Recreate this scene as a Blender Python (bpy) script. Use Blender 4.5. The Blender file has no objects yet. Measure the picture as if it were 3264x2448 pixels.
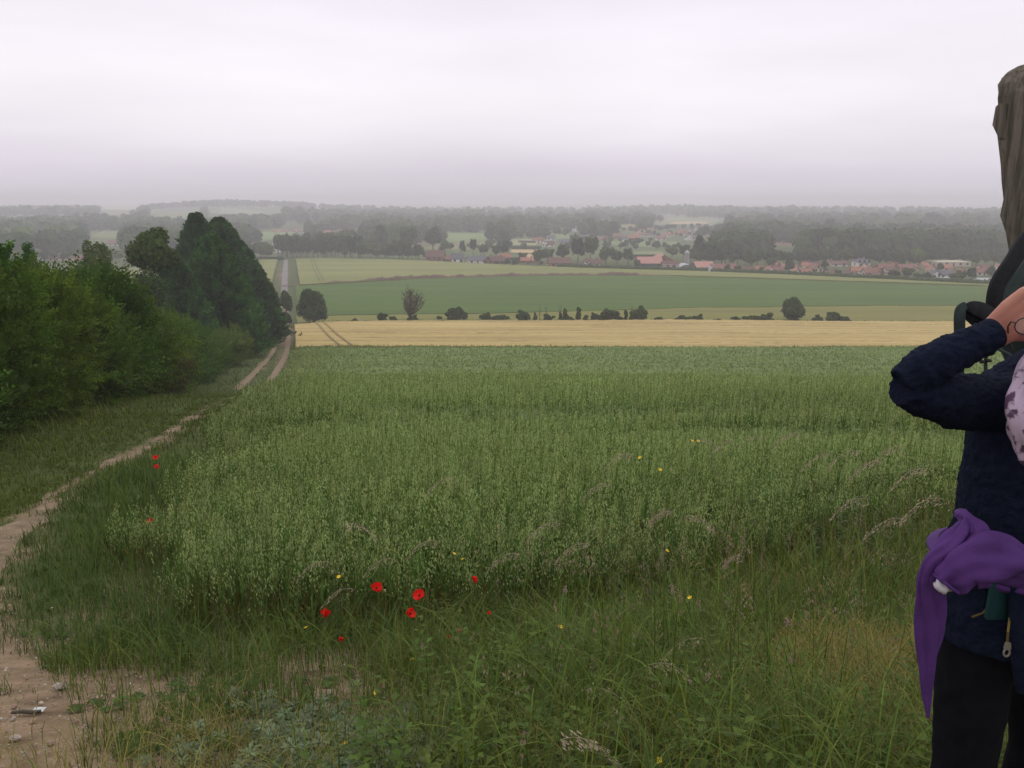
import bpy, bmesh, math, random
import numpy as np
from mathutils import Vector, Matrix
R = math.radians
sc = bpy.context.scene
C = sc.collection

# ------------------------------------------------------------------ camera, sky, sun, exposure
CAMZ = 1.7
PITCH = R(12.2)
FPX = 852.1
cd = bpy.data.cameras.new('camera')
cd.sensor_width = 36.0
cd.lens = FPX / 1024 * 36
cd.clip_start = 0.05
cd.clip_end = 30000
cam = bpy.data.objects.new('camera', cd)
C.objects.link(cam)
cam.location = (0, 0, CAMZ)
cam.rotation_euler = (R(90) - PITCH, 0, 0)
sc.camera = cam

w = bpy.data.worlds.new("World")
sc.world = w
w.use_nodes = True
nt = w.node_tree
nt.nodes.clear()
N, L = nt.nodes.new, nt.links.new
out = N('ShaderNodeOutputWorld')
bg = N('ShaderNodeBackground')
sky = N('ShaderNodeTexSky')
sky.sky_type = 'NISHITA'
sky.sun_disc = False
sky.sun_elevation = R(52)
sky.sun_rotation = R(-30)
sky.dust_density = 4
tc = N('ShaderNodeTexCoord')
sep = N('ShaderNodeSeparateXYZ')
L(tc.outputs['Generated'], sep.inputs[0])
ramp = N('ShaderNodeValToRGB')
mr = N('ShaderNodeMath'); mr.operation = 'MULTIPLY_ADD'
mr.inputs[1].default_value = 1.0; mr.inputs[2].default_value = 0.0
L(sep.outputs['Z'], mr.inputs[0])
# soft cloud bands: noise squeezed in height nudges the elevation of the ramp
mp = N('ShaderNodeMapping'); mp.inputs['Scale'].default_value = (1.3, 1.3, 9.0)
L(tc.outputs['Generated'], mp.inputs[0])
nz = N('ShaderNodeTexNoise'); nz.inputs['Scale'].default_value = 1.6
nz.inputs['Detail'].default_value = 3.0; nz.inputs['Roughness'].default_value = 0.45
L(mp.outputs[0], nz.inputs['Vector'])
sub = N('ShaderNodeMath'); sub.operation = 'MULTIPLY_ADD'
sub.inputs[1].default_value = 0.085; sub.inputs[2].default_value = -0.042
L(nz.outputs['Fac'], sub.inputs[0])
add = N('ShaderNodeMath'); add.operation = 'ADD'
L(mr.outputs[0], add.inputs[0]); L(sub.outputs[0], add.inputs[1])
L(add.outputs[0], ramp.inputs[0])
cr = ramp.color_ramp
cr.interpolation = 'B_SPLINE'
stops = [(0.0, (0.71, 0.66, 0.755)), (0.03, (0.72, 0.665, 0.765)), (0.065, (0.85, 0.80, 0.885)),
         (0.115, (1.0, 0.955, 1.01)), (0.17, (0.92, 0.87, 0.945)), (0.24, (0.86, 0.815, 0.89)), (0.5, (1.05, 1.02, 1.06)), (1.0, (1.3, 1.26, 1.27))]
while len(cr.elements) < len(stops):
    cr.elements.new(0.5)
for e, (p, c) in zip(cr.elements, stops):
    e.position = p; e.color = (*c, 1)
mp2 = N('ShaderNodeMapping'); mp2.inputs['Scale'].default_value = (1.0, 1.0, 5.0); mp2.inputs['Location'].default_value = (3.1, 0.4, 1.7)
L(tc.outputs['Generated'], mp2.inputs[0])
nz2 = N('ShaderNodeTexNoise'); nz2.inputs['Scale'].default_value = 2.2; nz2.inputs['Detail'].default_value = 4.0; nz2.inputs['Roughness'].default_value = 0.5
L(mp2.outputs[0], nz2.inputs['Vector'])
cm = N('ShaderNodeMapRange'); cm.inputs[1].default_value = 0.3; cm.inputs[2].default_value = 0.7; cm.inputs[3].default_value = 0.98; cm.inputs[4].default_value = 1.12
L(nz2.outputs['Fac'], cm.inputs[0])
cv = N('ShaderNodeVectorMath'); cv.operation = 'SCALE'; L(ramp.outputs[0], cv.inputs[0]); L(cm.outputs[0], cv.inputs['Scale'])
skm = N('ShaderNodeMixRGB'); skm.blend_type = 'MIX'; skm.inputs[0].default_value = 0.93
sks = N('ShaderNodeVectorMath'); sks.operation = 'SCALE'; sks.inputs['Scale'].default_value = 0.10
L(sky.outputs[0], sks.inputs[0])
L(sks.outputs[0], skm.inputs[1]); L(cv.outputs[0], skm.inputs[2])
L(skm.outputs[0], bg.inputs[0])
bg.inputs[1].default_value = 1.0
L(bg.outputs[0], out.inputs[0])

sd = bpy.data.lights.new('sun', 'SUN')
sd.energy = 0.7
sd.angle = R(40)
sd.color = (1.0, 0.96, 0.9)
sun = bpy.data.objects.new('sun', sd)
C.objects.link(sun)
sun.rotation_euler = (R(38), 0, R(-30 + 180))

sc.view_settings.view_transform = 'Standard'
sc.view_settings.look = 'None'
sc.view_settings.exposure = 0.0
sc.view_settings.gamma = 1.0
sc.view_settings.use_curve_mapping = False
cy = sc.cycles
cy.use_adaptive_sampling = False
cy.adaptive_threshold = 0.008
cy.use_denoising = True
cy.max_bounces = 6
cy.diffuse_bounces = 3
cy.glossy_bounces = 2
cy.transmission_bounces = 4
cy.volume_bounces = 2
cy.transparent_max_bounces = 6
cy.caustics_reflective = False
cy.caustics_refractive = False

# ------------------------------------------------------------------ helpers
def tag(o, label=None, cat=None, group=None, kind=None):
    if label: o['label'] = label
    if cat: o['category'] = cat
    if group: o['group'] = group
    if kind: o['kind'] = kind
    return o

def empty(name, loc=(0, 0, 0), rz=0.0, parent=None):
    o = bpy.data.objects.new(name, None)
    o.empty_display_size = 0.2
    o.location = loc; o.rotation_euler = (0, 0, rz)
    C.objects.link(o)
    if parent: o.parent = parent
    return o

def copy_tree(o, parent=None):
    c = o.copy(); C.objects.link(c)
    if parent is not None:
        c.parent = parent
        c.matrix_parent_inverse = Matrix()
    for ch in [x for x in o.children]:
        copy_tree(ch, c)
    return c

MATS = {}
def mat(name, col, rough=0.8, col2=None, nscale=3.0, bump=0.0, tint=False, trans=0.0, spec=0.3, metal=0.0, stretch=(1, 1, 1), detail=5.0, lo=0.35, hi=0.65, bscale=None, rnd=0.0, bdist=0.02, sheen=0.0):
    m = bpy.data.materials.new(name); m.use_nodes = True
    t = m.node_tree; t.nodes.clear()
    n, l = t.nodes.new, t.links.new
    o = n('ShaderNodeOutputMaterial')
    p = n('ShaderNodeBsdfPrincipled')
    p.inputs['Roughness'].default_value = rough
    p.inputs['Metallic'].default_value = metal
    p.inputs['Specular IOR Level'].default_value = spec
    if sheen: p.inputs['Sheen Weight'].default_value = sheen
    tcn = n('ShaderNodeTexCoord'); mpn = n('ShaderNodeMapping'); mpn.inputs['Scale'].default_value = stretch
    l(tcn.outputs['Object'], mpn.inputs[0])
    cur = None
    rgb = n('ShaderNodeRGB'); rgb.outputs[0].default_value = (*col, 1); cur = rgb.outputs[0]
    if col2 is not None:
        z = n('ShaderNodeTexNoise'); z.inputs['Scale'].default_value = nscale; z.inputs['Detail'].default_value = detail
        z.inputs['Roughness'].default_value = 0.6
        l(mpn.outputs[0], z.inputs['Vector'])
        mrg = n('ShaderNodeMapRange'); mrg.inputs[1].default_value = lo; mrg.inputs[2].default_value = hi
        l(z.outputs['Fac'], mrg.inputs[0])
        mx = n('ShaderNodeMixRGB'); l(mrg.outputs[0], mx.inputs[0]); l(cur, mx.inputs[1]); mx.inputs[2].default_value = (*col2, 1)
        cur = mx.outputs[0]
    if tint:
        at = n('ShaderNodeAttribute'); at.attribute_name = 'tint'
        mu = n('ShaderNodeMixRGB'); mu.blend_type = 'MULTIPLY'; mu.inputs[0].default_value = 1
        l(cur, mu.inputs[1]); l(at.outputs['Color'], mu.inputs[2]); cur = mu.outputs[0]
    if rnd:
        oi = n('ShaderNodeObjectInfo'); mg = n('ShaderNodeMapRange'); mg.inputs[3].default_value = 1 - rnd; mg.inputs[4].default_value = 1 + rnd
        l(oi.outputs['Random'], mg.inputs[0])
        vm = n('ShaderNodeVectorMath'); vm.operation = 'SCALE'; l(cur, vm.inputs[0]); l(mg.outputs[0], vm.inputs['Scale']); cur = vm.outputs[0]
    l(cur, p.inputs['Base Color'])
    if bump:
        z2 = n('ShaderNodeTexNoise'); z2.inputs['Scale'].default_value = bscale or nscale * 4; z2.inputs['Detail'].default_value = 6
        l(mpn.outputs[0], z2.inputs['Vector'])
        b = n('ShaderNodeBump'); b.inputs['Strength'].default_value = bump; b.inputs['Distance'].default_value = bdist
        l(z2.outputs['Fac'], b.inputs['Height']); l(b.outputs[0], p.inputs['Normal'])
    if trans:
        tr = n('ShaderNodeBsdfTranslucent'); l(cur, tr.inputs[0])
        ms = n('ShaderNodeMixShader'); ms.inputs[0].default_value = trans
        l(p.outputs[0], ms.inputs[1]); l(tr.outputs[0], ms.inputs[2]); l(ms.outputs[0], o.inputs[0])
    else:
        l(p.outputs[0], o.inputs[0])
    MATS[name] = m
    return m

class MB:
    """collects vertices and faces (any mix of tris and quads), builds ONE mesh object"""
    def __init__(s): s.V = []; s.F = []; s.T = []; s.n = 0
    def add(s, V, F, tint=(1, 1, 1), mi=0):
        V = np.asarray(V, dtype=np.float32).reshape(-1, 3); F = np.asarray(F, dtype=np.int32)
        if len(V) == 0 or len(F) == 0: return s
        T = np.asarray(tint, dtype=np.float32)
        if T.ndim == 1: T = np.tile(T, (len(V), 1))
        s.V.append(V); s.F.append((F + s.n, mi)); s.T.append(T); s.n += len(V)
        return s
    def box(s, c, d, rz=0.0, mi=0, tint=(1, 1, 1), taper=(1, 1)):
        x, y, z = d[0] / 2, d[1] / 2, d[2] / 2
        v = np.array([[-x, -y, -z], [x, -y, -z], [x, y, -z], [-x, y, -z], [-x * taper[0], -y * taper[1], z], [x * taper[0], -y * taper[1], z], [x * taper[0], y * taper[1], z], [-x * taper[0], y * taper[1], z]])
        if rz:
            cc, ss = math.cos(rz), math.sin(rz); v = v @ np.array([[cc, ss, 0], [-ss, cc, 0], [0, 0, 1]])
        return s.add(v + np.array(c), [[0, 3, 2, 1], [4, 5, 6, 7], [0, 1, 5, 4], [1, 2, 6, 5], [2, 3, 7, 6], [3, 0, 4, 7]], tint, mi)
    def tube(s, P, rad, k=6, tint=(1, 1, 1), mi=0, flat=1.0, updir=None):
        P = np.asarray(P, float); n = len(P)
        rad = np.broadcast_to(np.asarray(rad, float), (n,))
        T = np.gradient(P, axis=0); T /= np.linalg.norm(T, axis=1)[:, None] + 1e-9
        u = np.array(updir if updir is not None else ([0, 0, 1.0] if abs(T[0, 2]) < 0.9 else [1.0, 0, 0]))
        V = []
        a = np.linspace(0, 2 * np.pi, k, endpoint=False)
        for i in range(n):
            u = u - T[i] * np.dot(u, T[i]); u = u / (np.linalg.norm(u) + 1e-9)
            v = np.cross(T[i], u)
            V.append(P[i] + rad[i] * (np.cos(a)[:, None] * u * flat + np.sin(a)[:, None] * v))
        V = np.concatenate(V)
        F = [[i * k + j, i * k + (j + 1) % k, (i + 1) * k + (j + 1) % k, (i + 1) * k + j] for i in range(n - 1) for j in range(k)]
        s.add(V, F, tint, mi)
        s.add(np.concatenate([V[:k], P[:1]]), [[(j + 1) % k, j, k] for j in range(k)], tint, mi)
        s.add(np.concatenate([V[-k:], P[-1:]]), [[j, (j + 1) % k, k] for j in range(k)], tint, mi)
        return s
    def build(s, name, mats, parent=None, loc=None, smooth=False, sub=0):
        me = bpy.data.meshes.new(name)
        V = np.concatenate(s.V); T = np.concatenate(s.T)
        me.vertices.add(len(V)); me.vertices.foreach_set('co', V.ravel())
        loops, starts, mis, pos = [], [], [], 0
        for F, mi in s.F:
            k = F.shape[1]; loops.append(F.ravel())
            starts.append(np.arange(len(F), dtype=np.int32) * k + pos); pos += F.size
            mis.append(np.full(len(F), mi, np.int32))
        loops = np.concatenate(loops); starts = np.concatenate(starts); mis = np.concatenate(mis)
        me.loops.add(len(loops)); me.loops.foreach_set('vertex_index', loops)
        me.polygons.add(len(starts)); me.polygons.foreach_set('loop_start', starts)
        me.polygons.foreach_set('material_index', mis)
        me.polygons.foreach_set('use_smooth', np.full(len(starts), smooth, bool))
        me.update(calc_edges=True)
        a = me.attributes.new('tint', 'FLOAT_COLOR', 'POINT')
        a.data.foreach_set('color', np.concatenate([T, np.ones((len(T), 1), np.float32)], 1).ravel())
        for m in (mats if isinstance(mats, (list, tuple)) else [mats]): me.materials.append(m)
        o = bpy.data.objects.new(name, me); C.objects.link(o)
        if parent is not None: o.parent = parent
        if loc is not None: o.location = loc
        if sub:
            md = o.modifiers.new('subdivision', 'SUBSURF'); md.levels = sub; md.render_levels = sub
        return o

def scatter(mb, tV, tF, P, rz, s, tint, mi=0, tiltd=None, tT=None):
    """repeats a template at points P, turned rz about z, scaled s, optionally sheared along tiltd"""
    N_ = len(P); n = len(tV)
    if N_ == 0: return
    c, si = np.cos(rz), np.sin(rz)
    s = np.broadcast_to(np.asarray(s, float), (N_,)) if np.ndim(s) < 2 else s
    sx = s if np.ndim(s) == 1 else s[:, 0]; sz = s if np.ndim(s) == 1 else s[:, 1]
    X = tV[None, :, 0] * sx[:, None]; Y = tV[None, :, 1] * sx[:, None]; Z = tV[None, :, 2] * sz[:, None]
    V = np.stack([X * c[:, None] - Y * si[:, None], X * si[:, None] + Y * c[:, None], Z], -1)
    if tiltd is not None:
        V[..., 0] += Z * tiltd[:, None, 0]; V[..., 1] += Z * tiltd[:, None, 1]
    V += P[:, None, :]
    F = (tF[None] + (np.arange(N_) * n)[:, None, None]).reshape(-1, tF.shape[1])
    T = np.repeat(np.asarray(tint, np.float32), n, axis=0) if np.ndim(tint) == 2 else np.tile(np.asarray(tint, np.float32), (N_ * n, 1))
    if tT is not None: T = T * np.tile(tT, (N_, 1))
    mb.add(V.reshape(-1, 3), F, T, mi)

def blades(mb, P, h, wd, az, bend, tint, seg=4, mi=0, rng=None, lean=None, tipw=0.08, droop=0.0):
    """grass blades / leaves: P base points, h length, bend 0..1 arc over, az the way they lean"""
    n = len(P)
    if n == 0: return
    t = np.linspace(0, 1, seg + 1)[None, :]
    h = np.broadcast_to(h, (n,))[:, None]; wd = np.broadcast_to(wd, (n,))[:, None]; bend = np.broadcast_to(bend, (n,))[:, None]
    th = bend * t * (1 + droop * t)             # angle from vertical along the blade
    dt = 1.0 / seg
    ix = np.concatenate([np.zeros((n, 1)), np.cumsum(np.sin((th[:, 1:] + th[:, :-1]) / 2), 1)], 1) * dt * h
    iz = np.concatenate([np.zeros((n, 1)), np.cumsum(np.cos((th[:, 1:] + th[:, :-1]) / 2), 1)], 1) * dt * h
    ca, sa = np.cos(az)[:, None], np.sin(az)[:, None]
    cx = P[:, 0:1] + ix * ca; cy_ = P[:, 1:2] + ix * sa; cz = P[:, 2:3] + iz
    wv = wd * 0.5 * (np.minimum(1, t * 3 + 0.55) * (1 - t ** 2.2) + tipw)
    px, py = -sa, ca
    V = np.empty((n, seg + 1, 2, 3))
    V[..., 0, 0] = cx + px * wv; V[..., 0, 1] = cy_ + py * wv; V[..., 0, 2] = cz
    V[..., 1, 0] = cx - px * wv; V[..., 1, 1] = cy_ - py * wv; V[..., 1, 2] = cz
    b = np.arange(seg) * 2
    f = np.stack([b, b + 1, b + 3, b + 2], 1)
    F = (f[None] + (np.arange(n) * (seg + 1) * 2)[:, None, None]).reshape(-1, 4)
    T = np.repeat(np.broadcast_to(np.asarray(tint, np.float32), (n, 3)), (seg + 1) * 2, axis=0)
    mb.add(V.reshape(-1, 3), F, T, mi)
    return np.stack([cx[:, -1], cy_[:, -1], cz[:, -1]], 1)

def rand_tint(rng, n, base=(1, 1, 1), v=0.25, hue=0.12):
    b = np.asarray(base)[None, :] * (1 + rng.uniform(-v, v, (n, 1)))
    return np.clip(b * (1 + rng.uniform(-hue, hue, (n, 3))), 0, 4)

def value_noise(x, y, seed=0):
    x = np.asarray(x, float); y = np.asarray(y, float)
    xi = np.floor(x).astype(np.int64); yi = np.floor(y).astype(np.int64)
    fx = x - xi; fy = y - yi; fx = fx * fx * (3 - 2 * fx); fy = fy * fy * (3 - 2 * fy)
    def hsh(a, b):
        k = (a * 374761393 + b * 668265263 + seed * 974711) & 0x7fffffff
        k = ((k ^ (k >> 13)) * 1274126177) & 0x7fffffff
        return ((k ^ (k >> 16)) & 0xffff) / 65535.0
    return (hsh(xi, yi) * (1 - fx) + hsh(xi + 1, yi) * fx) * (1 - fy) + (hsh(xi, yi + 1) * (1 - fx) + hsh(xi + 1, yi + 1) * fx) * fy

def fbm(x, y, seed=0, o=3):
    r = 0; a = 0.5; s = 0
    for i in range(o):
        r = r + a * value_noise(x * 2 ** i, y * 2 ** i, seed + i); s += a; a *= 0.5
    return r / s

# ------------------------------------------------------------------ the lie of the land (drop below the lens by distance)
HY = np.array([-80, -20, -3, 0, 2, 3, 4, 5, 7, 12, 20, 30, 45, 60, 80, 115, 160, 200, 240, 300, 370, 450, 520, 620, 720, 900, 20000.])
HH = np.array([-3, 1.0, 1.66, 1.7, 1.8, 2.08, 2.42, 2.78, 3.27, 4.15, 5.4, 7.1, 10.35, 13.1, 16.0, 20.5, 25.0, 28.5, 29.9, 31.6, 33.0, 34.3, 35.1, 36.8, 37.5, 37.5, 37.5])
def _pchip(xs, ys):
    h = np.diff(xs); d = np.diff(ys) / h
    m = np.zeros(len(xs)); m[0] = d[0]; m[-1] = d[-1]
    for i in range(1, len(xs) - 1):
        if d[i - 1] * d[i] > 0:
            w1 = 2 * h[i] + h[i - 1]; w2 = h[i] + 2 * h[i - 1]
            m[i] = (w1 + w2) / (w1 / d[i - 1] + w2 / d[i])
    def f(x):
        x = np.clip(np.asarray(x, float), xs[0], xs[-1])
        i = np.clip(np.searchsorted(xs, x) - 1, 0, len(xs) - 2)
        t = (x - xs[i]) / h[i]
        return (ys[i] * (1 + 2 * t) * (1 - t) ** 2 + m[i] * h[i] * t * (1 - t) ** 2 + ys[i + 1] * t * t * (3 - 2 * t) + m[i + 1] * h[i] * t * t * (t - 1))
    return f
_H = _pchip(HY, HH)
HILLS = [(-700, 2250, 260, 330, 22), (-1150, 2500, 500, 400, 5), (-560, 1480, 230, 170, 14), (-1000, 1700, 260, 260, 7), (450, 2150, 260, 300, 6),
         (900, 2400, 500, 350, 5), (-1900, 2700, 900, 500, 5)]
def T(x, y):
    x = np.asarray(x, float); y = np.asarray(y, float)
    z = CAMZ - _H(y)
    near = np.clip(1 - np.abs(y) / 40.0, 0, 1)
    z = z + (fbm(x * 0.9, y * 0.9, 3) - 0.5) * 0.07 * near
    z = z + (fbm(x * 0.02, y * 0.02, 9) - 0.5) * 0.5 * np.clip((y - 20) / 60, 0, 1) * np.clip((500 - y) / 300, 0.3, 1)
    for hx, hy, sx, sy, a in HILLS:
        z = z + a * np.exp(-((x - hx) / sx) ** 2 - ((y - hy) / sy) ** 2)
    far = np.clip((y - 2600) / 2500, 0, 1)
    z = z + far * (0 + 5 * fbm(x / 900.0, y / 900.0, 21))
    return z
CP, SP = math.cos(PITCH), math.sin(PITCH)
def ray(px, py):
    a = (px - 512) / FPX; b = (384 - py) / FPX
    fy = CP + b * SP
    return a / fy, (-SP + b * CP) / fy       # X per metre of Y, Z per metre of Y
_YS = np.concatenate([np.linspace(1.0, 60, 1200), np.geomspace(60.1, 9000, 5000)])
def at(px, py, h=0.0):
    """the point of the land (plus h) seen at a pixel of the photograph"""
    kx, kz = ray(px, py)
    g = T(kx * _YS, _YS) + h - (CAMZ + kz * _YS)
    i = np.argmax(g > 0)
    if i == 0: i = 1
    y0, y1 = _YS[i - 1], _YS[i]
    t = g[i - 1] / (g[i - 1] - g[i]) if g[i] != g[i - 1] else 0
    Y = y0 + t * (y1 - y0)
    return kx * Y, Y
def Tz(x, y): return float(T(x, y))

# ------------------------------------------------------------------ materials
mat('soil', (0.155, 0.108, 0.066), 0.95, (0.27, 0.195, 0.130), 4, bump=1.0, bscale=30, bdist=0.03, detail=10)
mat('stone', (0.42, 0.36, 0.32), 0.9, (0.28, 0.22, 0.18), 30, bump=0.6)
mat('tarmac', (0.15, 0.135, 0.14), 0.9, (0.21, 0.185, 0.19), 1.0)
mat('oat_canopy', (0.125, 0.175, 0.048), 0.9, (0.18, 0.235, 0.074), 0.5, bump=1.0, bscale=9, bdist=0.25, detail=8)
mat('wheat', (0.36, 0.26, 0.095), 0.95, (0.47, 0.355, 0.15), 0.12, bump=1.0, bscale=2.4, bdist=0.3, stretch=(0.25, 1.6, 1), tint=True)
mat('olive', (0.135, 0.135, 0.025), 0.95, (0.175, 0.165, 0.035), 0.08, bump=0.8, bscale=2, bdist=0.2, stretch=(0.3, 1.5, 1), tint=True)
mat('beet', (0.046, 0.090, 0.004), 0.95, (0.062, 0.112, 0.007), 0.06, bump=1.0, bscale=1.2, bdist=0.25, stretch=(0.18, 1.3, 1), tint=True)
mat('pale_wheat', (0.15, 0.165, 0.045), 0.95, (0.20, 0.20, 0.060), 0.035, bump=0.7, bscale=1.0, bdist=0.2, stretch=(0.25, 1.2, 1), tint=True)
mat('oat', (0.305, 0.375, 0.135), 0.75, tint=True, trans=0.3)
mat('grass', (0.090, 0.120, 0.022), 0.7, tint=True, trans=0.3)
mat('leaf', (0.045, 0.072, 0.016), 0.7, tint=True, trans=0.2, spec=0.2)
mat('far_leaf', (0.052, 0.078, 0.026), 0.9, tint=True, rnd=0.25, spec=0.1)
mat('bark', (0.10, 0.085, 0.065), 0.95, (0.05, 0.042, 0.035), 8, bump=0.6)
# ------------------------------------------------------------------ ground
_ty = np.array([-30, 0, 2, 5, 7.5, 11.5, 18, 22, 35, 60, 90, 118, 175, 265, 505, 700.])
_tx = np.array([-4, -1.9, -2.3, -3.55, -4.95, -6.4, -7.7, -8.6, -11.7, -18.6, -25.8, -32.6, -47.2, -71, -133, -183.])
TR = _pchip(_ty, -_tx)
def trackx(y): return -TR(y)

def ground_material():
    m = bpy.data.materials.new('ground'); m.use_nodes = True
    t = m.node_tree; t.nodes.clear(); n, l = t.nodes.new, t.links.new
    o = n('ShaderNodeOutputMaterial'); p = n('ShaderNodeBsdfPrincipled'); p.inputs['Roughness'].default_value = 0.95
    p.inputs['Specular IOR Level'].default_value = 0.15
    tcn = n('ShaderNodeTexCoord'); at_ = n('ShaderNodeAttribute'); at_.attribute_name = 'tint'   # r: soil, g: valley meadow
    sepc = n('ShaderNodeSeparateColor'); l(at_.outputs['Color'], sepc.inputs[0])
    def noise(scale, d=5):
        z = n('ShaderNodeTexNoise'); z.inputs['Scale'].default_value = scale; z.inputs['Detail'].default_value = d; l(tcn.outputs['Object'], z.inputs['Vector']); return z
    def mix(f, a, b):
        x = n('ShaderNodeMixRGB')
        for i, s in ((0, f), (1, a), (2, b)):
            if isinstance(s, (tuple, float)): x.inputs[i].default_value = s if isinstance(s, float) else (*s, 1)
            else: l(s, x.inputs[i])
        return x.outputs[0]
    def rng_(s, a, b, c=0.0, d=1.0):
        x = n('ShaderNodeMapRange'); l(s, x.inputs[0])
        for i, v in zip((1, 2, 3, 4), (a, b, c, d)): x.inputs[i].default_value = v
        return x.outputs[0]
    soil = mix(rng_(noise(5).outputs['Fac'], .35, .65), (0.14, 0.096, 0.058), (0.27, 0.19, 0.125))
    vo = n('ShaderNodeTexVoronoi'); vo.inputs['Scale'].default_value = 42; l(tcn.outputs['Object'], vo.inputs['Vector'])
    gate = rng_(noise(7, 2).outputs['Fac'], .46, .56)
    peb = n('ShaderNodeMath'); peb.operation = 'MULTIPLY'; l(rng_(vo.outputs['Distance'], 0.24, 0.12), peb.inputs[0]); l(gate, peb.inputs[1])
    soil = mix(peb.outputs[0], soil, (0.42, 0.36, 0.31))
    turf = mix(rng_(noise(2.2).outputs['Fac'], .3, .7), (0.045, 0.058, 0.016), (0.085, 0.105, 0.03))
    near = mix(sepc.outputs['Red'], turf, soil)
    v2 = n('ShaderNodeTexVoronoi'); v2.inputs['Scale'].default_value = 0.0058; v2.inputs['Randomness'].default_value = 0.9
    wp = n('ShaderNodeVectorMath'); wp.operation = 'MULTIPLY'; wp.inputs[1].default_value = (1.0, 0.55, 1.0)
    l(tcn.outputs['Object'], wp.inputs[0]); l(wp.outputs[0], v2.inputs['Vector'])
    sc2 = n('ShaderNodeSeparateColor'); l(v2.outputs['Color'], sc2.inputs[0])
    rmp = n('ShaderNodeValToRGB'); l(sc2.outputs['Red'], rmp.inputs[0]); rmp.color_ramp.interpolation = 'CONSTANT'
    cs = [(0, (0.065, 0.09, 0.03)), (0.25, (0.10, 0.13, 0.045)), (0.45, (0.14, 0.15, 0.06)), (0.62, (0.08, 0.115, 0.035)), (0.8, (0.20, 0.185, 0.09)), (0.9, (0.08, 0.10, 0.04))]
    while len(rmp.color_ramp.elements) < len(cs): rmp.color_ramp.elements.new(0.5)
    for e, (q, c) in zip(rmp.color_ramp.elements, cs): e.position = q; e.color = (*c, 1)
    far = mix(rng_(noise(0.03).outputs['Fac'], .4, .7, 0, .5), rmp.outputs[0], (0.09, 0.11, 0.04))
    col = mix(sepc.outputs['Green'], near, far)
    l(col, p.inputs['Base Color'])
    b = n('ShaderNodeBump'); b.inputs['Strength'].default_value = 0.8; b.inputs['Distance'].default_value = 0.04
    l(noise(24, 8).outputs['Fac'], b.inputs['Height']); l(b.outputs[0], p.inputs['Normal']); l(p.outputs[0], o.inputs[0])
    return m

Yg = np.concatenate([np.linspace(-60, -5, 12), np.linspace(-4, 14, 150), np.linspace(14.4, 60, 90), np.geomspace(61, 520, 90), np.geomspace(535, 9000, 130)])
ug = np.concatenate([np.linspace(-2.2, -1, 14), np.linspace(-0.98, 0.98, 150), np.linspace(1, 2.2, 14)])
U, YY = np.meshgrid(ug, Yg)
XX = U * (6.5 + 0.75 * np.abs(YY))
ZZ = T(XX, YY)
def trkmask(x, y):
    d = x - trackx(y)
    wob = (fbm(x * 1.3, y * 1.3, 5) - 0.5) * 1.1
    far_ = np.clip((y - 45) / 20, 0, 1)
    rut = np.minimum(np.abs(d - 0.15 + wob * .5), np.abs(d) * 0 + 9) * (1 - far_) + np.minimum(np.abs(d - .85), np.abs(d + .85)) * 1.25 * far_
    m = np.clip((0.38 - rut) / 0.25, 0, 1) * np.clip((fbm(x * 1.1, y * .7, 66) - .30) * 8, .15, 1)
    # bare corner by the camera at the left, and the bare earth under the front of the crop
    c = np.clip((1.15 - np.abs(d + .2) + wob) / .6, 0, 1) * np.clip((6.0 - y) / 2.0, 0, 1)
    c2 = np.clip(1.4 - np.hypot((x + 1.7) / 1.9, (y - 4.3) / 0.9), 0, 1) * (0.4 + wob)
    c3 = ((x + 3.0 + (y - 5) * .30) > 0) & (y > 4.8) & (y < 12)
    c4 = np.clip((-0.35 - x + (fbm(x * 1.5, y * 1.5, 68) - .5) * 2.2) / .3, 0, 1) * np.clip((5.6 - y) / .6, 0, 1) * np.clip((x + 6) / .5, 0, 1)
    return np.clip(np.maximum(np.maximum(m, c), np.maximum(c4, c3 * 0.85)), 0, 1)
red = trkmask(XX, YY)
soilpatch = np.clip((fbm(XX * 1.7, YY * 1.7, 77) - 0.55) * 6, 0, 1) * np.clip((9 - YY) / 3, 0, 1) * np.clip((0.3 - XX) / 1.2, 0, 1)
red = np.maximum(red, soilpatch * 0.9)
grn = np.clip((YY - 500) / 60, 0, 1)
nY, nU = XX.shape
V = np.stack([XX, YY, ZZ], -1).reshape(-1, 3)
ii = (np.arange(nY - 1)[:, None] * nU + np.arange(nU - 1)[None]).ravel()
F = np.stack([ii, ii + 1, ii + nU + 1, ii + nU], 1)
g = MB().add(V, F, np.stack([red, grn, 0 * red], -1).reshape(-1, 3)).build('ground', ground_material(), smooth=True)
tag(g, kind='structure')

def strip(name, ys, xl, xr, h, m, nx=8, kind='structure', ragged=0.0, seed=0, skirt=0.0, lump=0.0):
    ys = np.asarray(ys, float)
    xl = xl(ys) if callable(xl) else xl; xr = xr(ys) if callable(xr) else xr
    if ragged:
        xl = xl + (fbm(ys * 1.1, ys * 0 + 1, seed, 4) - .5) * ragged; xr = xr + (fbm(ys * 1.1, ys * 0 + 7, seed + 5, 4) - .5) * ragged
    t = np.linspace(0, 1, nx)
    X = xl[:, None] * (1 - t) + xr[:, None] * t; Y = np.repeat(ys[:, None], nx, 1)
    Z = T(X, Y) + h
    if lump: Z = Z + lump * fbm(X * 1.5, Y * 1.5, seed + 3) * np.sin(np.pi * t)[None]
    V = np.stack([X, Y, Z], -1).reshape(-1, 3)
    ii = (np.arange(len(ys) - 1)[:, None] * nx + np.arange(nx - 1)[None]).ravel()
    o = MB().add(V, np.stack([ii, ii + 1, ii + nx + 1, ii + nx], 1)).build(name, m, smooth=True)
    return tag(o, kind=kind)

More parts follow.
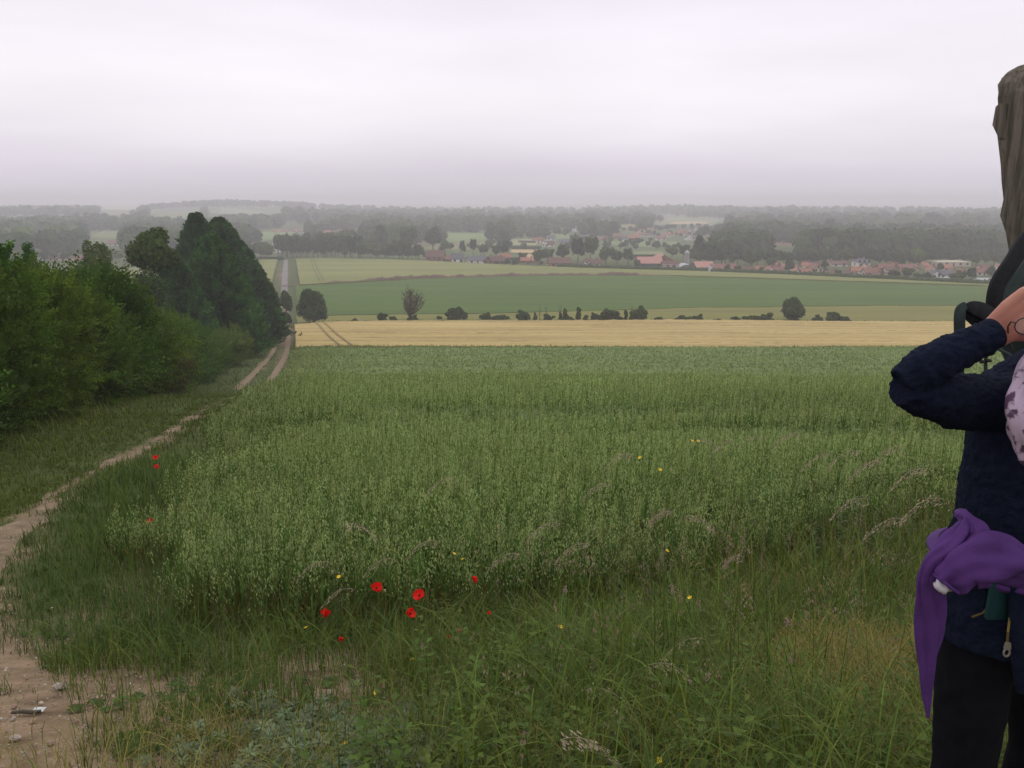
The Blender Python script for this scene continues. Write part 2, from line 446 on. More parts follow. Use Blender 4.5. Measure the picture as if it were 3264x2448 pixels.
# the two ruts of the lane, its far tarred stretch
ysn = np.concatenate([np.arange(-2, 30, 0.2), np.arange(30, 262, 0.8)])
strip('dirt_track', ysn[(ysn > 6.2) & (ysn < 58)], lambda y: trackx(y) - 0.10, lambda y: trackx(y) + 0.14, 0.006, MATS['soil'], ragged=0.45, seed=4)
ysm = ysn[ysn > 54]
strip('dirt_track', ysm, lambda y: trackx(y) - 1.25, lambda y: trackx(y) - 0.65, 0.03, MATS['soil'], nx=4, ragged=0.35, seed=5)
strip('dirt_track', ysm, lambda y: trackx(y) + 0.65, lambda y: trackx(y) + 1.3, 0.03, MATS['soil'], nx=4, ragged=0.35, seed=8)
strip('farm_road', np.arange(262, 512, 3.0), lambda y: trackx(y) - 1.2, lambda y: trackx(y) + 1.2, 0.06, MATS['tarmac'], nx=5)

# ------------------------------------------------------------------ fields: each a crop of its own height between two edges
def edge(pts, h):
    P = np.array([at(px, py, h) for px, py in pts]); o = np.argsort(P[:, 0]); P = P[o]
    return lambda x: np.interp(x, P[:, 0], P[:, 1]) + (fbm(np.asarray(x) * .06, np.asarray(x) * 0 + 2, 77, 4) - .5) * 3.5
def field(name, x0, x1, near, far, h, m, nx=200, ny=60, rough=0.1, rs=0.6, seed=0, holes=None, xleft=None):
    t = np.linspace(0, 1, ny); s = np.linspace(0, 1, nx)
    if xleft is None:
        X = np.repeat((x0 + (x1 - x0) * s)[None], ny, 0)
        yn, yf = near(X[0]), far(X[0])
        Y = yn[None] * (1 - t[:, None]) + yf[None] * t[:, None]
    else:                                    # the left edge follows the lane
        ya, yb = near(np.array([x0]))[0], far(np.array([x0]))[0]
        Y = None
        Xn = np.linspace(float(xleft(np.array([ya]))[0]), x1, nx); Xf = np.linspace(float(xleft(np.array([yb]))[0]), x1, nx)
        X = Xn[None] * (1 - t[:, None]) + Xf[None] * t[:, None]
        yn, yf = near(Xn), far(Xf)
        Y = yn[None] * (1 - t[:, None]) + yf[None] * t[:, None]
        sh = xleft(Y[:, 0]) - X[:, 0]
        X = X + sh[:, None] * (1 - s[None]) ** 6
    hh = h + (fbm(X * rs, Y * rs * 2, seed, 4) - 0.5) * rough * 2
    Z = T(X, Y) + hh
    tv = 0.82 + 0.36 * fbm(X * 0.03, Y * 0.25, seed + 40, 4)
    if holes is not None: tv = tv * holes(X, Y)
    V = np.stack([X, Y, Z], -1)
    TT = np.repeat(tv[..., None], 3, -1)
    ring = [(0, slice(None)), (ny - 1, slice(None)), (slice(None), 0), (slice(None), nx - 1)]
    mb = MB()
    ii = (np.arange(ny - 1)[:, None] * nx + np.arange(nx - 1)[None]).ravel()
    mb.add(V.reshape(-1, 3), np.stack([ii, ii + 1, ii + nx + 1, ii + nx], 1), TT.reshape(-1, 3))
    for r in ring:
        e = V[r]; b = e.copy(); b[:, 2] = T(e[:, 0], e[:, 1]) - 0.2
        k = len(e); q = np.arange(k - 1)
        mb.add(np.concatenate([e, b]), np.stack([q, q + 1, q + 1 + k, q + k], 1), np.repeat(TT[r], 1, 0).tolist() * 2)
    o = mb.build(name, MATS[m], smooth=True)
    return tag(o, kind='structure')

e_wn = edge([(200, 347.5), (292, 347.5), (330, 345.5), (500, 346), (700, 347), (1000, 346.5), (1300, 347)], 0.75)
e_wf = edge([(200, 326), (290, 325), (330, 321.5), (400, 320.2), (640, 319.5), (800, 320.6), (1024, 321.5), (1300, 322)], 0.75)
e_of = edge([(200, 317), (320, 315.5), (500, 313), (700, 307.5), (850, 306), (1024, 305), (1300, 304)], 0.3)
e_gf = edge([(200, 286.5), (288, 285.5), (356, 281.8), (420, 278.2), (467, 277), (558, 275), (671, 276), (781, 279.4), (977, 286), (1300, 300)], 0.35)
e_pf = edge([(240, 259.5), (287, 258.7), (328, 257.8), (419, 259.9), (437, 261), (527, 265.4), (573, 266.8), (710, 270.8), (781, 274), (886, 278.6), (1007, 284.6), (1300, 299)], 0.7)
def lodged(X, Y):
    n1 = fbm(X * 0.05, Y * 1.1, 61, 4); n2 = fbm(X * 0.02, Y * 0.5, 62, 3)
    return 1 - 0.45 * np.clip((n1 - 0.60) * 12, 0, 1) * np.clip((n2 - .45) * 8, 0, 1)
field('wheat_field', -60, 260, e_wn, e_wf, 0.75, 'wheat', nx=520, ny=260, rough=0.14, rs=1.0, seed=11, holes=lodged, xleft=lambda y: trackx(y) + 2.2)
olive_l = lambda y: trackx(y) + 3.0
field('meadow_strip', -60, 330, lambda x: e_wf(x) + 2.5, lambda x: e_of(x) - .5, 0.3, 'olive', nx=300, ny=80, rough=0.08, rs=0.4, seed=12, xleft=olive_l)
field('beet_field', -60, 420, lambda x: e_of(x) + .2, lambda x: e_gf(x) - 1, 0.35, 'beet', nx=300, ny=120, rough=0.06, rs=0.3, seed=13, xleft=lambda y: trackx(y) + 4.0)
field('barley_field', -60, 430, lambda x: e_gf(x) + 2, e_pf, 0.7, 'pale_wheat', nx=300, ny=120, rough=0.08, rs=0.2, seed=14, xleft=lambda y: trackx(y) + 6.0)
field('barley_field', -60, -190, lambda x: e_gf(np.minimum(x, -80)) + 2 - 40, lambda x: e_pf(np.minimum(x, -130)) + 0 * x, 0.6, 'pale_wheat', nx=80, ny=100, rough=0.08, rs=0.2, seed=15, xleft=lambda y: trackx(y) - 5.0)

# soil bank between the beet and the barley
mb = MB()
xs = np.arange(-88, 70, 0.35)
yc = e_gf(xs) + 0.4
k = 7
tt = np.linspace(-1, 1, k)
X = np.repeat(xs[:, None], k, 1); Y = yc[:, None] + tt[None] * 1.7
prof = (1 - tt ** 2)[None] * (0.55 + 1.3 * fbm(X * 0.5, Y * 0.5, 31, 4)) * np.clip((fbm(xs * 0.11, xs * 0, 33) * 2.0), 0.35, 1.2)[:, None]
prof = prof * np.clip((xs + 88) / 30, 0.15, 1)[:, None] * np.clip((72 - xs) / 12, 0.1, 1)[:, None]
Z = T(X, Y) + 0.25 + prof
ii = (np.arange(len(xs) - 1)[:, None] * k + np.arange(k - 1)[None]).ravel()
mat('dung', (0.105, 0.065, 0.048), 0.95, (0.19, 0.12, 0.09), 1.2, bump=1.0, bscale=3, bdist=0.15)
o = mb.add(np.stack([X, Y, Z], -1).reshape(-1, 3), np.stack([ii, ii + 1, ii + k + 1, ii + k], 1)).build('soil_bank', MATS['dung'])
tag(o, 'long low heap of dark brown soil along the far edge of the green field', 'soil bank', kind='thing')
mat('tram', (0.07, 0.085, 0.03), 0.95)
def tramline(pts, h, m='tram', wd=0.35, gap=1.7, nm='tyre_tracks'):
    P = np.array([at(a, b, h) for a, b in pts]); q = np.linspace(0, len(P) - 1, 60)
    cx = np.interp(q, range(len(P)), P[:, 0]); cy_ = np.interp(q, range(len(P)), P[:, 1])
    d = np.stack([np.gradient(cx), np.gradient(cy_)], 1); d /= np.linalg.norm(d, axis=1)[:, None]; nrm = np.stack([-d[:, 1], d[:, 0]], 1)
    mb = MB()
    for sgn in (-1, 1):
        a = np.stack([cx, cy_], 1) + nrm * (sgn * gap / 2 - wd / 2); b = a + nrm * wd
        V = np.concatenate([np.column_stack([a, T(a[:, 0], a[:, 1]) + h + .12]), np.column_stack([b, T(b[:, 0], b[:, 1]) + h + .12])])
        i = np.arange(59); mb.add(V, np.stack([i, i + 1, i + 61, i + 60], 1))
    tag(mb.build(nm, MATS[m]), kind='structure')
tramline([(312, 258.5), (316, 270), (322, 281)], 0.7)
tramline([(263, 260), (257, 273)], 0.6)
mat('tram_wheat', (0.27, 0.20, 0.08), 0.95)
tramline([(320, 321.5), (331, 333), (346, 345)], 0.8, 'tram_wheat')
# valley fields
mat('v_green', (0.13, 0.20, 0.055), 0.95, (0.16, 0.22, 0.07), 0.03)
mat('v_pale', (0.26, 0.26, 0.12), 0.95, (0.30, 0.29, 0.14), 0.03)
mat('v_tan', (0.42, 0.29, 0.15), 0.95, (0.46, 0.33, 0.18), 0.03)
mat('v_mid', (0.15, 0.18, 0.07), 0.95, (0.18, 0.20, 0.08), 0.03)
PATCH = []
def patch(pts, m, h=0.5, n=24):
    PATCH.append((min(pts[0][0], pts[3][0]), max(pts[1][0], pts[2][0]), min(q[1] for q in pts), max(q[1] for q in pts) - .3, 1e4))
    Q = [np.array(at(a, b, h)) for a, b in pts]     # four corners: near-left, near-right, far-right, far-left
    s = np.linspace(0, 1, n)
    G = np.array([[(Q[0] * (1 - u) + Q[1] * u) * (1 - v) + (Q[3] * (1 - u) + Q[2] * u) * v for u in s] for v in s])
    Z = T(G[..., 0], G[..., 1]) + h
    ii = (np.arange(n - 1)[:, None] * n + np.arange(n - 1)[None]).ravel()
    tag(MB().add(np.concatenate([G, Z[..., None]], -1).reshape(-1, 3), np.stack([ii, ii + 1, ii + n + 1, ii + n], 1)).build('valley_field', MATS[m]), kind='structure')
patch([(509, 245), (536, 245.5), (540, 239), (512, 239)], 'v_pale')
patch([(544, 238), (571, 241), (568, 234), (548, 233.5)], 'v_green')
patch([(511, 252.5), (536, 253), (537, 249.5), (511, 249.5)], 'v_tan')
patch([(517, 258), (533, 258), (533, 254), (519, 254)], 'v_tan')
patch([(604, 244.5), (650, 247.5), (652, 241), (610, 241)], 'v_green')
patch([(632, 257), (664, 257), (663, 251), (634, 251.5)], 'v_mid')
patch([(655, 246), (680, 246), (676, 241.5), (656, 241.5)], 'v_green')
patch([(444, 242), (486, 241), (488, 233), (446, 233)], 'v_green')
patch([(478, 246), (500, 245.5), (500, 241), (480, 241.5)], 'v_mid')
patch([(262, 241), (292, 236.5), (292, 231.5), (262, 231.5)], 'v_green')
patch([(650, 224.5), (710, 226), (728, 216.5), (672, 216.5)], 'v_mid', 1.0)
patch([(668, 224), (708, 224), (706, 221.6), (674, 221.8)], 'v_tan', 1.6)
patch([(345, 234), (360, 233), (362, 230.5), (346, 231)], 'v_green')
patch([(60, 255.5), (100, 256), (100, 253.5), (60, 253)], 'v_green')
patch([(148, 220.5), (202, 217.5), (186, 212.3), (158, 213)], 'v_mid', 1.0)
patch([(206, 213.5), (285, 217.5), (262, 211), (222, 207.5)], 'v_mid', 1.0)
patch([(100, 209.5), (140, 210), (138, 207.5), (104, 207.5)], 'v_pale', 1.0)
patch([(86, 237), (120, 240), (124, 232), (104, 231)], 'v_mid')
# ------------------------------------------------------------------ the oat crop
rng = np.random.default_rng(7)
_oy = np.array([4.6, 5.5, 7, 9, 12, 18, 30, 45, 60, 80, 100, 116.])
_ox = np.array([-2.2, -2.5, -3.0, -3.7, -4.7, -6.3, -9.4, -13.6, -17.0, -21.6, -26.6, -30.6])
def oat_left(y): return np.interp(y, _oy, _ox)
_fx = np.array([-4, -2.2, -0.6, 0.3, 1.2, 2.2, 3.2, 4.5, 7, 12.])
_fy = np.array([4.9, 4.9, 5.0, 5.5, 6.1, 6.9, 7.8, 8.8, 10, 12.])
def oat_front(x): return np.interp(x, _fx, _fy)
def oat_back(x): return e_wn(x) - 0.6
def in_oats(x, y): return (x > oat_left(y) + (fbm(x * .8, y * .8, 23) - .55) * 1.6 * np.clip((60 - y) / 40, .15, 1)) & (y > oat_front(x)) & (y < oat_back(x))
OATH = 0.92
def wave(x, y):   # taller and shorter drifts of the crop
    b = fbm(x * 0.10 + 3, y * 0.30, 47, 3)
    return 0.84 + 0.22 * fbm(x * 0.3, y * 0.3, 41, 3) - 0.34 * np.clip((b - .54) * 6, 0, 1) * np.clip((y - 7) / 5, 0, 1) * np.clip((75 - y) / 30, 0, 1) + .10 * fbm(x * .05, y * .05, 44, 2)
# closed canopy under the ears, starting behind the front rows
def canopy():
    ys = np.concatenate([np.arange(6.3, 30, 0.3), np.arange(30, 60, .6), np.arange(60, 114, 1.0)])
    n = 170; s = np.linspace(0, 1, n)
    xl = oat_left(ys) + 1.0 + (fbm(ys * .8, ys * 0, 19) - .4) * 1.5 * np.clip(ys / 20, .6, 1.6); xr = ys * 0.85 + 6
    X = xl[:, None] * (1 - s) + xr[:, None] * s; Y = np.repeat(ys[:, None], n, 1)
    Y = np.maximum(Y, oat_front(X) + 1.2)
    hh = OATH * wave(X, Y) * (1 - .45 * (1 - np.clip(s[None] * 14, 0, 1)) ** 2) * np.clip(0.62 + (Y - 12) / 140, 0.55, 0.93) - 0.10 * fbm(X * 2, Y * 2, 43, 3)
    Z = T(X, Y) + hh
    V = np.stack([X, Y, Z], -1); ny = len(ys)
    ii = (np.arange(ny - 1)[:, None] * n + np.arange(n - 1)[None]).ravel()
    mb = MB().add(V.reshape(-1, 3), np.stack([ii, ii + 1, ii + n + 1, ii + n], 1))
    for e in (V[:, 0], V[-1]):
        b = e.copy(); b[:, 2] = T(e[:, 0], e[:, 1]); k = len(e); q = np.arange(k - 1)
        mb.add(np.concatenate([e, b]), np.stack([q, q + 1, q + 1 + k, q + k], 1))
    tag(mb.build('oat_field', MATS['oat_canopy'], smooth=True), kind='structure')
canopy()
def sample(n, y0, y1, xk=0.78, xoff=1.5, p=1.0):
    y = y0 + (y1 - y0) * rng.random(n) ** p
    x = -xk * y - xoff + rng.random(n) * (2 * xk * y + 2 * xoff)
    return x, y
def panicle(mb, top, n, sl, sw, length, spread, tint, az0, jit=1.0):
    """open nodding ears: n spikelets of length sl below each top point"""
    m = len(top)
    t = rng.random((m, n)); a = rng.random((m, n)) * 2 * np.pi
    r = spread * (0.25 + 0.75 * t) * rng.uniform(.4, 1.0, (m, n))
    lx = np.cos(az0)[:, None] * 0.06 * (1 - t); ly = np.sin(az0)[:, None] * 0.06 * (1 - t)
    cx = top[:, 0:1] + r * np.cos(a) + lx; cy_ = top[:, 1:2] + r * np.sin(a) + ly; cz = top[:, 2:3] - t * length
    P = np.stack([cx, cy_, cz], -1).reshape(-1, 3); k = len(P)
    sl_ = sl * rng.uniform(.7, 1.3, k); sw_ = sw * rng.uniform(.7, 1.2, k)
    b = rng.random(k) * 2 * np.pi; tl = rng.uniform(0.1, 0.7, k)
    d = np.stack([np.cos(b) * np.sin(tl), np.sin(b) * np.sin(tl), -np.cos(tl)], 1)
    c2 = b + rng.uniform(.8, 2.2, k)
    wv = np.stack([np.cos(c2), np.sin(c2), np.zeros(k)], 1) * sw_[:, None]
    V = np.stack([P, P + d * sl_[:, None] * .45 + wv, P + d * sl_[:, None], P + d * sl_[:, None] * .45 - wv], 1).reshape(-1, 3)
    F = np.arange(k * 4).reshape(-1, 4)
    mb.add(V, F, np.repeat(np.repeat(tint, n, axis=0), 4, axis=0), 1)
def oats(y0, y1, dens, nleaf, nsp, sl, sw, seg, stw, p=1.0, fr=None):
    n = int(dens * 0.5 * (2 * .78 * (y0 + y1) + 6) * (y1 - y0))
    x, y = sample(n, y0, y1, p=p)
    k = in_oats(x, y); x, y = x[k], y[k]
    hs = wave(x, y) * OATH * rng.normal(1, 0.08, len(x))
    edge_d = np.minimum(x - oat_left(y), (y - oat_front(x)))
    hs *= np.clip(0.60 + edge_d * 0.22 + .10 * rng.normal(size=len(x)), 0.5, 1)
    P = np.stack([x, y, T(x, y)], 1)
    drift = fbm(x * .12, y * .12, 51, 3)
    tn = rand_tint(rng, len(x), (1, 1, 1), .22, .06) * (0.80 + 0.42 * drift)[:, None]
    az = rng.normal(0.3, 1.3, len(x))
    mb = OMB
    tipz = blades(mb, P, hs * 1.02, stw, az, 0.16, tn * np.array([.75, .85, .6]), seg=2, tipw=.6)
    for i in range(nleaf):
        lb = P.copy(); f = rng.uniform(.12, .70, len(P)); lb[:, 2] += hs * f
        a2 = rng.random(len(P)) * 2 * np.pi
        old = (f < .32)[:, None]
        tl = tn * np.where(old, np.array([1.1, .72, .5]) * rng.uniform(.6, 1, (len(P), 1)), np.array([.55, .74, .50]))
        blades(mb, lb, hs * rng.uniform(.22, .38, len(P)), stw * rng.uniform(2.0, 3.2, len(P)), a2, rng.uniform(.5, 1.9, len(P)), tl, seg=seg)
    panicle(mb, tipz, nsp, sl, sw, 0.24, 0.055 + sw * .6, tn, az)
OMB = MB()
oats(4.6, 6.4, 240, 3, 26, .022, .0042, 3, .005)
oats(6.4, 9.5, 200, 2, 20, .024, .005, 3, .006)
oats(9.5, 14, 110, 1, 15, .030, .0075, 2, .008)
oats(14, 22, 60, 1, 12, .042, .011, 2, .010)
oats(22, 38, 30, 1, 13, .055, .020, 2, .011)
oats(38, 62, 10, 1, 13, .09, .036, 1, .018)
oats(62, 116, 4, 0, 13, .15, .06, 1, .02)
mat('oat_stem', (0.145, 0.19, 0.055), 0.8, tint=True, trans=0.25, spec=.2)
o = OMB.build('oat_crop', [MATS['oat_stem'], MATS['oat']])
tag(o, 'grey green ripening oats with nodding ears filling the near field', 'oats', kind='stuff')

# ------------------------------------------------------------------ meadow grasses of the bank
def on_bare(x, y):
    d = x - trackx(y)
    b = (np.abs(d - .1) < (0.30 + np.clip((5.0 - y) * .25, 0, .7))) & (fbm(x * 1.6, y * 1.1, 66) < .62)
    return b
GM = MB()
def grass(n, y0, y1, h0, h1, wd, tint, keep, xk=.8, xoff=1.0, seg=4, bend=(.3, 1.7), mb=None, p=1.0, v=.3, hue=.12, clump=None, droop=.3):
    x, y = sample(n, y0, y1, xk, xoff, p)
    if clump:
        cx, cy_ = sample(max(4, n // clump), y0, y1, xk, xoff, p)
        i = rng.integers(0, len(cx), n); x = cx[i] + rng.normal(0, .06, n); y = cy_[i] + rng.normal(0, .06, n)
    k = keep(x, y); x, y = x[k], y[k]; m = len(x)
    P = np.stack([x, y, T(x, y) - .01], 1)
    big = .8 + .5 * fbm(x * .9, y * .9, 91, 2)
    h = rng.uniform(h0, h1, m) * big * np.where(x < oat_left(y) + .1, np.clip(.25 + np.abs(x - trackx(y)) * .75, .25, 1), 1)
    return blades(mb if mb is not None else GM, P, h, wd * rng.uniform(.6, 1.4, m) * np.clip(y / 4, .8, 5), rng.random(m) * 6.283, rng.uniform(*bend, m), rand_tint(rng, m, tint, v, hue), seg=seg, droop=droop)
right_w = lambda x, y: np.clip((x + 0.9 + (y - 3) * .05) / 1.1, 0, 1)       # 0 towards the lane, 1 on the bank
front = lambda x, y: y < oat_front(x) + .5
lane_left = lambda x, y: x < trackx(y)
def rk(x, y, f): return rng.random(len(x)) < f
# dense bank grass
K_bank = lambda x, y: front(x, y) & rk(x, y, .06 + .94 * right_w(x, y) ** 1.3) & ~on_bare(x, y)
GREEN = (1.0, 1.0, .9); FRESH = (1.25, 1.35, .9); DARK = (.62, .78, .75); K_bank0 = K_bank
K_bank = lambda x, y: K_bank0(x, y) & (~(np.hypot((x - 1.9) / .65, (y - 3.85) / .65) < 1) | rk(x, y, .3))
DRY = (2.5, 1.75, 2.2); OLD = (1.7, 1.15, 1.1)
grass(30000, 1.9, 4.2, .10, .34, .0042, GREEN, K_bank, clump=9)
grass(30000, 1.9, 4.2, .06, .20, .004, DARK, K_bank)
grass(34000, 4.2, 10, .14, .42, .0040, GREEN, K_bank, clump=9)
grass(14000, 1.9, 7, .12, .45, .0055, FRESH, K_bank, seg=5, clump=8)
LONG = lambda x, y: K_bank(x, y) & rk(x, y, np.clip((x + .6) / 1.2, 0, 1))
grass(9000, 1.9, 5, .28, .62, .0062, (1.15, 1.25, .8), LONG, seg=6, clump=10, bend=(.5, 2.0), v=.45)
grass(7000, 1.9, 5, .25, .55, .0055, (.75, .95, .85), LONG, seg=6, clump=10, bend=(.5, 2.0), v=.45)
K_tall = lambda x, y: (x > .0 + (y - 4) * -.05) & (y > oat_front(x) - 1.6 - .5 * np.clip(x, 0, 3)) & (y < oat_front(x) + 1.6) & rk(x, y, np.clip((x - .1) / 1.4, 0, 1))
grass(15000, 3.6, 13, .30, .75, .0058, (.9, 1.0, .75), K_tall, seg=5, bend=(.2, 1.6), v=.5, clump=8)
grass(5000, 3.6, 13, .40, .85, .0034, (2.2, 1.6, 1.8), K_tall, seg=3, bend=(.15, .9), v=.4)
grass(9000, 1.9, 8, .10, .38, .0036, DRY, lambda x, y: K_bank(x, y) & rk(x, y, .55))
grass(5000, 1.9, 8, .20, .5, .0026, OLD, K_bank, bend=(.1, .8))
# flattened straw patch beside the walker
def strawp(x, y): return np.hypot((x - 1.9) / .65, (y - 3.85) / .65) < 1 + .3 * value_noise(x * 5, y * 5, 8)
def grass_at(n, cx, cy_, rx, ry, h0, h1, wd, tint, bend, mb, seg=4, v=.3, hue=.1, keep=None):
    x = cx + rng.normal(0, rx, n); y = cy_ + rng.normal(0, ry, n)
    if keep is not None: k = keep(x, y); x, y = x[k], y[k]
    m = len(x); P = np.stack([x, y, T(x, y) + rng.uniform(0, .03, m)], 1)
    blades(mb, P, rng.uniform(h0, h1, m), wd * rng.uniform(.6, 1.4, m), rng.random(m) * 6.283, rng.uniform(*bend, m), rand_tint(rng, m, tint, v, hue), seg=seg)
SM = MB()
grass_at(5500, 1.88, 3.85, .34, .36, .12, .38, .0040, (2.8, 1.65, 2.1), (1.2, 2.1), SM)
grass_at(2500, 1.85, 3.9, .42, .4, .1, .3, .0040, (1.7, .9, 1.0), (1.0, 2.0), SM)
grass_at(2500, 1.6, 3.0, .35, .42, .12, .38, .0034, (3.0, 1.85, 2.6), (1.2, 2.1), SM)
grass_at(1500, 0.9, 2.6, .6, .4, .1, .3, .003, (2.8, 1.8, 2.4), (1.0, 2.0), SM)
grass_at(900, -1.1, 2.5, .4, .35, .1, .28, .003, (2.4, 1.6, 2.2), (1.2, 2.0), SM)
# sparse weeds on the bare earth at the left, verge of the lane
K_left = lambda x, y: front(x, y) & rk(x, y, (1 - right_w(x, y) * .6) * np.clip((fbm(x * 1.6, y * 1.6, 14) - .42) * 6, .08, 1)) & ~on_bare(x, y)
grass(30000, 1.9, 5.2, .03, .13, .0034, (.9, 1.0, .75), K_left, clump=14, v=.4)
grass(3500, 3, 5.4, .15, .5, .005, (.75, .95, 1.0), K_left, clump=5)
grass(14000, 4.0, 5.8, .08, .36, .0044, (.9, 1.0, .75), lambda x, y: (x > -2.6) & (x < 2) & ~on_bare(x, y), clump=8, v=.4)
grass(9000, 1.9, 4.4, .06, .22, .0042, (1.0, 1.0, .7), K_left, clump=9, v=.4)
K_tuft = lambda x, y: rk(x, y, np.clip((fbm(x * 2.2, y * 2.2, 15) - .57) * 9, 0, 1))
grass(16000, 1.9, 9, .02, .08, .004, (.9, 1.0, .7), lambda x, y: (np.abs(x - trackx(y)) < 1.6) & K_tuft(x, y), clump=14)
K_verge = lambda x, y: (x > trackx(y) + .18) & (x < oat_left(y) + .3) & (y > 4.6)
grass(60000, 4.6, 14, .10, .42, .0042, (.72, .88, .75), lambda x, y: K_verge(x, y) & (x < oat_left(y) + .3), clump=9)
grass(26000, 14, 60, .10, .35, .0052, (.80, .92, .75), K_verge, seg=2, p=1.4)
grass(9000, 6, 14, .3, .62, .0036, (1.15, 1.3, 1.25), lambda x, y: K_verge(x, y) & (x > oat_left(y) - 1.1), bend=(.1, .8))
K_hedgeside = lambda x, y: (x < trackx(y) - .15) & (x > trackx(y) - 5.5)
grass(120000, 6, 24, .05, .20, .0042, (1.0, 1.02, .65), K_hedgeside, seg=2, xk=.75)
grass(70000, 24, 62, .07, .25, .0052, (.95, 1.0, .65), K_hedgeside, seg=2, xk=.62)
grass(9000, 9, 30, .2, .5, .0042, (1.7, 1.4, 1.2), lambda x, y: K_hedgeside(x, y) & (x < trackx(y) - 1.6) , seg=2, xk=.75)
grass(22000, 60, 125, .15, .4, .012, (.9, .95, .7), lambda x, y: (np.abs(x - trackx(y)) < 5) & (np.abs(np.abs(x - trackx(y)) - 1) > .4), seg=2, xk=.45)
grass(420000, 6.0, 56, .12, .40, .0050, (.95, 1.0, .65), lambda x, y: (np.abs(x - trackx(y)) < .60) & (fbm(x * .9 + 7, y * .55, 39) > .50) & rk(x, y, .8), seg=2, xk=.62, v=.35)
grass(60000, 5.2, 45, .05, .26, .0046, (.9, 1.0, .65), lambda x, y: (np.abs(x - trackx(y)) < .75) & rk(x, y, np.clip((fbm(x * 1.0, y * .7, 66) - .38) * 7, 0.1, 1)), seg=2, xk=.7)
xm = rng.uniform(-50, 230, 9000); ym = e_wf(xm) + rng.uniform(.2, 3.0, 9000); blades(GM, np.stack([xm, ym, T(xm, ym)], 1), rng.uniform(.3, 1.0, 9000), .16, rng.random(9000) * 6.28, rng.uniform(.1, .9, 9000), rand_tint(rng, 9000, (1.3, 1.15, .9), .35), seg=2)
xm = rng.uniform(-30, 110, 9000); ym = e_wn(xm) + rng.uniform(-.8, .6, 9000); blades(GM, np.stack([xm, ym, T(xm, ym)], 1), rng.uniform(.5, 1.1, 9000), .08, rng.random(9000) * 6.28, rng.uniform(.1, .6, 9000), rand_tint(rng, 9000, (2.2, 1.7, 1.8), .35), seg=2)
tag(GM.build('meadow_grass', MATS['grass']), 'mixed green grass of the bank, the verges and the lane', 'grass', kind='stuff')
tag(SM.build('dry_straw', MATS['grass']), 'flattened pale straw lying in the grass by the walker', 'dry grass', kind='stuff')

# low leafy herbs: small leaf rosettes and stems with paired leaves
def leaf_tpl(k, r, l, wd, up):
    V, F = [], []
    for i in range(k):
        a = i * 2.4; u = up * (.6 + .4 * math.sin(i * 1.7)); z = r * i / k
        d = np.array([math.cos(a), math.sin(a), 0]); s = np.array([-math.sin(a), math.cos(a), 0])
        b = np.array([0, 0, z]); m_ = b + d * l * .5 + np.array([0, 0, u * l * .5]); e = b + d * l + np.array([0, 0, u * l * .55])
        n = len(V); V += [b, m_ + s * wd, e, m_ - s * wd]; F.append([n, n + 1, n + 2, n + 3])
    return np.array(V), np.array(F)
HM = MB()
tv, tf = leaf_tpl(14, .22, .045, .013, .5)
x, y = sample(3600, 1.9, 6.5, .8, 1.0); k = front(x, y) & (right_w(x, y) > .3) & (fbm(x * 1.3, y * 1.3, 71) > .5); x, y = x[k], y[k]
scatter(HM, tv, tf, np.stack([x, y, T(x, y)], 1), rng.random(len(x)) * 6.28, np.stack([rng.uniform(.5, 1.1, len(x)), rng.uniform(.5, 1.5, len(x))], 1), rand_tint(rng, len(x), (.95, 1.1, .8), .3), tiltd=rng.normal(0, .25, (len(x), 2)))
tv, tf = leaf_tpl(8, .02, .05, .016, .25)
x, y = sample(4200, 1.9, 6, .8, 1.0); k = front(x, y) & ~on_bare(x, y) & (fbm(x * 1.9, y * 1.9, 72) > .54); x, y = x[k], y[k]
scatter(HM, tv, tf, np.stack([x, y, T(x, y) + .01], 1), rng.random(len(x)) * 6.28, rng.uniform(.35, .9, len(x)), rand_tint(rng, len(x), (.6, .8, .6), .35))
tag(HM.build('herb_cover', MATS['leaf'] if False else MATS['grass']), 'small leafy weeds growing low among the grass', 'weeds', kind='stuff')
# silvery creeping leaves at the bottom centre left
mat('silver_leaf', (0.13, 0.165, 0.095), 0.8, tint=True, trans=.1)
SV = MB(); tv, tf = leaf_tpl(16, .03, .042, .007, .5)
n = 650; x = rng.normal(-.62, .26, n); y = rng.normal(2.75, .30, n); k = (y > 2) & (fbm(x * 3, y * 3, 4) > .45); x, y = x[k], y[k]
scatter(SV, tv, tf, np.stack([x, y, T(x, y) + .01 + rng.uniform(0, .05, len(x))], 1), rng.random(len(x)) * 6.28, rng.uniform(.5, 1.1, len(x)), rand_tint(rng, len(x), (1, 1, 1), .4, .06))
tag(SV.build('silvery_ground_cover', MATS['silver_leaf']), 'silvery feathery leaves creeping over the bare earth', 'weeds', kind='stuff')
# seeding grasses of the bank, too many to count
SGM = MB()
x, y = sample(3400, 2.1, 11, .8, 1.0); k = (y < oat_front(x) + 2.2) & (y > oat_front(x) - 3.5) & (x > -.6) & rk(x, y, np.clip((x + .6) / 1.6, 0, 1) * .6); x, y = x[k], y[k]
P = np.stack([x, y, T(x, y)], 1); az = rng.random(len(x)) * 6.28; hh_ = rng.uniform(.35, .8, len(x)); tn = rand_tint(rng, len(x), (1, 1, 1), .35, .1)
tp = blades(SGM, P, hh_, .003, az, rng.uniform(.1, .9, len(x)), tn * np.array([.6, .8, .4]), seg=4, tipw=.5)
for q in range(3):
    off = np.stack([np.cos(az), np.sin(az), -.35 * q * np.ones(len(x))], 1) * (.022 * (q - 1))[..., None] if False else np.stack([np.cos(az) * .022 * q, np.sin(az) * .022 * q, -.010 * q * q * np.ones(len(x))], 1)
    panicle(SGM, tp + off + np.array([0, 0, .02]), 9, .013, .0022, .05, .010, tn, az)
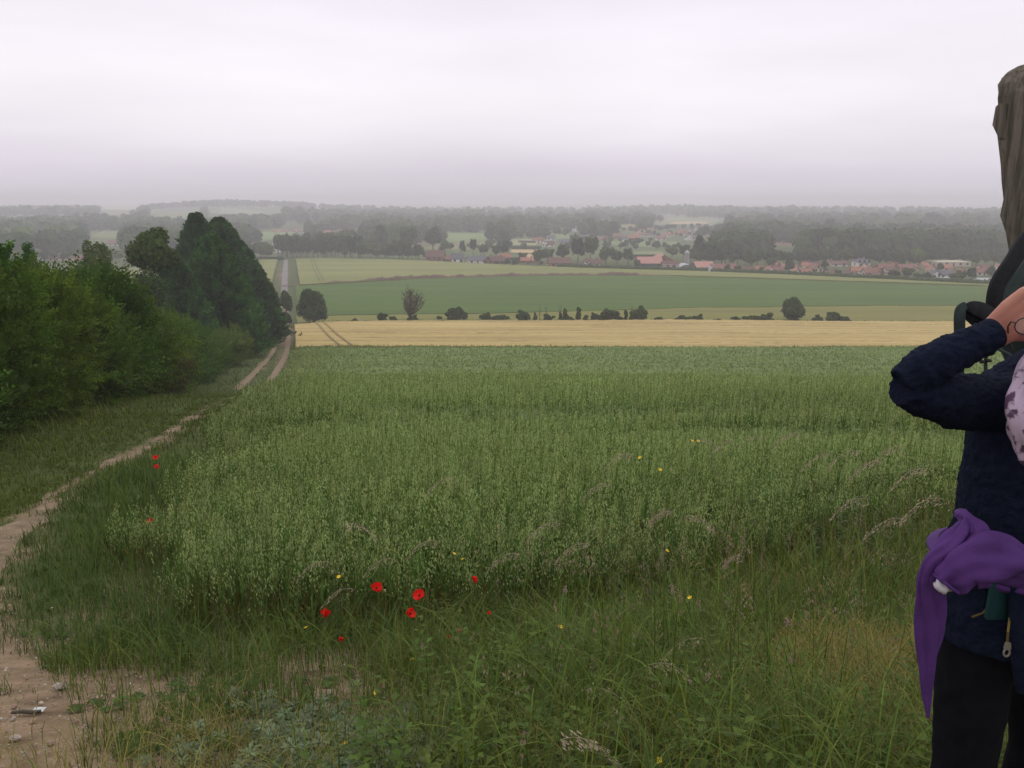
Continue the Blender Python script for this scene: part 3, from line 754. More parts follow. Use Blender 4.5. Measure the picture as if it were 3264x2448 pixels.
tag(SGM.build('seeding_grass', [MATS['grass'], mat('husk', (0.30, 0.21, 0.15), .9, tint=True, trans=.2)]), 'reddish brown seeding grasses mixed through the bank', 'grass', kind='stuff')
# loose chalk pebbles, too many to count
def rock(mb, c, r, seed, flat=.6, k=7, mi=0, tint=(1, 1, 1)):
    rr = np.random.default_rng(seed); V = []
    for i in range(1, k):
        ph = np.pi * i / k
        for j in range(8):
            a = j * np.pi / 4; q = r * (1 + rr.uniform(-.2, .2)); V.append([q * math.sin(ph) * math.cos(a), q * math.sin(ph) * math.sin(a) * .8, q * math.cos(ph) * flat])
    V = [[0, 0, r * flat]] + V + [[0, 0, -r * flat]]; V = np.array(V) + np.array(c)
    Q = [[1 + i * 8 + j, 1 + (i + 1) * 8 + j, 1 + (i + 1) * 8 + (j + 1) % 8, 1 + i * 8 + (j + 1) % 8] for i in range(k - 2) for j in range(8)]
    n = len(V); Tt = [[0, 1 + j, 1 + (j + 1) % 8] for j in range(8)] + [[n - 1, n - 9 + (j + 1) % 8, n - 9 + j] for j in range(8)]
    mb.add(V, Q, tint, mi); mb.add(V, Tt, tint, mi)
PM = MB(); rb = MB(); rock(rb, (0, 0, 0), 1, 3, k=4); tv = rb.V[0]; tq = rb.F[0][0]; tt_ = rb.F[1][0] - 0
x, y = sample(15000, 1.9, 9, .75, .6, 1.3); k = (trkmask(x, y) > .35) & (x < 1.2); x, y = x[k], y[k]
s = rng.uniform(.002, .008, len(x)) * np.where(rng.random(len(x)) < .04, 2.2, 1)
P = np.stack([x, y, T(x, y) + .012], 1); rz = rng.random(len(x)) * 6.28; tn = rand_tint(rng, len(x), (1, 1, 1), .35, .05) * np.where(rng.random((len(x), 1)) < .7, np.array([[.72, .56, .48]]), 1)
scatter(PM, tv, tq, P, rz, s, tn); scatter(PM, tv, (tt_ - 0) % len(tv), P, rz, s, tn)
mat('pebble', (0.36, 0.31, 0.27), 0.9, tint=True)
tag(PM.build('pebbles', MATS['pebble']), 'small pale chalk pebbles strewn over the bare earth', 'pebbles', kind='stuff')

# ------------------------------------------------------------------ single things in the foreground
def place_rock(px, py, r, seed, label, flat=.6):
    x, y = at(px, py); mb = MB(); rock(mb, (0, 0, r * flat * .6), r, seed, flat)
    o = mb.build('stone', MATS['stone'], loc=(x, y, Tz(x, y) + .004), smooth=False); tag(o, label, 'stone', 'loose stones on the bare earth')
place_rock(60, 690, .035, 1, 'largest pale chalk lump on the bare earth, with a reddish underside')
place_rock(15, 741, .022, 2, 'round stone at the bottom left beside a dark leaf')
place_rock(52, 607 + 3, .02, 3, 'small white stone lying where weeds meet the lane')
place_rock(6, 612, .018, 4, 'flat white stone on the lane at the left edge of the picture', .35)
place_rock(150, 642, .016, 5, 'small pale stone on the bare earth under the front of the oats')
x, y = at(26, 716)
mb = MB(); mb.tube([(-.06, 0, .012), (-.02, .006, .014), (.03, .002, .013), (.06, .012, .012)], [.007, .009, .009, .006], k=8)
tag(mb.build('stick', MATS['bark'], loc=(x, y, Tz(x, y) + .004)), 'short brown stick lying on the bare earth', 'stick')
x, y = at(39, 713); mat('foil', (0.5, 0.5, 0.52), .4)
mb = MB(); gx = np.linspace(-.025, .025, 7); X, Y = np.meshgrid(gx, gx * .7); Z = .012 + .010 * fbm(X * 90, Y * 90, 3)
V = np.stack([X, Y, Z], -1).reshape(-1, 3); ii = (np.arange(6)[:, None] * 7 + np.arange(6)[None]).ravel(); mb.add(V, np.stack([ii, ii + 1, ii + 8, ii + 7], 1))
tag(mb.build('crumpled_wrapper', MATS['foil'], loc=(x, y, Tz(x, y))), 'crumpled white scrap of wrapper at the end of the stick', 'litter')

# poppies
mat('poppy', (0.78, 0.012, 0.010), .6, tint=True, trans=.35, spec=.2)
mat('poppy_dark', (0.01, 0.006, 0.008), .8)
mat('stem', (0.085, 0.12, 0.04), .8)
def petal_mesh(r, az, op, mb, rr):
    a = np.linspace(-1, 1, 7); t = np.linspace(0, 1, 5)
    A, TT_ = np.meshgrid(a, t)
    wd = r * .85 * np.sin(np.pi * (.10 + .72 * TT_)) * (1 + .12 * np.sin(A * 7 + az)); X = TT_ * r * np.cos(op * TT_) * (1 + .10 * np.sin(A * 11 + az * 3) * TT_); Z = TT_ * r * np.sin(op * TT_) * 1.0 + r * .16 * (fbm(A * 3 + az * 7, TT_ * 3 + az, 5) - .5) * 2 * TT_ + r * .08 * np.sin(A * 9 + rr.uniform(0, 6)) * TT_
    Y = A * wd * .95; X = X - .12 * r * A ** 2
    c, s = math.cos(az), math.sin(az)
    V = np.stack([X * c - Y * s, X * s + Y * c, Z], -1).reshape(-1, 3)
    ii = (np.arange(4)[:, None] * 7 + np.arange(6)[None]).ravel()
    mb.add(V, np.stack([ii, ii + 1, ii + 8, ii + 7], 1), (1, 1 + rr.uniform(0, .6), 1))
def poppy(px, py, dist, d, tilt, op, label, seed):
    kx, kz = ray(px, py); X, Y, Z = kx * dist, dist, CAMZ + kz * dist
    g0 = Tz(X, Y + .02); root = empty('poppy', (X + .03, Y + .02, g0)); tag(root, label, 'poppy', 'red poppies at the edge of the oats', 'thing')
    rr = np.random.default_rng(seed); h = Z - g0
    mb = MB(); mb.tube([(0, 0, 0), (.01 * rr.uniform(-1, 1), 0, h * .4), (-.01, -.01, h * .8), (-.03, -.02, h)], [.0022, .002, .0018, .0016], k=5); mb.build('stem', MATS['stem'], root)
    mb = MB()
    for i in range(4): petal_mesh(d * .56 * rr.uniform(.72, 1.08), i * math.pi / 2 + rr.uniform(-.25, .25), op * rr.uniform(.4, 1.5), mb, rr)
    fl = mb.build('petals', MATS['poppy'], root, loc=(-.03, -.02, h), smooth=True); fl.rotation_euler = tilt
    mb = MB(); rock(mb, (0, 0, d * .07), d * .09, seed, 1.0, k=5); c = mb.build('flower_centre', MATS['poppy_dark'], fl)
PO = [(376.5, 588, 4.7, .068, (.75, .1, .2), .7, 'open red poppy with a dark centre, upper left of the five big blooms'),
      (419.5, 596, 4.6, .07, (.35, -.3, .5), .45, 'red poppy with spread wide petals between two others'),
      (410, 614, 4.4, .066, (.8, .1, 1.0), .6, 'ragged red poppy low under the widest bloom'),
      (325, 614.5, 4.35, .070, (.5, .3, .2), .9, 'bright cupped red poppy, leftmost of the big blooms'),
      (473.5, 580, 4.9, .05, (.9, .4, .9), 1.3, 'folded narrow red poppy nearest the tangle of weeds at the right'),
      (341, 639.5, 4.1, .030, (.8, .2, .2), 1.3, 'tiny closed orange red poppy below the leftmost bloom'),
      (489, 613.5, 4.4, .030, (.6, .2, .6), 1.0, 'small half hidden red poppy among the weeds right of the blooms'),
      (459, 630, 4.2, .026, (.6, .2, .6), 1.0, 'small ragged orange poppy above another among the weeds'),
      (448, 637, 4.1, .026, (.9, .2, .1), 1.2, 'small orange poppy lowest among the weeds at the centre'),
      (155.5, 457.5, 11.2, .075, (.7, .1, .1), .6, 'far red poppy, upper of two at the corner of the oats'),
      (156.5, 467, 10.8, .08, (.7, .1, .1), .6, 'far red poppy, lower of two at the corner of the oats'),
      (149.5, 522, 7.6, .06, (.7, .1, .1), .8, 'small red poppy at the left edge of the oats by the tall verge')]
for i, p in enumerate(PO): poppy(*p, seed=100 + i)
mat('poppy_pod', (0.25, 0.24, 0.13), .8)
def pod(px, py, dist, label, seed):
    kx, kz = ray(px, py); X, Y, Z = kx * dist, dist, CAMZ + kz * dist; h = Z - Tz(X, Y)
    root = empty('poppy_pod', (X, Y, Tz(X, Y))); tag(root, label, 'seed pod', 'poppy seed pods', 'thing')
    MB().tube([(0, 0, 0), (.01, .01, h * .5), (0, 0, h)], .0018, k=5).build('stem', MATS['stem'], root)
    MB().tube([(0, 0, h), (0, 0, h + .006), (0, 0, h + .014), (0, 0, h + .018)], [.003, .0075, .006, .007], k=8).build('pod', MATS['poppy_pod'], root)
pod(332.5, 574, 4.4, 'pale poppy seed pod on a tall stem above the leftmost bloom', 1)
pod(385, 592.5, 4.6, 'whitish poppy bud touching the upper left bloom', 2)

# yellow flowers and pink heads
mat('yellow', (0.75, 0.50, 0.02), .6); mat('pink', (0.34, 0.22, 0.19), .8); mat('magenta', (0.18, 0.03, 0.10), .8)
def flower(px, py, dist, r, m, nm, label, cat, grp):
    kx, kz = ray(px, py); X, Y, Z = kx * dist, dist, CAMZ + kz * dist; g0 = Tz(X, Y); h = max(Z - g0, .04)
    root = empty(nm, (X, Y, g0)); tag(root, label, cat, grp, 'thing')
    MB().tube([(0, 0, 0), (.008, .004, h * .5), (0, 0, h)], .0012, k=4).build('stem', MATS['stem'], root)
    mb = MB()
    if m == 'yellow':
        for i in range(5):
            a = i * 1.2566; c, s = math.cos(a), math.sin(a); mb.add([[0, 0, 0], [r * .7 * c - r * .45 * s, r * .7 * s + r * .45 * c, r * .3], [r * c, r * s, r * .5], [r * .7 * c + r * .45 * s, r * .7 * s - r * .45 * c, r * .3]], [[0, 1, 2, 3]])
        o = mb.build('petals', MATS[m], root, loc=(0, 0, h)); o.rotation_euler = (.5, 0, px)
    else:
        rr = np.random.default_rng(int(px))
        for i in range(26):
            c = rr.normal(0, r * .4, 3) + [0, 0, rr.uniform(-r, r)]; mb.box(c, (r * .35,) * 3, rz=rr.random() * 3)
        mb.build('flower_head', MATS[m], root, loc=(0, 0, h))
YL = [(339, 577, 4.5), (306, 628, 4.2), (454, 554, 5.0), (690, 598, 4.0), (637.5, 522, 5.6), (640, 458, 8), (660, 470, 8), (692, 441, 9), (698, 441.5, 9.2), (693, 412, 12), (700, 466, 8), (667, 551, 5), (560, 627, 3.9), (659, 761, 2.35), (345, 744, 2.7), (376, 693, 3.2), (412, 660, 3.6), (463, 559.5, 4.8), (612, 527, 5.6), (725, 450, 8.5)]
places = ['above the leftmost poppy', 'under the leftmost poppy', 'in the oats between the poppies', 'brightest, in the weeds at the centre right', 'in the weeds near tall drooping grass', 'at the left of the loose sprinkle over the oats', 'in the middle of the sprinkle over the oats', 'left one of a pair over the oats', 'right one of a pair over the oats', 'highest and farthest in the oats', 'just below the pair over the oats', 'beside dark weed stems', 'in the grass below the small orange poppies', 'at the bottom edge of the picture', 'low in the grass at the bottom left', 'in thin grass above the silvery leaves', 'in the grass left of the centre', 'over the folded poppy', 'at the edge of the tall weeds', 'rightmost of the sprinkle over the oats']
for (a, b, c), s in zip(YL, places): flower(a, b, c, .013 if c < 7 else .02, 'yellow', 'yellow_flower', 'small yellow flower ' + s, 'flower', 'yellow wild flowers')
PK = [(672, 590, 4.0, 'pale pink flower head beside the bright yellow one'), (791, 660, 3.1, 'pink plume of a flower in the dense grass right of the centre'), (708, 677, 3.0, 'pinkish flower head standing in the middle of the grass'), (565, 590, 4.2, 'pale mauve flower head on the weeds right of the poppies'), (788, 623, 3.3, 'small pink head above the pink plume')]
for a, b, c, s in PK: flower(a, b, c, .013, 'pink', 'pink_flower', s, 'flower', 'pink wild flowers')
flower(438.5, 680, 3.4, .011, 'magenta', 'clover_flower', 'dark magenta clover head in the grass below the poppies', 'flower', 'clover')

# tall seeding grasses that stand out singly
mat('seed_head', (0.42, 0.33, 0.24), .9, tint=True, trans=.2)
def seed_grass(px, py, dist, bx, label, seed, full=1.0, length=.22, droopd=1):
    """px,py: highest point of the drooping head; bx: sideways shift of the foot"""
    rr = np.random.default_rng(seed)
    kx, kz = ray(px, py); X, Y, Z = kx * dist, dist, CAMZ + kz * dist
    fx = X + bx; fy = Y + rr.uniform(-.05, .1); g0 = Tz(fx, fy); h = Z - g0
    root = empty('tall_grass', (fx, fy, g0)); tag(root, label, 'grass stem', 'tall seeding grasses', 'thing')
    t = np.linspace(0, 1, 9)[:, None]
    top = np.array([X - fx, Y - fy, h])
    P = np.array([[0, 0, 0]]) * (1 - t) + top * t; P[:, :2] *= t ** 0.8
    MB().tube(P, np.linspace(.0022, .0013, 9), k=4).build('stem', MATS['stem'], root)
    # head arches over away from the foot
    d = np.sign(-bx) * droopd if bx else 1; d = -d if droopd < 0 else d
    q = np.linspace(0, 1, 14)
    hx = top[0] + d * length * (q * .95); hz_ = top[2] + length * (.42 * q - .95 * q ** 2); hy = top[1] + 0 * q
    mb = MB(); mb.tube(np.stack([hx, hy, hz_], 1), .0011, k=4)
    n = int(90 * full)
    u = rr.random(n); cx = np.interp(u, q, hx) ; cz = np.interp(u, q, hz_)
    off = rr.normal(0, .012, (n, 3)) * np.array([1, 1, 1]) * (1.2 - u)[:, None]; off[:, 2] -= np.abs(rr.normal(0, .012, n))
    P = np.stack([cx, hy[0] + 0 * u, cz], 1) + off
    b = rr.random(n) * 6.28; dd = np.stack([np.cos(b) * .4 + d * .5, np.sin(b) * .4, -.6 * np.ones(n)], 1); sl = .018 * rr.uniform(.6, 1.3, n)[:, None]
    ww = np.stack([-np.sin(b), np.cos(b), .3 * np.ones(n)], 1) * .0028
    V = np.stack([P, P + dd * sl * .5 + ww, P + dd * sl, P + dd * sl * .5 - ww], 1).reshape(-1, 3)
    mb.add(V, np.arange(n * 4).reshape(-1, 4), np.repeat(rand_tint(rr, n, (1, 1, 1), .3, .05), 4, 0))
    mb.build('seed_head', MATS['seed_head'], root)
    # a leaf or two
    for zf, bd in ((.25, 1.2), (.45, 1.6)):
        mb = MB(); blades(mb, np.array([[0, 0, h * zf]]), .22, .006, rr.random(1) * 6.28, np.array([bd]), (1, 1, 1)); mb.build('leaf', MATS['grass'], root)
SG = [(345, 525, 4.6, -.12, 'tall grass with an arched head over the oats above the poppies'), (330, 563, 4.5, .14, 'pale drooping grass head above the leftmost poppy', 1.2),
      (455, 480, 5.2, .3, 'arched grass head high over the middle of the oats'), (438, 542, 4.8, .2, 'drooping grass head left of the folded poppy'),
      (633, 455, 5.5, .25, 'fawn grass head leaning left over the oats near the yellow flowers', 1.3), (612, 485, 5.2, .3, 'thin grass head bent left over the oats'),
      (560, 524, 4.7, .25, 'grass head arching over the tall weeds'), (590, 545, 4.4, .2, 'grass head drooping over the leafy weeds', 1.2), (684, 517, 4.8, -.2, 'grass stem bent over beside the whitish husks', 1.2),
      (672, 512, 4.6, .1, 'bleached feathery grass head, thickest in the weeds', 1.8, .14), (697, 440, 6.5, -.15, 'grass head high over the oats right of the pair of yellow flowers'),
      (735, 442, 6.6, .25, 'short drooping head in the oats, farthest of the middle ones'), (762, 437, 6.8, .2, 'reddish grass head over the oats toward the right'), (800, 435, 6.0, .3, 'long grass head bowing left below the elbow', 1.2),
      (832, 455, 5.5, .2, 'pale grass head below the elbow of the walker'), (860, 452, 5.2, .25, 'grass head bowed left of the sleeve'), (884, 462, 4.6, .3, 'plump grass head bowed to the left under the sleeve', 1.4),
      (905, 448, 4.8, .2, 'grass head rising just under the upper arm'), (930, 470, 4.2, .2, 'tall fawn head leaning towards the walker', 1.3), (945, 500, 3.6, .2, 'curved grass head close to the jacket'), (868, 500, 4.4, .3, 'arching grass head above the nettles', 1.2),
      (905, 520, 3.8, .25, 'long grass head arching over the dark weeds at the right'), (560, 740, 2.3, -.25, 'thick brownish grass head leaning right at the bottom', 1.8, .2), (585, 690, 2.9, -.1, 'loose grass head in the grass at the bottom centre', .8), (650, 665, 3.0, -.2, 'grass head in the middle of the bank', .8),
      (395, 560, 4.9, .15, 'thin grass head just over the uppermost poppy'), (520, 555, 4.5, .2, 'bent grass head over dark stems of the crop'), (742, 556, 4.4, .15, 'whitish husk of a grass among the weeds', 1.6, .1), (355, 590, 4.4, .1, 'slight grass head between two big poppies', .6), (705, 640, 3.4, .2, 'grass head lying low over the meadow', .9)]
for i, a in enumerate(SG): seed_grass(*a[:5], seed=300 + i, full=a[5] if len(a) > 5 else 1.0, length=a[6] if len(a) > 6 else .2)

# nettles and tall leafy weeds
ORD = 'leftmost,second,third,fourth,fifth,sixth,seventh,eighth,ninth,tenth,eleventh,twelfth,thirteenth,fourteenth,fifteenth,sixteenth,seventeenth,eighteenth,nineteenth,twentieth'.split(',')
def ordinal(i):
    n = i + 1
    if n <= 20: return ORD[n - 1]
    if n % 10 == 0: return {30: 'thirtieth', 40: 'fortieth'}[n]
    return {2: 'twenty-', 3: 'thirty-', 4: 'forty-'}[n // 10] + ('first' if n % 10 == 1 else ORD[n % 10 - 1])
def nth(label, i):
    return ' '.join((ordinal(i) + (' ' if i == 0 else ' from the left, ') + label).split()[:16])
mat('nettle', (0.045, 0.075, 0.022), .75, tint=True, trans=.2, spec=.2)
def weed_proto(name, h, npair, ll, lw, seed, tint):
    rr = np.random.default_rng(seed); root = empty(name, (0, 0, 0))
    MB().tube([(0, 0, 0), (.01, 0, h * .5), (0, .01, h)], [.004, .003, .0015], k=5, tint=(1, 1, 1)).build('stem', MATS['stem'], root)
    mb = MB()
    for i in range(npair):
        z = h * (.2 + .8 * i / npair); s_ = 1.0 - .65 * (i / npair) ** 2
        for k_ in (0, 1):
            a = i * 1.571 + k_ * math.pi + rr.uniform(-.2, .2); L_ = ll * s_ * rr.uniform(.8, 1.2); c, s = math.cos(a), math.sin(a); dz = rr.uniform(-.45, .1)
            q = np.array([0, .3, .7, 1.0]); wv = np.array([.15, 1, .7, .02]) * lw * s_
            P = np.stack([c * L_ * q, s * L_ * q, z + L_ * (.25 * q + dz * q ** 2)], 1); sd_ = np.array([-s, c, 0])
            V = np.concatenate([P + sd_ * wv[:, None], P - sd_ * wv[:, None]]); mb.add(V, [[j, j + 1, j + 5, j + 4] for j in range(3)], rand_tint(rr, 1, tint)[0])
    mb.build('leaves', MATS['nettle'], root); return root
nettle = weed_proto('nettle', .75, 11, .085, .020, 5, (1, 1, 1)); herb = weed_proto('leafy_weed', .5, 16, .04, .009, 6, (1.7, 1.9, 1.2))
def place_weed(proto, lst, grp, cat):
    lst = [(*q[:3], nth(q[3], i)) for i, q in enumerate(sorted(lst))]
    for i, (a, b, s, lab) in enumerate(lst):
        o = proto if i == 0 else copy_tree(proto)
        x, y = at(a, b); o.location = (x, y, Tz(x, y) - .01); o.rotation_euler = (rng.uniform(-.12, .12), rng.uniform(-.12, .12), rng.random() * 6.28); o.scale = (s, s, s); tag(o, lab, cat, grp, 'thing')
NT = [(800, 560, .95), (822, 556, 1.05), (838, 566, .95), (856, 560, 1.1), (874, 570, .9), (786, 566, .85), (770, 575, .8), (892, 562, .95), (908, 572, 1.0), (745, 580, .8), (846, 585, .8), (812, 580, .8), (925, 580, .9), (720, 572, .8)]
place_weed(nettle, [(*n_, 'dark nettle in the stand between oats and walker') for n_ in NT], 'nettles in front of the oats', 'nettle')
HB = [(int(530 + 13 * i + rng.uniform(-8, 8)), int(620 + rng.uniform(-38, 40)), rng.uniform(.7, 1.1)) for i in range(26)]
place_weed(herb, [(*n_, 'small leaved weed in the tangle right of the poppies') for n_ in HB], 'leafy weeds right of the poppies', 'weed')
# ------------------------------------------------------------------ trees and shrubs
def uvball(mb, c, r, rng_, nu=8, nv=6, jit=.12, tint=(1, 1, 1), mi=0):
    c = np.asarray(c); r = np.asarray(r) * np.ones(3); V = [[0, 0, 1.]]
    for i in range(1, nv):
        ph = math.pi * i / nv
        for j in range(nu):
            a = 2 * math.pi * (j + .5 * (i % 2)) / nu; q = 1 + rng_.uniform(-jit, jit); V.append([q * math.sin(ph) * math.cos(a), q * math.sin(ph) * math.sin(a), q * math.cos(ph)])
    V.append([0, 0, -1.]); V = np.array(V) * r + c
    Q = [[1 + i * nu + j, 1 + (i + 1) * nu + j, 1 + (i + 1) * nu + (j + 1) % nu, 1 + i * nu + (j + 1) % nu] for i in range(nv - 2) for j in range(nu)]
    n = len(V); Tt = [[0, 1 + j, 1 + (j + 1) % nu] for j in range(nu)] + [[n - 1, n - 1 - nu + (j + 1) % nu, n - 1 - nu + j] for j in range(nu)]
    mb.add(V, Q, tint, mi); mb.add(V, Tt, tint, mi)

def leafquads(mb, P, Nn, size, elong, rg, tint, up=.3, mi=0):
    n = len(P)
    a = rg.normal(size=(n, 3)); a[:, 2] += up
    Nn = Nn + rg.normal(0, .45, (n, 3)); Nn /= np.linalg.norm(Nn, axis=1)[:, None]
    a = a - Nn * (a * Nn).sum(1)[:, None]; a /= np.linalg.norm(a, axis=1)[:, None] + 1e-9
    b = np.cross(Nn, a); s = size * rg.uniform(.6, 1.4, n)[:, None]
    V = np.stack([P - a * s * .5, P + b * s * .5 / elong + a * s * .05, P + a * s * .5, P - b * s * .5 / elong + a * s * .05], 1).reshape(-1, 3)
    mb.add(V, np.arange(n * 4).reshape(-1, 4), np.repeat(tint, 4, 0) if np.ndim(tint) == 2 else tint, mi)

def crown(mb, c, r, nl, n, size, elong, rg, tint=(1, 1, 1), lob=.45, up=.3, v=.3, hue=.08, core=.80, shape='ball', mi=0, spread=.62, base_cut=None):
    c = np.asarray(c, float); r = np.asarray(r, float)
    d = rg.normal(size=(nl, 3)); d /= np.linalg.norm(d, axis=1)[:, None]
    q = spread * rg.uniform(.5, 1.1, nl)[:, None]
    LC = c + d * q * r
    LR = lob * rg.uniform(.7, 1.2, nl)[:, None] * r
    if nl > 3: LC[0] = c; LR[0] = r * .55
    if base_cut is not None: LC[:, 2] = np.maximum(LC[:, 2], base_cut)
    ar = (LR.mean(1)) ** 2; k = rg.choice(nl, n, p=ar / ar.sum())
    dd = rg.normal(size=(n, 3)); dd[:, 2] += .25; dd /= np.linalg.norm(dd, axis=1)[:, None]
    P = LC[k] + dd * LR[k] * (rg.uniform(.80, 1.12, n) + .3 * rg.random(n) ** 5)[:, None]
    # drop leaves buried in another lobe
    keep = np.ones(n, bool)
    for i in range(nl):
        e = (P - LC[i]) / (LR[i] * .74); keep &= (e ** 2).sum(1) > 1
    P, dd, k = P[keep], dd[keep], k[keep]
    tn = rand_tint(rg, len(P), tint, v, hue) * (rg.uniform(.82, 1.18, nl)[k])[:, None]
    leafquads(mb, P, dd, size, elong, rg, tn, up, mi)
    if core:
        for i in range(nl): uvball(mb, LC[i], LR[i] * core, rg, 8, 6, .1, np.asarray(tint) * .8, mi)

def trunk(mb, h, r, rg, limbs=4, lh=.5, spread=.35, mi=1, k=6):
    mb.tube([(0, 0, -.2), (0, 0, h * .3), (rg.uniform(-.05, .05) * h, 0, h * .62), (0, 0, h)], [r * 1.3, r, r * .75, r * .35], k=k, mi=mi)
    for i in range(limbs):
        a = i * 6.28 / limbs + rg.uniform(-.5, .5); z = h * (lh + .35 * rg.random()); L_ = h * spread * rg.uniform(.7, 1.2)
        mb.tube([(0, 0, z * .8), (math.cos(a) * L_ * .5, math.sin(a) * L_ * .5, z * .8 + L_ * .5), (math.cos(a) * L_, math.sin(a) * L_, z * .8 + L_ * 1.1)], [r * .5, r * .32, r * .12], k=5, mi=mi)

for nm, c, tr_ in (('hedge_leaf', (0.068, 0.105, 0.016), .25), ('conifer_leaf', (0.042, 0.095, 0.020), .1), ('ash_leaf', (0.066, 0.10, 0.030), .25), ('bush_leaf', (0.048, 0.078, 0.022), .15), ('brown_leaf', (0.085, 0.075, 0.03), .15)):
    mat(nm, c, .85, tint=True, trans=tr_, spec=.15)

# spray of leaves on a twig for the near hedge
def spray(rg, L_=.30, k=9, lw=.022, ll=.07):
    V, F = [], []
    for i in range(k):
        t = (i + .6) / k; b = np.array([0, 0, 0]) + np.array([L_ * t, 0, .05 * math.sin(t * 3)])
        s_ = (-1) ** i; a = .8 * s_ + rg.uniform(-.3, .3); d = np.array([math.cos(a), math.sin(a), rg.uniform(-.25, .4)]); sd_ = np.array([-d[1], d[0], rg.uniform(-.5, .5)])
        n = len(V); V += [b, b + d * ll * .5 + sd_ * lw, b + d * ll, b + d * ll * .5 - sd_ * lw]; F.append([n, n + 1, n + 2, n + 3])
    return np.array(V), np.array(F)
def orient_scatter(mb, tv, tf, P, D, s, tint, rg, mi=0):
    """template x axis laid along D, rolled at random"""
    n = len(P); D = D / (np.linalg.norm(D, axis=1)[:, None] + 1e-9)
    u = rg.normal(size=(n, 3)); u -= D * (u * D).sum(1)[:, None]; u /= np.linalg.norm(u, axis=1)[:, None]; v = np.cross(D, u)
    V = P[:, None] + s[:, None, None] * (tv[None, :, 0:1] * D[:, None] + tv[None, :, 1:2] * u[:, None] + tv[None, :, 2:3] * v[:, None])
    F = (tf[None] + (np.arange(n) * len(tv))[:, None, None]).reshape(-1, 4)
    mb.add(V.reshape(-1, 3), F, np.repeat(tint, len(tv), 0), mi)

def hedge_shrub(name, label, cx, cy_, rx, ry, h, n, m, tint, seed, L_=.3, group='hedge along the lane', bumps=26, cat='shrub', scale=1.0):
    rg = np.random.default_rng(seed); g0 = Tz(cx, cy_) - .15
    root = empty(name, (cx, cy_, g0)); tag(root, label, cat, group, 'thing')
    mb = MB(); tv, tf = spray(rg, L_)
    # lobes up the flank and along the top
    LC, LR = [], []
    for i in range(bumps):
        a = rg.uniform(0, 6.28); zz = rg.uniform(.12, .86); q = (1 - .75 * max(0, zz - .45)) * rg.uniform(.35, .72)
        LC.append([math.cos(a) * rx * q, math.sin(a) * ry * q, zz * h]); LR.append([rx * rg.uniform(.2, .36), ry * rg.uniform(.2, .36), h * rg.uniform(.10, .2)])
    LC += [[0, 0, h * .35], [0, 0, h * .62]]; LR += [[rx * .8, ry * .8, h * .35], [rx * .62, ry * .62, h * .33]]
    LC, LR = np.array(LC), np.array(LR); ar = (LR[:, 0] + LR[:, 1]) * LR[:, 2]
    k = rg.choice(len(LC), n, p=ar / ar.sum()); dd = rg.normal(size=(n, 3)); dd[:, 2] += .35; dd /= np.linalg.norm(dd, axis=1)[:, None]
    P = LC[k] + dd * LR[k] * rg.uniform(.86, 1.08, n)[:, None]
    keep = P[:, 2] > -.1
    for i in range(len(LC)): e = (P - LC[i]) / (LR[i] * .82); keep &= (e ** 2).sum(1) > 1
    P, dd, k = P[keep], dd[keep], k[keep]; tn = rand_tint(rg, len(P), tint, .30, .08) * rg.uniform(.75, 1.25, len(LC))[k][:, None] * (.55 + .9 * value_noise(P[:, 0] * 1.9 + P[:, 1] * 1.3, P[:, 2] * 2.4 + seed, seed))[:, None]
    D = dd + rg.normal(0, .5, dd.shape) + np.array([0, 0, .25])
    orient_scatter(mb, tv, tf, P, D, scale * rg.uniform(.6, 1.5, len(P)), tn, rg)
    # long shoots breaking the outline
    j = rg.choice(len(P), max(1, len(P) // 14)); orient_scatter(mb, tv, tf, P[j] + dd[j] * .12, dd[j] + np.array([0, 0, .7]), scale * rg.uniform(1.2, 2.0, len(j)), tn[j] * 1.15, rg)
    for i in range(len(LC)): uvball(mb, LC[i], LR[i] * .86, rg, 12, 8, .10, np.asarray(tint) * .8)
    mb.build('foliage', MATS[m], root)
    st = MB()
    for i in range(4):
        a = i * 1.57; st.tube([(math.cos(a) * .15, math.sin(a) * .15, -.2), (math.cos(a) * rx * .3, math.sin(a) * ry * .3, h * .35), (math.cos(a) * rx * .5, math.sin(a) * ry * .5, h * .7)], [.07, .05, .02], k=5)
    st.build('stem', MATS['bark'], root)
    return root

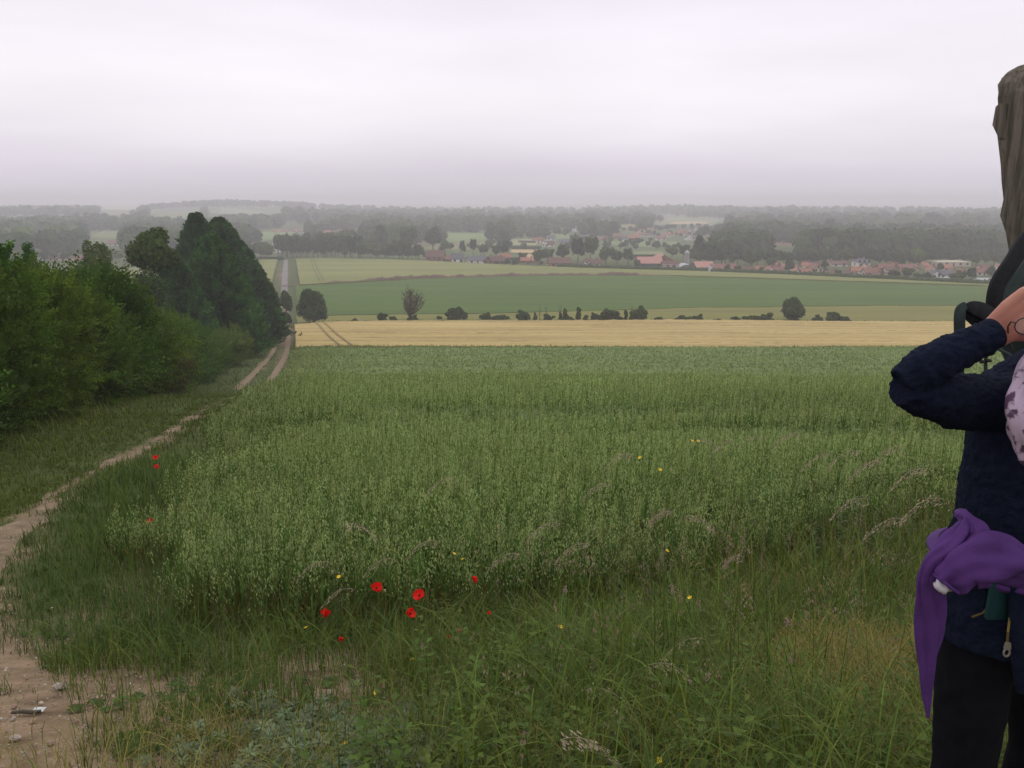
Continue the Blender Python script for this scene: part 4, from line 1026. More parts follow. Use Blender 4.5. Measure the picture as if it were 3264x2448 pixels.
HL = lambda y: trackx(y) - np.interp(y, [10, 30, 60], [2.3, 2.8, 3.2])        # foot of the hedge
G1 = (1.0, 1.08, .9); G2 = (.82, 1.0, .9); G3 = (1.12, 1.12, .85); G4 = (.7, .85, .85)
HS = [(11.0, 3.2, 4.6, 3.3, G4, 'dark end of the hedge, cut by the left edge of the picture', 13500), (14.5, 2.9, 3.0, 3.6, G2, 'hedge shrub second from the left edge, deep green and tall', 12000), (18.5, 2.8, 3.0, 3.9, G1, 'hedge shrub with a yellowish top, at the left where the hedge stands highest', 12000),
      (22.5, 2.6, 2.9, 3.9, G3, 'brightest yellow green hedge shrub in front of the twiggy sapling', 11000), (26.5, 2.5, 2.9, 4.0, G1, 'broad green hedge shrub below the round leafy tree', 10000), (31, 2.5, 3.2, 4.2, G2, 'mid green hedge shrub where the hedge starts to drop towards the conifers', 9500),
      (36, 2.5, 3.4, 4.2, G3, 'light yellowish green hedge shrub just before the brownish one', 8500), (47, 2.5, 4.0, 4.0, G1, 'green hedge shrub just beyond the brownish one', 7500), (54, 2.6, 4.4, 3.9, G4, 'dark rounded hedge shrub below the front conifer', 6500),
      (63, 2.8, 5.2, 3.7, G2, 'hedge shrub at the foot of the conifers where the lane narrows', 6500), (74, 2.8, 6, 3.2, G1, 'low bright hedge shrub, farthest beside the lane', 5500), (86, 2.6, 6, 3.3, G3, 'pale green low shrub under the edge of the last conifer', 4500), (106, 2.4, 7, 3.4, G1, 'low fresh green shrub between the last conifer and the lane', 4500)]
for i, (y, rx, ry, h, tn, lab, n) in enumerate(HS):
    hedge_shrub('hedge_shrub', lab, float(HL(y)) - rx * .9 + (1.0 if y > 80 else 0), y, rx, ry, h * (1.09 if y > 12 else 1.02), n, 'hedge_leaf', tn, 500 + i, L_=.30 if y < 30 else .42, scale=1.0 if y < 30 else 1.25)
hedge_shrub('hedge_shrub', 'brownish half dead shrub in the front of the hedge', float(HL(41)) - 2.0, 41, 2.4, 3.0, 3.3, 7500, 'brown_leaf', (1, 1, 1), 540, L_=.3)
# behind the first row, a second row closing the view
for i, (y, lab) in enumerate([(16, 'tall hedge shrub behind the front row by the left edge'), (24, 'back row hedge shrub to the left of the twiggy sapling'), (33, 'back row hedge shrub under the round tree'), (44, 'back row hedge shrub left of the conifers')]):
    hedge_shrub('hedge_shrub', lab, float(HL(y)) - 6.2, y + 1, 3.0, 4.2, 4.1 + .2 * i, 7000, 'hedge_leaf', G2 if i % 2 else G1, 560 + i, L_=.4, scale=1.1)

def conifer(label, px, ptop, Y, R0, zb, seed, n=11000, tint=(1, 1, 1), lean=0, parent=None, sz=.42, xo=0, base=None, rn=1.0):
    rg = np.random.default_rng(seed); kx, kz = ray(px, ptop); X = kx * Y; ztop = CAMZ + kz * Y; g0 = Tz(X, Y); H = ztop - g0
    root = empty('conifer', (X, Y, g0)); tag(root, label, 'conifer', 'conifers at the end of the hedge', 'thing')
    mb = MB(); t = rg.random(n) ** 1.25; a = rg.random(n) * 6.283
    bt = rg.random(420); ba = rg.random(420) * 6.283; bk = rg.integers(0, 420, n); on = rg.random(n) < .6
    t = np.where(on, np.clip(bt[bk] ** 1.1 + rg.normal(0, .018, n), 0, .995), t); a = np.where(on, ba[bk] + rg.normal(0, .09, n) / np.clip(1 - t, .25, 1), a); ext = np.where(on, rg.uniform(.92, 1.26, 420)[bk], .95)
    bump = ext * 1 + .10 * np.sin(a * 5 + t * 14 + seed) + .16 * (value_noise(a * 4, t * 22, seed) - .5) * 2 + .22 * (rg.random(n) ** 6)
    r = R0 * np.clip((1 - t), 0, 1) ** .66 * bump * rg.uniform(.86, 1.06, n) * np.clip(.75 + t * 3, 0, 1)
    P = np.stack([r * np.cos(a) + lean * t, r * np.sin(a), .3 + t * (H - .3)], 1)
    D = np.stack([np.cos(a), np.sin(a), .9 + .6 * t], 1) + rg.normal(0, .35, (n, 3))
    tv, tf = spray(rg, .6 * sz / .42, 5, .10 * sz / .42, .24 * sz / .42)
    tn = rand_tint(rg, n, tint, .32, .07) * (.35 + 1.35 * value_noise(a * 6, t * 20, seed + 3))[:, None]
    orient_scatter(mb, tv, tf, P, D, rg.uniform(.7, 1.4, n), tn, rg)
    zz = np.linspace(0, 1, 12); mb.tube(np.stack([lean * zz, 0 * zz, .1 + zz * H * .95], 1), np.clip(R0 * (1 - zz) ** .66 * .74 * np.clip(.75 + zz * 3, 0, 1), .05, None), k=14, tint=np.array(tint) * .8)
    mb.build('crown', MATS['conifer_leaf'], root)
    MB().tube([(0, 0, -.3), (0, 0, H * .6)], [.35, .15], k=8).build('trunk', MATS['bark'], root)
    return root
conifer('tall dark conifer with a pointed tip, leftmost of the big conifers', 196, 218, 118, 4.6, 0, 601, 12000, tint=(.85, .95, 1.0), lean=.0)
conifer('tall conifer behind the others, highest on the right', 219, 222, 128, 6.3, 0, 602, 13000, tint=(.95, 1, 1))
conifer('broad front conifer with fresher green sprays', 211, 240, 104, 5.0, 0, 603, 13000, tint=(1.15, 1.25, .95))
conifer('dark conifer stepping down on the right of the tall ones', 238, 245, 130, 5.2, 0, 604, 10000, tint=(.85, .95, .95))
conifer('lower conifer with ragged shoots, second from the lane', 253, 265, 140, 3.8, 0, 605, 8000, tint=(.8, .9, .95))
conifer('smallest of the big conifers, hanging over the lane', 267, 285, 150, 2.1, 0, 606, 6000, tint=(.8, .9, .95))
conifer('half hidden conifer at the left foot of the group', 174, 262, 96, 3.6, 0, 607, 7000, tint=(1.0, 1.1, .95))
conifer('small pointed conifer tip above the hedge near the left edge', 27, 246, 40, .45, 0, 608, 900, tint=(1.3, 1.4, 1.0), sz=.14)
conifer('conifer shoot rising from the hedge at the very left edge', 4, 247, 22, .2, 0, 609, 350, tint=(1.5, 1.6, 1.0), sz=.14)

def broad_tree(label, px, ptop, Y, W, seed, m='ash_leaf', n=9000, leaf=.28, tint=(1, 1, 1), nl=16, trunk_h=.45, group=None, cat='tree', name='broadleaf_tree', hfrac=.62, core=.6, lob=.36, base=None, v=.3):
    rg = np.random.default_rng(seed); kx, kz = ray(px, ptop); X = kx * Y; ztop = CAMZ + kz * Y; g0 = Tz(X, Y); H = ztop - g0
    root = empty(name, (X, Y, g0)); tag(root, label, cat, group, 'thing')
    rz = H * hfrac / 2; mb = MB()
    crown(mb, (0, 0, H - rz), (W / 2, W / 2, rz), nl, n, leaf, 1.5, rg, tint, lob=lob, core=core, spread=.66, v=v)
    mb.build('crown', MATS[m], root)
    mb = MB(); trunk(mb, H * .8, max(.12, W * .035), rg, 6, .4, .3, 0); mb.build('trunk', MATS['bark'], root)
    return root
broad_tree('round leafy tree rising behind the hedge left of the conifers', 147, 226, 75, 5.0, 620, n=8000, leaf=.30, tint=(1.0, 1.0, .9), core=.35, hfrac=.36, lob=.3, nl=20)
broad_tree('paler loose tree behind the hedge, left of the round one', 92, 233, 90, 3.4, 621, n=4500, leaf=.28, tint=(1.25, 1.3, .9), core=.3, hfrac=.5, lob=.3)
broad_tree('darker bush filling in below the round tree', 140, 258, 70, 5.0, 622, n=7000, leaf=.24, tint=(.75, .85, .9), core=.7, hfrac=.8)
def twiggy(label, px, ptop, Y, W, seed, m='brown_leaf', n=900, stems=9, name='sapling', leaf=.12, tint=(1, 1, 1), fork=3, r0=.05, group=None, cat='sapling', up=1.0):
    rg = np.random.default_rng(seed); kx, kz = ray(px, ptop); X = kx * Y; g0 = Tz(X, Y); H = CAMZ + kz * Y - g0
    root = empty(name, (X, Y, g0)); tag(root, label, cat, group, 'thing'); mb = MB(); tips = []
    for i in range(stems):
        a = rg.uniform(0, 6.28); s_ = rg.uniform(.2, .5) * W; z1 = H * rg.uniform(.75, 1.0)
        if name == 'bare_tree': s_ = rg.uniform(.08, .52) * W; z1 = H * (1.0 - .42 * (s_ / (.52 * W)) ** 2) * rg.uniform(.9, 1)
        P = np.array([(0, 0, -.2), (math.cos(a) * s_ * .35, math.sin(a) * s_ * .35, z1 * .35), (math.cos(a) * s_ * .7, math.sin(a) * s_ * .7, z1 * .7), (math.cos(a) * s_, math.sin(a) * s_, z1)])
        if name == 'bare_tree': P[1] = (math.cos(a) * s_ * .12, math.sin(a) * s_ * .12, H * .20); P[2] = (math.cos(a) * s_ * .75, math.sin(a) * s_ * .75, H * .20 + (z1 - H * .2) * .5)
        mb.tube(P, [r0, r0 * .7, r0 * .45, r0 * .15], k=5)
        for j in range(fork * 3):
            t = rg.uniform(.4, .97); b = P[0] * 0 + np.array([np.interp(t * 3, range(4), P[:, q]) for q in range(3)]); a2 = rg.uniform(0, 6.28); L_ = H * rg.uniform(.08, .2)
            e = b + np.array([math.cos(a2) * .6, math.sin(a2) * .6, up]) * L_; mb.tube([b, (b + e) / 2 + rg.normal(0, .03, 3), e], [r0 * .35, r0 * .2, r0 * .08], k=4); tips += [b, (b + e) / 2, e]
    mb.build('trunk', MATS['bark'], root)
    if n:
        tips = np.array(tips); k = rg.integers(0, len(tips), n); P = tips[k] + rg.normal(0, W * .04, (n, 3)); lm = MB()
        leafquads(lm, P, rg.normal(size=(n, 3)), leaf, 1.6, rg, rand_tint(rg, n, tint, .3)); lm.build('foliage', MATS[m], root)
    return root
twiggy('sparse twiggy sapling standing behind the hedge between two leafy trees', 112, 258, 50, 2.6, 630, n=1600)
twiggy('second sparse sapling with thin brown leaves behind the hedge', 85, 262, 46, 2.2, 631, n=1300)
twiggy('thin leafing sapling poking out of the hedge at the left', 62, 268, 40, 2.0, 632, n=1500, m='hedge_leaf')
# hedgerow of the field strip
broad_tree('round dark tree at the corner of the yellow field beside the lane', 312, 284, 196, 8.6, 640, 'bush_leaf', 9000, .42, (.95, 1.0, 1.0), nl=26, hfrac=1.06, lob=.3, core=.75)
broad_tree('slender grey green tree left of the round one, over the lane', 285, 288, 205, 3.6, 641, 'bush_leaf', 3500, .42, (1.3, 1.3, 1.2), nl=9, hfrac=.72, core=.4)
broad_tree('low brownish bush at the foot of the slender tree', 286, 311, 190, 3.4, 642, 'brown_leaf', 1600, .4, (.6, .65, .8), nl=7, hfrac=1, core=.7)
broad_tree('largest round bush tree on the right of the yellow field edge', 793, 296.5, 205, 7.0, 643, 'bush_leaf', 8500, .42, (1, 1, .95), nl=24, hfrac=1.1, lob=.32, core=.75)
twiggy('bare branched tree with few leaves, alone at the edge of the yellow field', 409, 288.5, 203, 7.2, 644, n=1900, stems=16, name='bare_tree', leaf=.24, fork=5, r0=.20, cat='tree', tint=(.9, .85, .9), up=.9)
def row_bush(px, ptop, pbase, wpx, label, tint=(1, 1, 1), name='bush', cat='bush', seed=0, slim=False):
    rg = np.random.default_rng(seed + 900); x, y = at(px, pbase, .3 if pbase < 319.8 else .5); y += 1.0; g0 = Tz(x, y); W = wpx * y / FPX; H = max((pbase - ptop) * y / FPX + .5, .8)
    root = empty(name, (x, y, g0)); tag(root, label, cat, 'bushes along the far edge of the yellow field', 'thing')
    n = int(np.clip(260 * W * H, 350, 4500)); mb = MB()
    nl = int(np.clip(W * H * .9, 7, 18)); crown(mb, (0, 0, H * .44), (W / 2, max(W * .4, .5), H * .5), nl, n, .55, 1.7, rg, tint, lob=.27, core=.8, spread=.95, base_cut=H * .2, v=.45)
    mb.build('foliage', MATS['bush_leaf'], root)
    MB().tube([(0, 0, -.2), (0, 0, H * .7)], [.1, .05], k=5).build('stem', MATS['bark'], root)
RB = [(354, 318.6, 321, 7, 'tiny bush between the round dark tree and the bare tree'), (381, 312.5, 320, 12, 'small dense bush just left of the bare tree'), (393, 315.5, 320, 8, 'low bush touching the left foot of the bare tree'), (412, 315.5, 320, 14, 'low green growth around the foot of the bare tree'), (439, 316.5, 319.5, 6, 'tiny tuft of bush between the bare tree and the next round bush'),
      (455, 306.5, 319.5, 22, 'solid round bush right of the bare tree'), (486, 313, 319.5, 13, 'left part of the low run of bushes at the middle'), (501, 315.5, 319.5, 24, 'long low bush trailing off to the right at the middle'), (523.5, 309.5, 320, 18, 'round bush left of the leaning ivy post'), (535.5, 313, 320, 3.4, 'ivy clad stump leaning beside the round bush'),
      (548, 315, 320, 13, 'low bush under two thin bare saplings'), (560.6, 311.5, 320, 3, 'short ivy column left of the tallest spiky one'), (565, 304.5, 320, 4.2, 'tallest spiky ivy column in the row'), (568, 315.5, 320, 15, 'low bush at the foot of the spiky ivy columns'), (579, 307.5, 320, 6.4, 'thick ivy clad stump in the middle of the row'), (586, 314.5, 320, 5, 'small bush against the thick ivy stump'),
      (593, 310.5, 320, 3.4, 'slim ivy stump between the thick stump and the large bushes'), (600, 314, 320, 11, 'low left half of the large double bush'), (610, 307.5, 320, 15, 'high right half of the large double bush'), (620, 315, 320, 8, 'low bush before the narrow ivy column'), (626.5, 307, 320, 3.6, 'narrow ivy column leaning on the big dark bush'), (638, 306, 320, 19, 'big dark bush, last high one before the gap'),
      (659, 317, 320, 14, 'flat bush right of the big dark bush'), (686, 316.5, 320, 18, 'low bush in the middle of the wide gap'), (699, 314.5, 320, 10, 'knobbly right end of the low bush in the gap'), (718, 319.3, 321, 14, 'lowest scrub left of the long hedge run'), (737, 316.5, 321, 12, 'left piece of the hedge run leading to the largest bush tree'), (752, 314.5, 321, 15, 'middle piece of the hedge run leading to the largest bush tree'),
      (767, 313, 321, 18, 'right piece of the hedge run at the largest bush tree'), (820, 315.5, 321.5, 12, 'left low part of the last bush on the right'), (834, 311.5, 321.5, 20, 'high middle of the last bush on the right'), (847, 315.5, 321.5, 12, 'right low part of the last bush on the right'), (1000, 318, 321.5, 10, 'small bush seen behind the walker at the edge of the yellow field')]
for i, (a, b, c, d, s) in enumerate(RB): row_bush(a, b, c, d, s, (1, 1, 1) if i % 3 else (1.25, 1.15, .9), seed=i, name='ivy_stump' if 'ivy' in s and ('stump' in s or 'column' in s) else 'bush', cat='ivy stump' if 'ivy' in s and ('stump' in s or 'column' in s) and 'foot' not in s and 'against' not in s and 'round bush' not in s[:10] else 'bush')
for px, lab in ((540, 'thin bare sapling left in the pair over the low bush'), (546.5, 'thin bare sapling right in the pair over the low bush'), (561, 'bare thin pole of a sapling behind the ivy columns'), (632, 'bare thin sapling above the narrow ivy column')):
    twiggy(lab, px, 303.5, 204, .9, 650 + int(px), n=0, stems=3, fork=2, r0=.05, group='bare saplings in the hedgerow')
# ------------------------------------------------------------------ trees of the valley
BLD = []
def project(x, y, z):
    v = (z - CAMZ) * CP + y * SP; dp = y * CP - (z - CAMZ) * SP
    return 512 + FPX * x / dp, 384 - FPX * v / dp
def far_proto(name, seed, w_, h_, tint, n=520, leaf=.1, cone=False, nl=12, trunk_=True):
    """crown of unit size (about 1 wide, 1 high) as one mesh with its trunk"""
    rg = np.random.default_rng(seed); mb = MB()
    if cone:
        crown(mb, (0, 0, .55), (w_ / 2, w_ / 2, .45), nl, n, leaf, 1.6, rg, tint, lob=.4, core=.85, spread=.55)
    else:
        crown(mb, (0, 0, .58), (w_ / 2, w_ / 2, .42), nl, n, leaf, 1.4, rg, tint, lob=.42, core=.85, spread=.62)
    mb.tube([(0, 0, -.02), (0, 0, .35)], [.03, .02], k=5, mi=1)
    o = mb.build(name, [MATS['far_leaf'], MATS['bark']])
    me = o.data; bpy.data.objects.remove(o); return me
PROT = [far_proto('broadleaf_tree', 700 + i, (1, .9, .8, 1, .7, 1)[i], 1, [(1, 1, 1), (1.25, 1.2, .9), (.75, .85, .95), (1.5, 1.45, 1.0), (.9, 1.0, .9), (1.1, 1.05, 1.2)][i]) for i in range(6)]
def far_tree(x, y, W, H, k, label, group, name='broadleaf_tree', cat='tree', rz=None):
    o = bpy.data.objects.new(name, PROT[k]); C.objects.link(o)
    o.location = (x, y, Tz(x, y) - .3); o.scale = (W, W, H); o.rotation_euler = (0, 0, rng.random() * 6.28 if rz is None else rz)
    return tag(o, label, cat, group, 'thing')
def tree_px(px, top, base, wpx, k, label, group='trees among the village houses', dy=0):
    x, y = at(px, base); y += dy; x = ray(px, base)[0] * y
    s = y / FPX; return far_tree(x, y, wpx * s * 1.05, (base - top) * s / .985, k, label, group)
TR_ = [(383, 223, 250, 20, 2, 'big rounded tree, left of three great crowns beyond the dark wood'), (408, 225, 252, 24, 4, 'big rounded tree, middle of three great crowns beyond the dark wood'), (433, 225, 252, 23, 2, 'big rounded tree, right of three great crowns beyond the dark wood'),
       (402, 238, 259, 22, 1, 'light green bushy tree behind the far edge of the pale field'), (419, 243, 260, 16, 2, 'dark tree left of the large dark red roof'), (386, 243, 258, 17, 1, 'bushy tree where the dark wood gives way to lighter crowns'), (370, 240, 258, 15, 3, 'pale green tree at the right end of the dark wood'),
       (445, 238, 254, 11, 3, 'light tree behind the large dark red roof'), (463, 239, 256, 9, 2, 'narrow dark tree behind the slate house'), (473, 237, 256, 9.5, 4, 'tall narrow dark tree right of the slate house'), (484, 243, 256, 13, 2, 'dark tree behind the long slate roof'), (496, 243, 257, 12, 0, 'bushy tree behind the brown roofs'),
       (505, 238.5, 258, 13, 2, 'tall dark tree left of the tan field'), (490, 239, 247, 12, 1, 'small tree in the meadow left of the tan field'), (515, 255.5, 266, 13, 0, 'leafy bush in front of the orange roof'), (506, 258, 265.5, 13, 2, 'low bush at the field edge left of the orange roof'), (523, 251, 260, 13, 0, 'bush behind the orange roofs'),
       (539, 248, 265, 16, 1, 'light green tree right of the orange roofs'), (549, 246, 262, 14, 0, 'green tree behind the small white gable'), (563, 242.5, 262, 18, 2, 'dark tree behind the largest brown roof'), (578, 236, 263, 20, 2, 'high dark tree, left of the pair above the white gabled house'), (590, 234, 264, 20, 4, 'highest dark tree above the white gabled house'),
       (606, 245, 264, 18, 1, 'green tree right of the white gabled house'), (617, 248, 264, 14, 0, 'rounded tree next along from the white gabled house'), (628, 246.5, 265, 16, 2, 'rounded dark tree left of the barns'), (637, 258.5, 268, 9, 0, 'bush against the left end of the pink roofed barn'), (656, 240, 250, 12, 2, 'dark tree in the hedge between two green meadows'),
       (636, 243, 250, 7, 0, 'small tree in the hedge left of the dark meadow tree'), (672, 246, 257, 14, 1, 'tree behind the meadow above the barns'), (684, 243, 258, 15, 0, 'tree above the great barn roof'), (700, 233, 262, 20, 2, 'great dark tree behind the arched barn'), (712, 236, 263, 18, 4, 'great tree right of the darkest one behind the barns'),
       (725, 238, 264, 18, 1, 'wide green tree behind the right barn'), (704, 265, 271.5, 7, 2, 'round bush in front of the barns, right of the tent shaped gable'), (727, 263, 272.5, 9, 2, 'dark round bush in front of the last barn'), (737, 264, 273.5, 8, 0, 'bush at the right end of the barns'),
       (751, 246, 268, 17, 0, 'tree above the dark roofed house right of the barns'), (789, 259, 273, 14, 2, 'dark tree between the two white gabled houses'), (772, 256, 268, 12, 1, 'tree behind the left white gabled house'), (825, 259, 270, 11, 2, 'dark tree left of the white villa'), (838, 268, 277, 8, 0, 'small bush at the field edge before the long brown roof'),
       (815, 250, 264, 16, 0, 'tree above the houses left of the villa'), (846, 249, 264, 15, 1, 'light tree just left of the villa'), (880, 247, 266, 17, 2, 'dark tree just right of the villa'), (899, 248, 268, 17, 1, 'lighter rounded tree right of the villa'), (915, 246, 266, 18, 3, 'pale round tree at the edge of the wood'),
       (894, 268, 278, 14, 0, 'bushy tree at the field edge below the villa'), (907, 266, 278, 15, 1, 'wide bush at the field edge below the long red roof'), (925, 271, 280, 17, 2, 'dark broad bush in front of the grey roofed house'), (917, 272, 279, 12, 2, 'dark bush left of the broad one at the field edge'), (961, 268, 281, 13, 0, 'leafy tree between the grey roofed house and the white sheds'),
       (971, 266, 281, 13, 2, 'dark tree left of the pale sheds'), (953, 272, 282, 9, 1, 'small tree before the white shed'), (990, 264, 279, 13, 2, 'tree behind the pale sheds'), (1003, 268, 283, 13, 0, 'tree half behind the strap of the backpack'), (1020, 266, 285, 16, 2, 'tree behind the wooden post'), (940, 262, 272, 10, 2, 'small tree below the long flat hall')]
for a in TR_: tree_px(*a)
def row_px(pts, n, hpx, k_, label, group, name='broadleaf_tree', jit=.5, wk=1.0):
    P = np.array(pts, float); q = np.linspace(0, 1, n); s = np.linspace(0, 1, len(P))
    for i in range(n):
        px = np.interp(q[i], s, P[:, 0]) + rng.normal(0, 1.3); b = np.interp(q[i], s, P[:, 1]) + rng.normal(0, jit); h = hpx * rng.uniform(.75, 1.2)
        tree_px(px, b - h, b, h * rng.uniform(.8, 1.1) * wk, k_[rng.integers(len(k_))], nth(label, i), group)
row_px([(279, 257), (300, 257.5), (330, 257.5), (360, 258)], 26, 21, [2, 4, 2], 'dark tree in the solid wood on the far edge of the pale field', 'dark wood beyond the pale field', jit=.4, wk=.62)
row_px([(282, 254), (320, 254), (352, 254.5)], 16, 20, [2, 4, 0], 'tree deeper in the dark wood beyond the pale field', 'back of the dark wood', wk=.7)
row_px([(318, 251), (335, 250.5), (352, 251)], 8, 20, [3, 1], 'paler crown rising over the dark wood', 'pale crowns over the dark wood', wk=.8)
row_px([(360, 257), (385, 258), (425, 259.5)], 14, 11, [0, 1, 2, 3], 'mixed tree between the dark wood and the first roofs', 'trees between the dark wood and the first roofs')
row_px([(240, 256), (258, 257), (268, 259)], 6, 16, [0, 1], 'tree beside the lane before the left hand hamlet', 'trees beside the far lane')
row_px([(488, 240), (520, 239), (566, 236)], 18, 9, [0, 2, 1], 'tree in the belt behind the white gabled trio of houses', 'belt behind the white houses')
row_px([(476, 232), (520, 231), (575, 231)], 20, 14, [0, 2, 4], 'tree in the tall belt left of the pale block buildings', 'tall belt in mid valley')
row_px([(577, 234), (600, 234), (612, 233)], 9, 12, [2, 0], 'tree in the clump below the white block', 'clump below the white block')
row_px([(648, 248), (668, 249), (690, 250)], 9, 7, [2, 0], 'tree in the hedge below the red roofed quarter', 'hedge below the red roofed quarter')
row_px([(612, 222), (640, 223), (660, 223)], 10, 9, [0, 5], 'tree behind the upper village', 'trees behind the upper village')
row_px([(588, 220), (606, 220)], 4, 10, [5], 'dim tree standing on the skyline of the valley', 'skyline trees')
row_px([(688, 219), (710, 219.5), (728, 220)], 14, 8, [5, 2], 'tree of the square wood on the rise right of centre', 'square wood on the rise')
row_px([(690, 262), (720, 264), (760, 266), (800, 264), (850, 263), (900, 266), (960, 264), (1010, 267)], 44, 16, [0, 2, 1, 4], 'tree along the near edge of the great wood behind the village', 'near edge of the great wood')
row_px([(700, 238), (740, 236), (790, 236)], 16, 12, [5, 0], 'taller tree standing above the back of the great wood', 'tall trees over the great wood')
row_px([(0, 262), (40, 262), (80, 260), (120, 262)], 14, 12, [0, 3, 1], 'tree behind the hedge around the left hand farm', 'trees around the left farm')
row_px([(620, 231), (655, 236), (700, 238)], 16, 6, [0, 2], 'garden tree among the red roofs of the upper village', 'garden trees of the upper village')
row_px([(440, 252), (470, 250), (500, 249), (535, 250)], 10, 8, [0, 2, 1], 'small tree in the meadows above the slate roofs', 'meadow trees above the slate roofs')
row_px([(560, 252), (600, 249), (640, 248)], 12, 9, [2, 0, 4], 'tree in the line between farm and upper village', 'line between farm and upper village')
row_px([(573, 240.5), (600, 243), (650, 243)], 14, 6, [0, 2, 1], 'garden tree in front of the lower roofs of the upper village', 'lower gardens of the upper village')
row_px([(655, 232), (680, 229.5), (725, 231)], 14, 6, [0, 5], 'tree behind the orange roofed estate', 'trees behind the estate')
row_px([(760, 271), (800, 272), (860, 274), (930, 277)], 18, 5, [0, 2, 1], 'garden bush among the right hand houses', 'garden bushes of the village')
row_px([(430, 262), (470, 263), (540, 265), (600, 266)], 16, 4, [0, 2, 1], 'garden bush along the front row of houses', 'garden bushes of the front row')
# dark clipped hedge at the end of the pale field
def hedge_line(pts, h, label, seed, wd=1.0, hh=.5):
    P = np.array([at(a, b, hh) for a, b in pts]); q = np.linspace(0, len(P) - 1, 160); cx = np.interp(q, range(len(P)), P[:, 0]); cy_ = np.interp(q, range(len(P)), P[:, 1]) + 2.5
    rg = np.random.default_rng(seed); mb = MB()
    for x, y in zip(cx, cy_): uvball(mb, (x, y, Tz(x, y) + h * .5), (np.hypot(cx[1] - cx[0], cy_[1] - cy_[0]) * .9 + .5, wd, h * rg.uniform(.45, .65)), rg, 7, 5, .2)
    n = 3000; k = rg.integers(0, 160, n); Pp = np.stack([cx[k] + rg.normal(0, 1, n), cy_[k] + rg.normal(0, wd * .6, n), T(cx[k], cy_[k]) + rg.uniform(.3, 1.15, n) * h], 1)
    leafquads(mb, Pp, rg.normal(size=(n, 3)), .6, 1.3, rg, rand_tint(rg, n, (1, 1, 1)))
    tag(mb.build('hedge', MATS['far_leaf']), label, 'hedge', 'long hedges between the fields and the village', 'thing')
hedge_line([(560, 267), (640, 269.5), (710, 271.3), (781, 274.3), (886, 279), (1010, 285)], 2.0, 'long dark hedge closing the pale field in front of the houses', 1, hh=.7)
hedge_line([(250, 259.5), (280, 259.5)], 1.6, 'short dark hedge at the end of the field left of the road', 2)
hedge_line([(633, 257), (664, 257)], 1.6, 'dark hedge under the meadow above the barns', 3)
hedge_line([(512, 248.5), (540, 248.5)], 1.8, 'dark hedge above the tan field', 4)
hedge_line([(520, 242.5), (534, 243)], 1.8, 'dark hedge left of the white gabled trio of houses', 5)

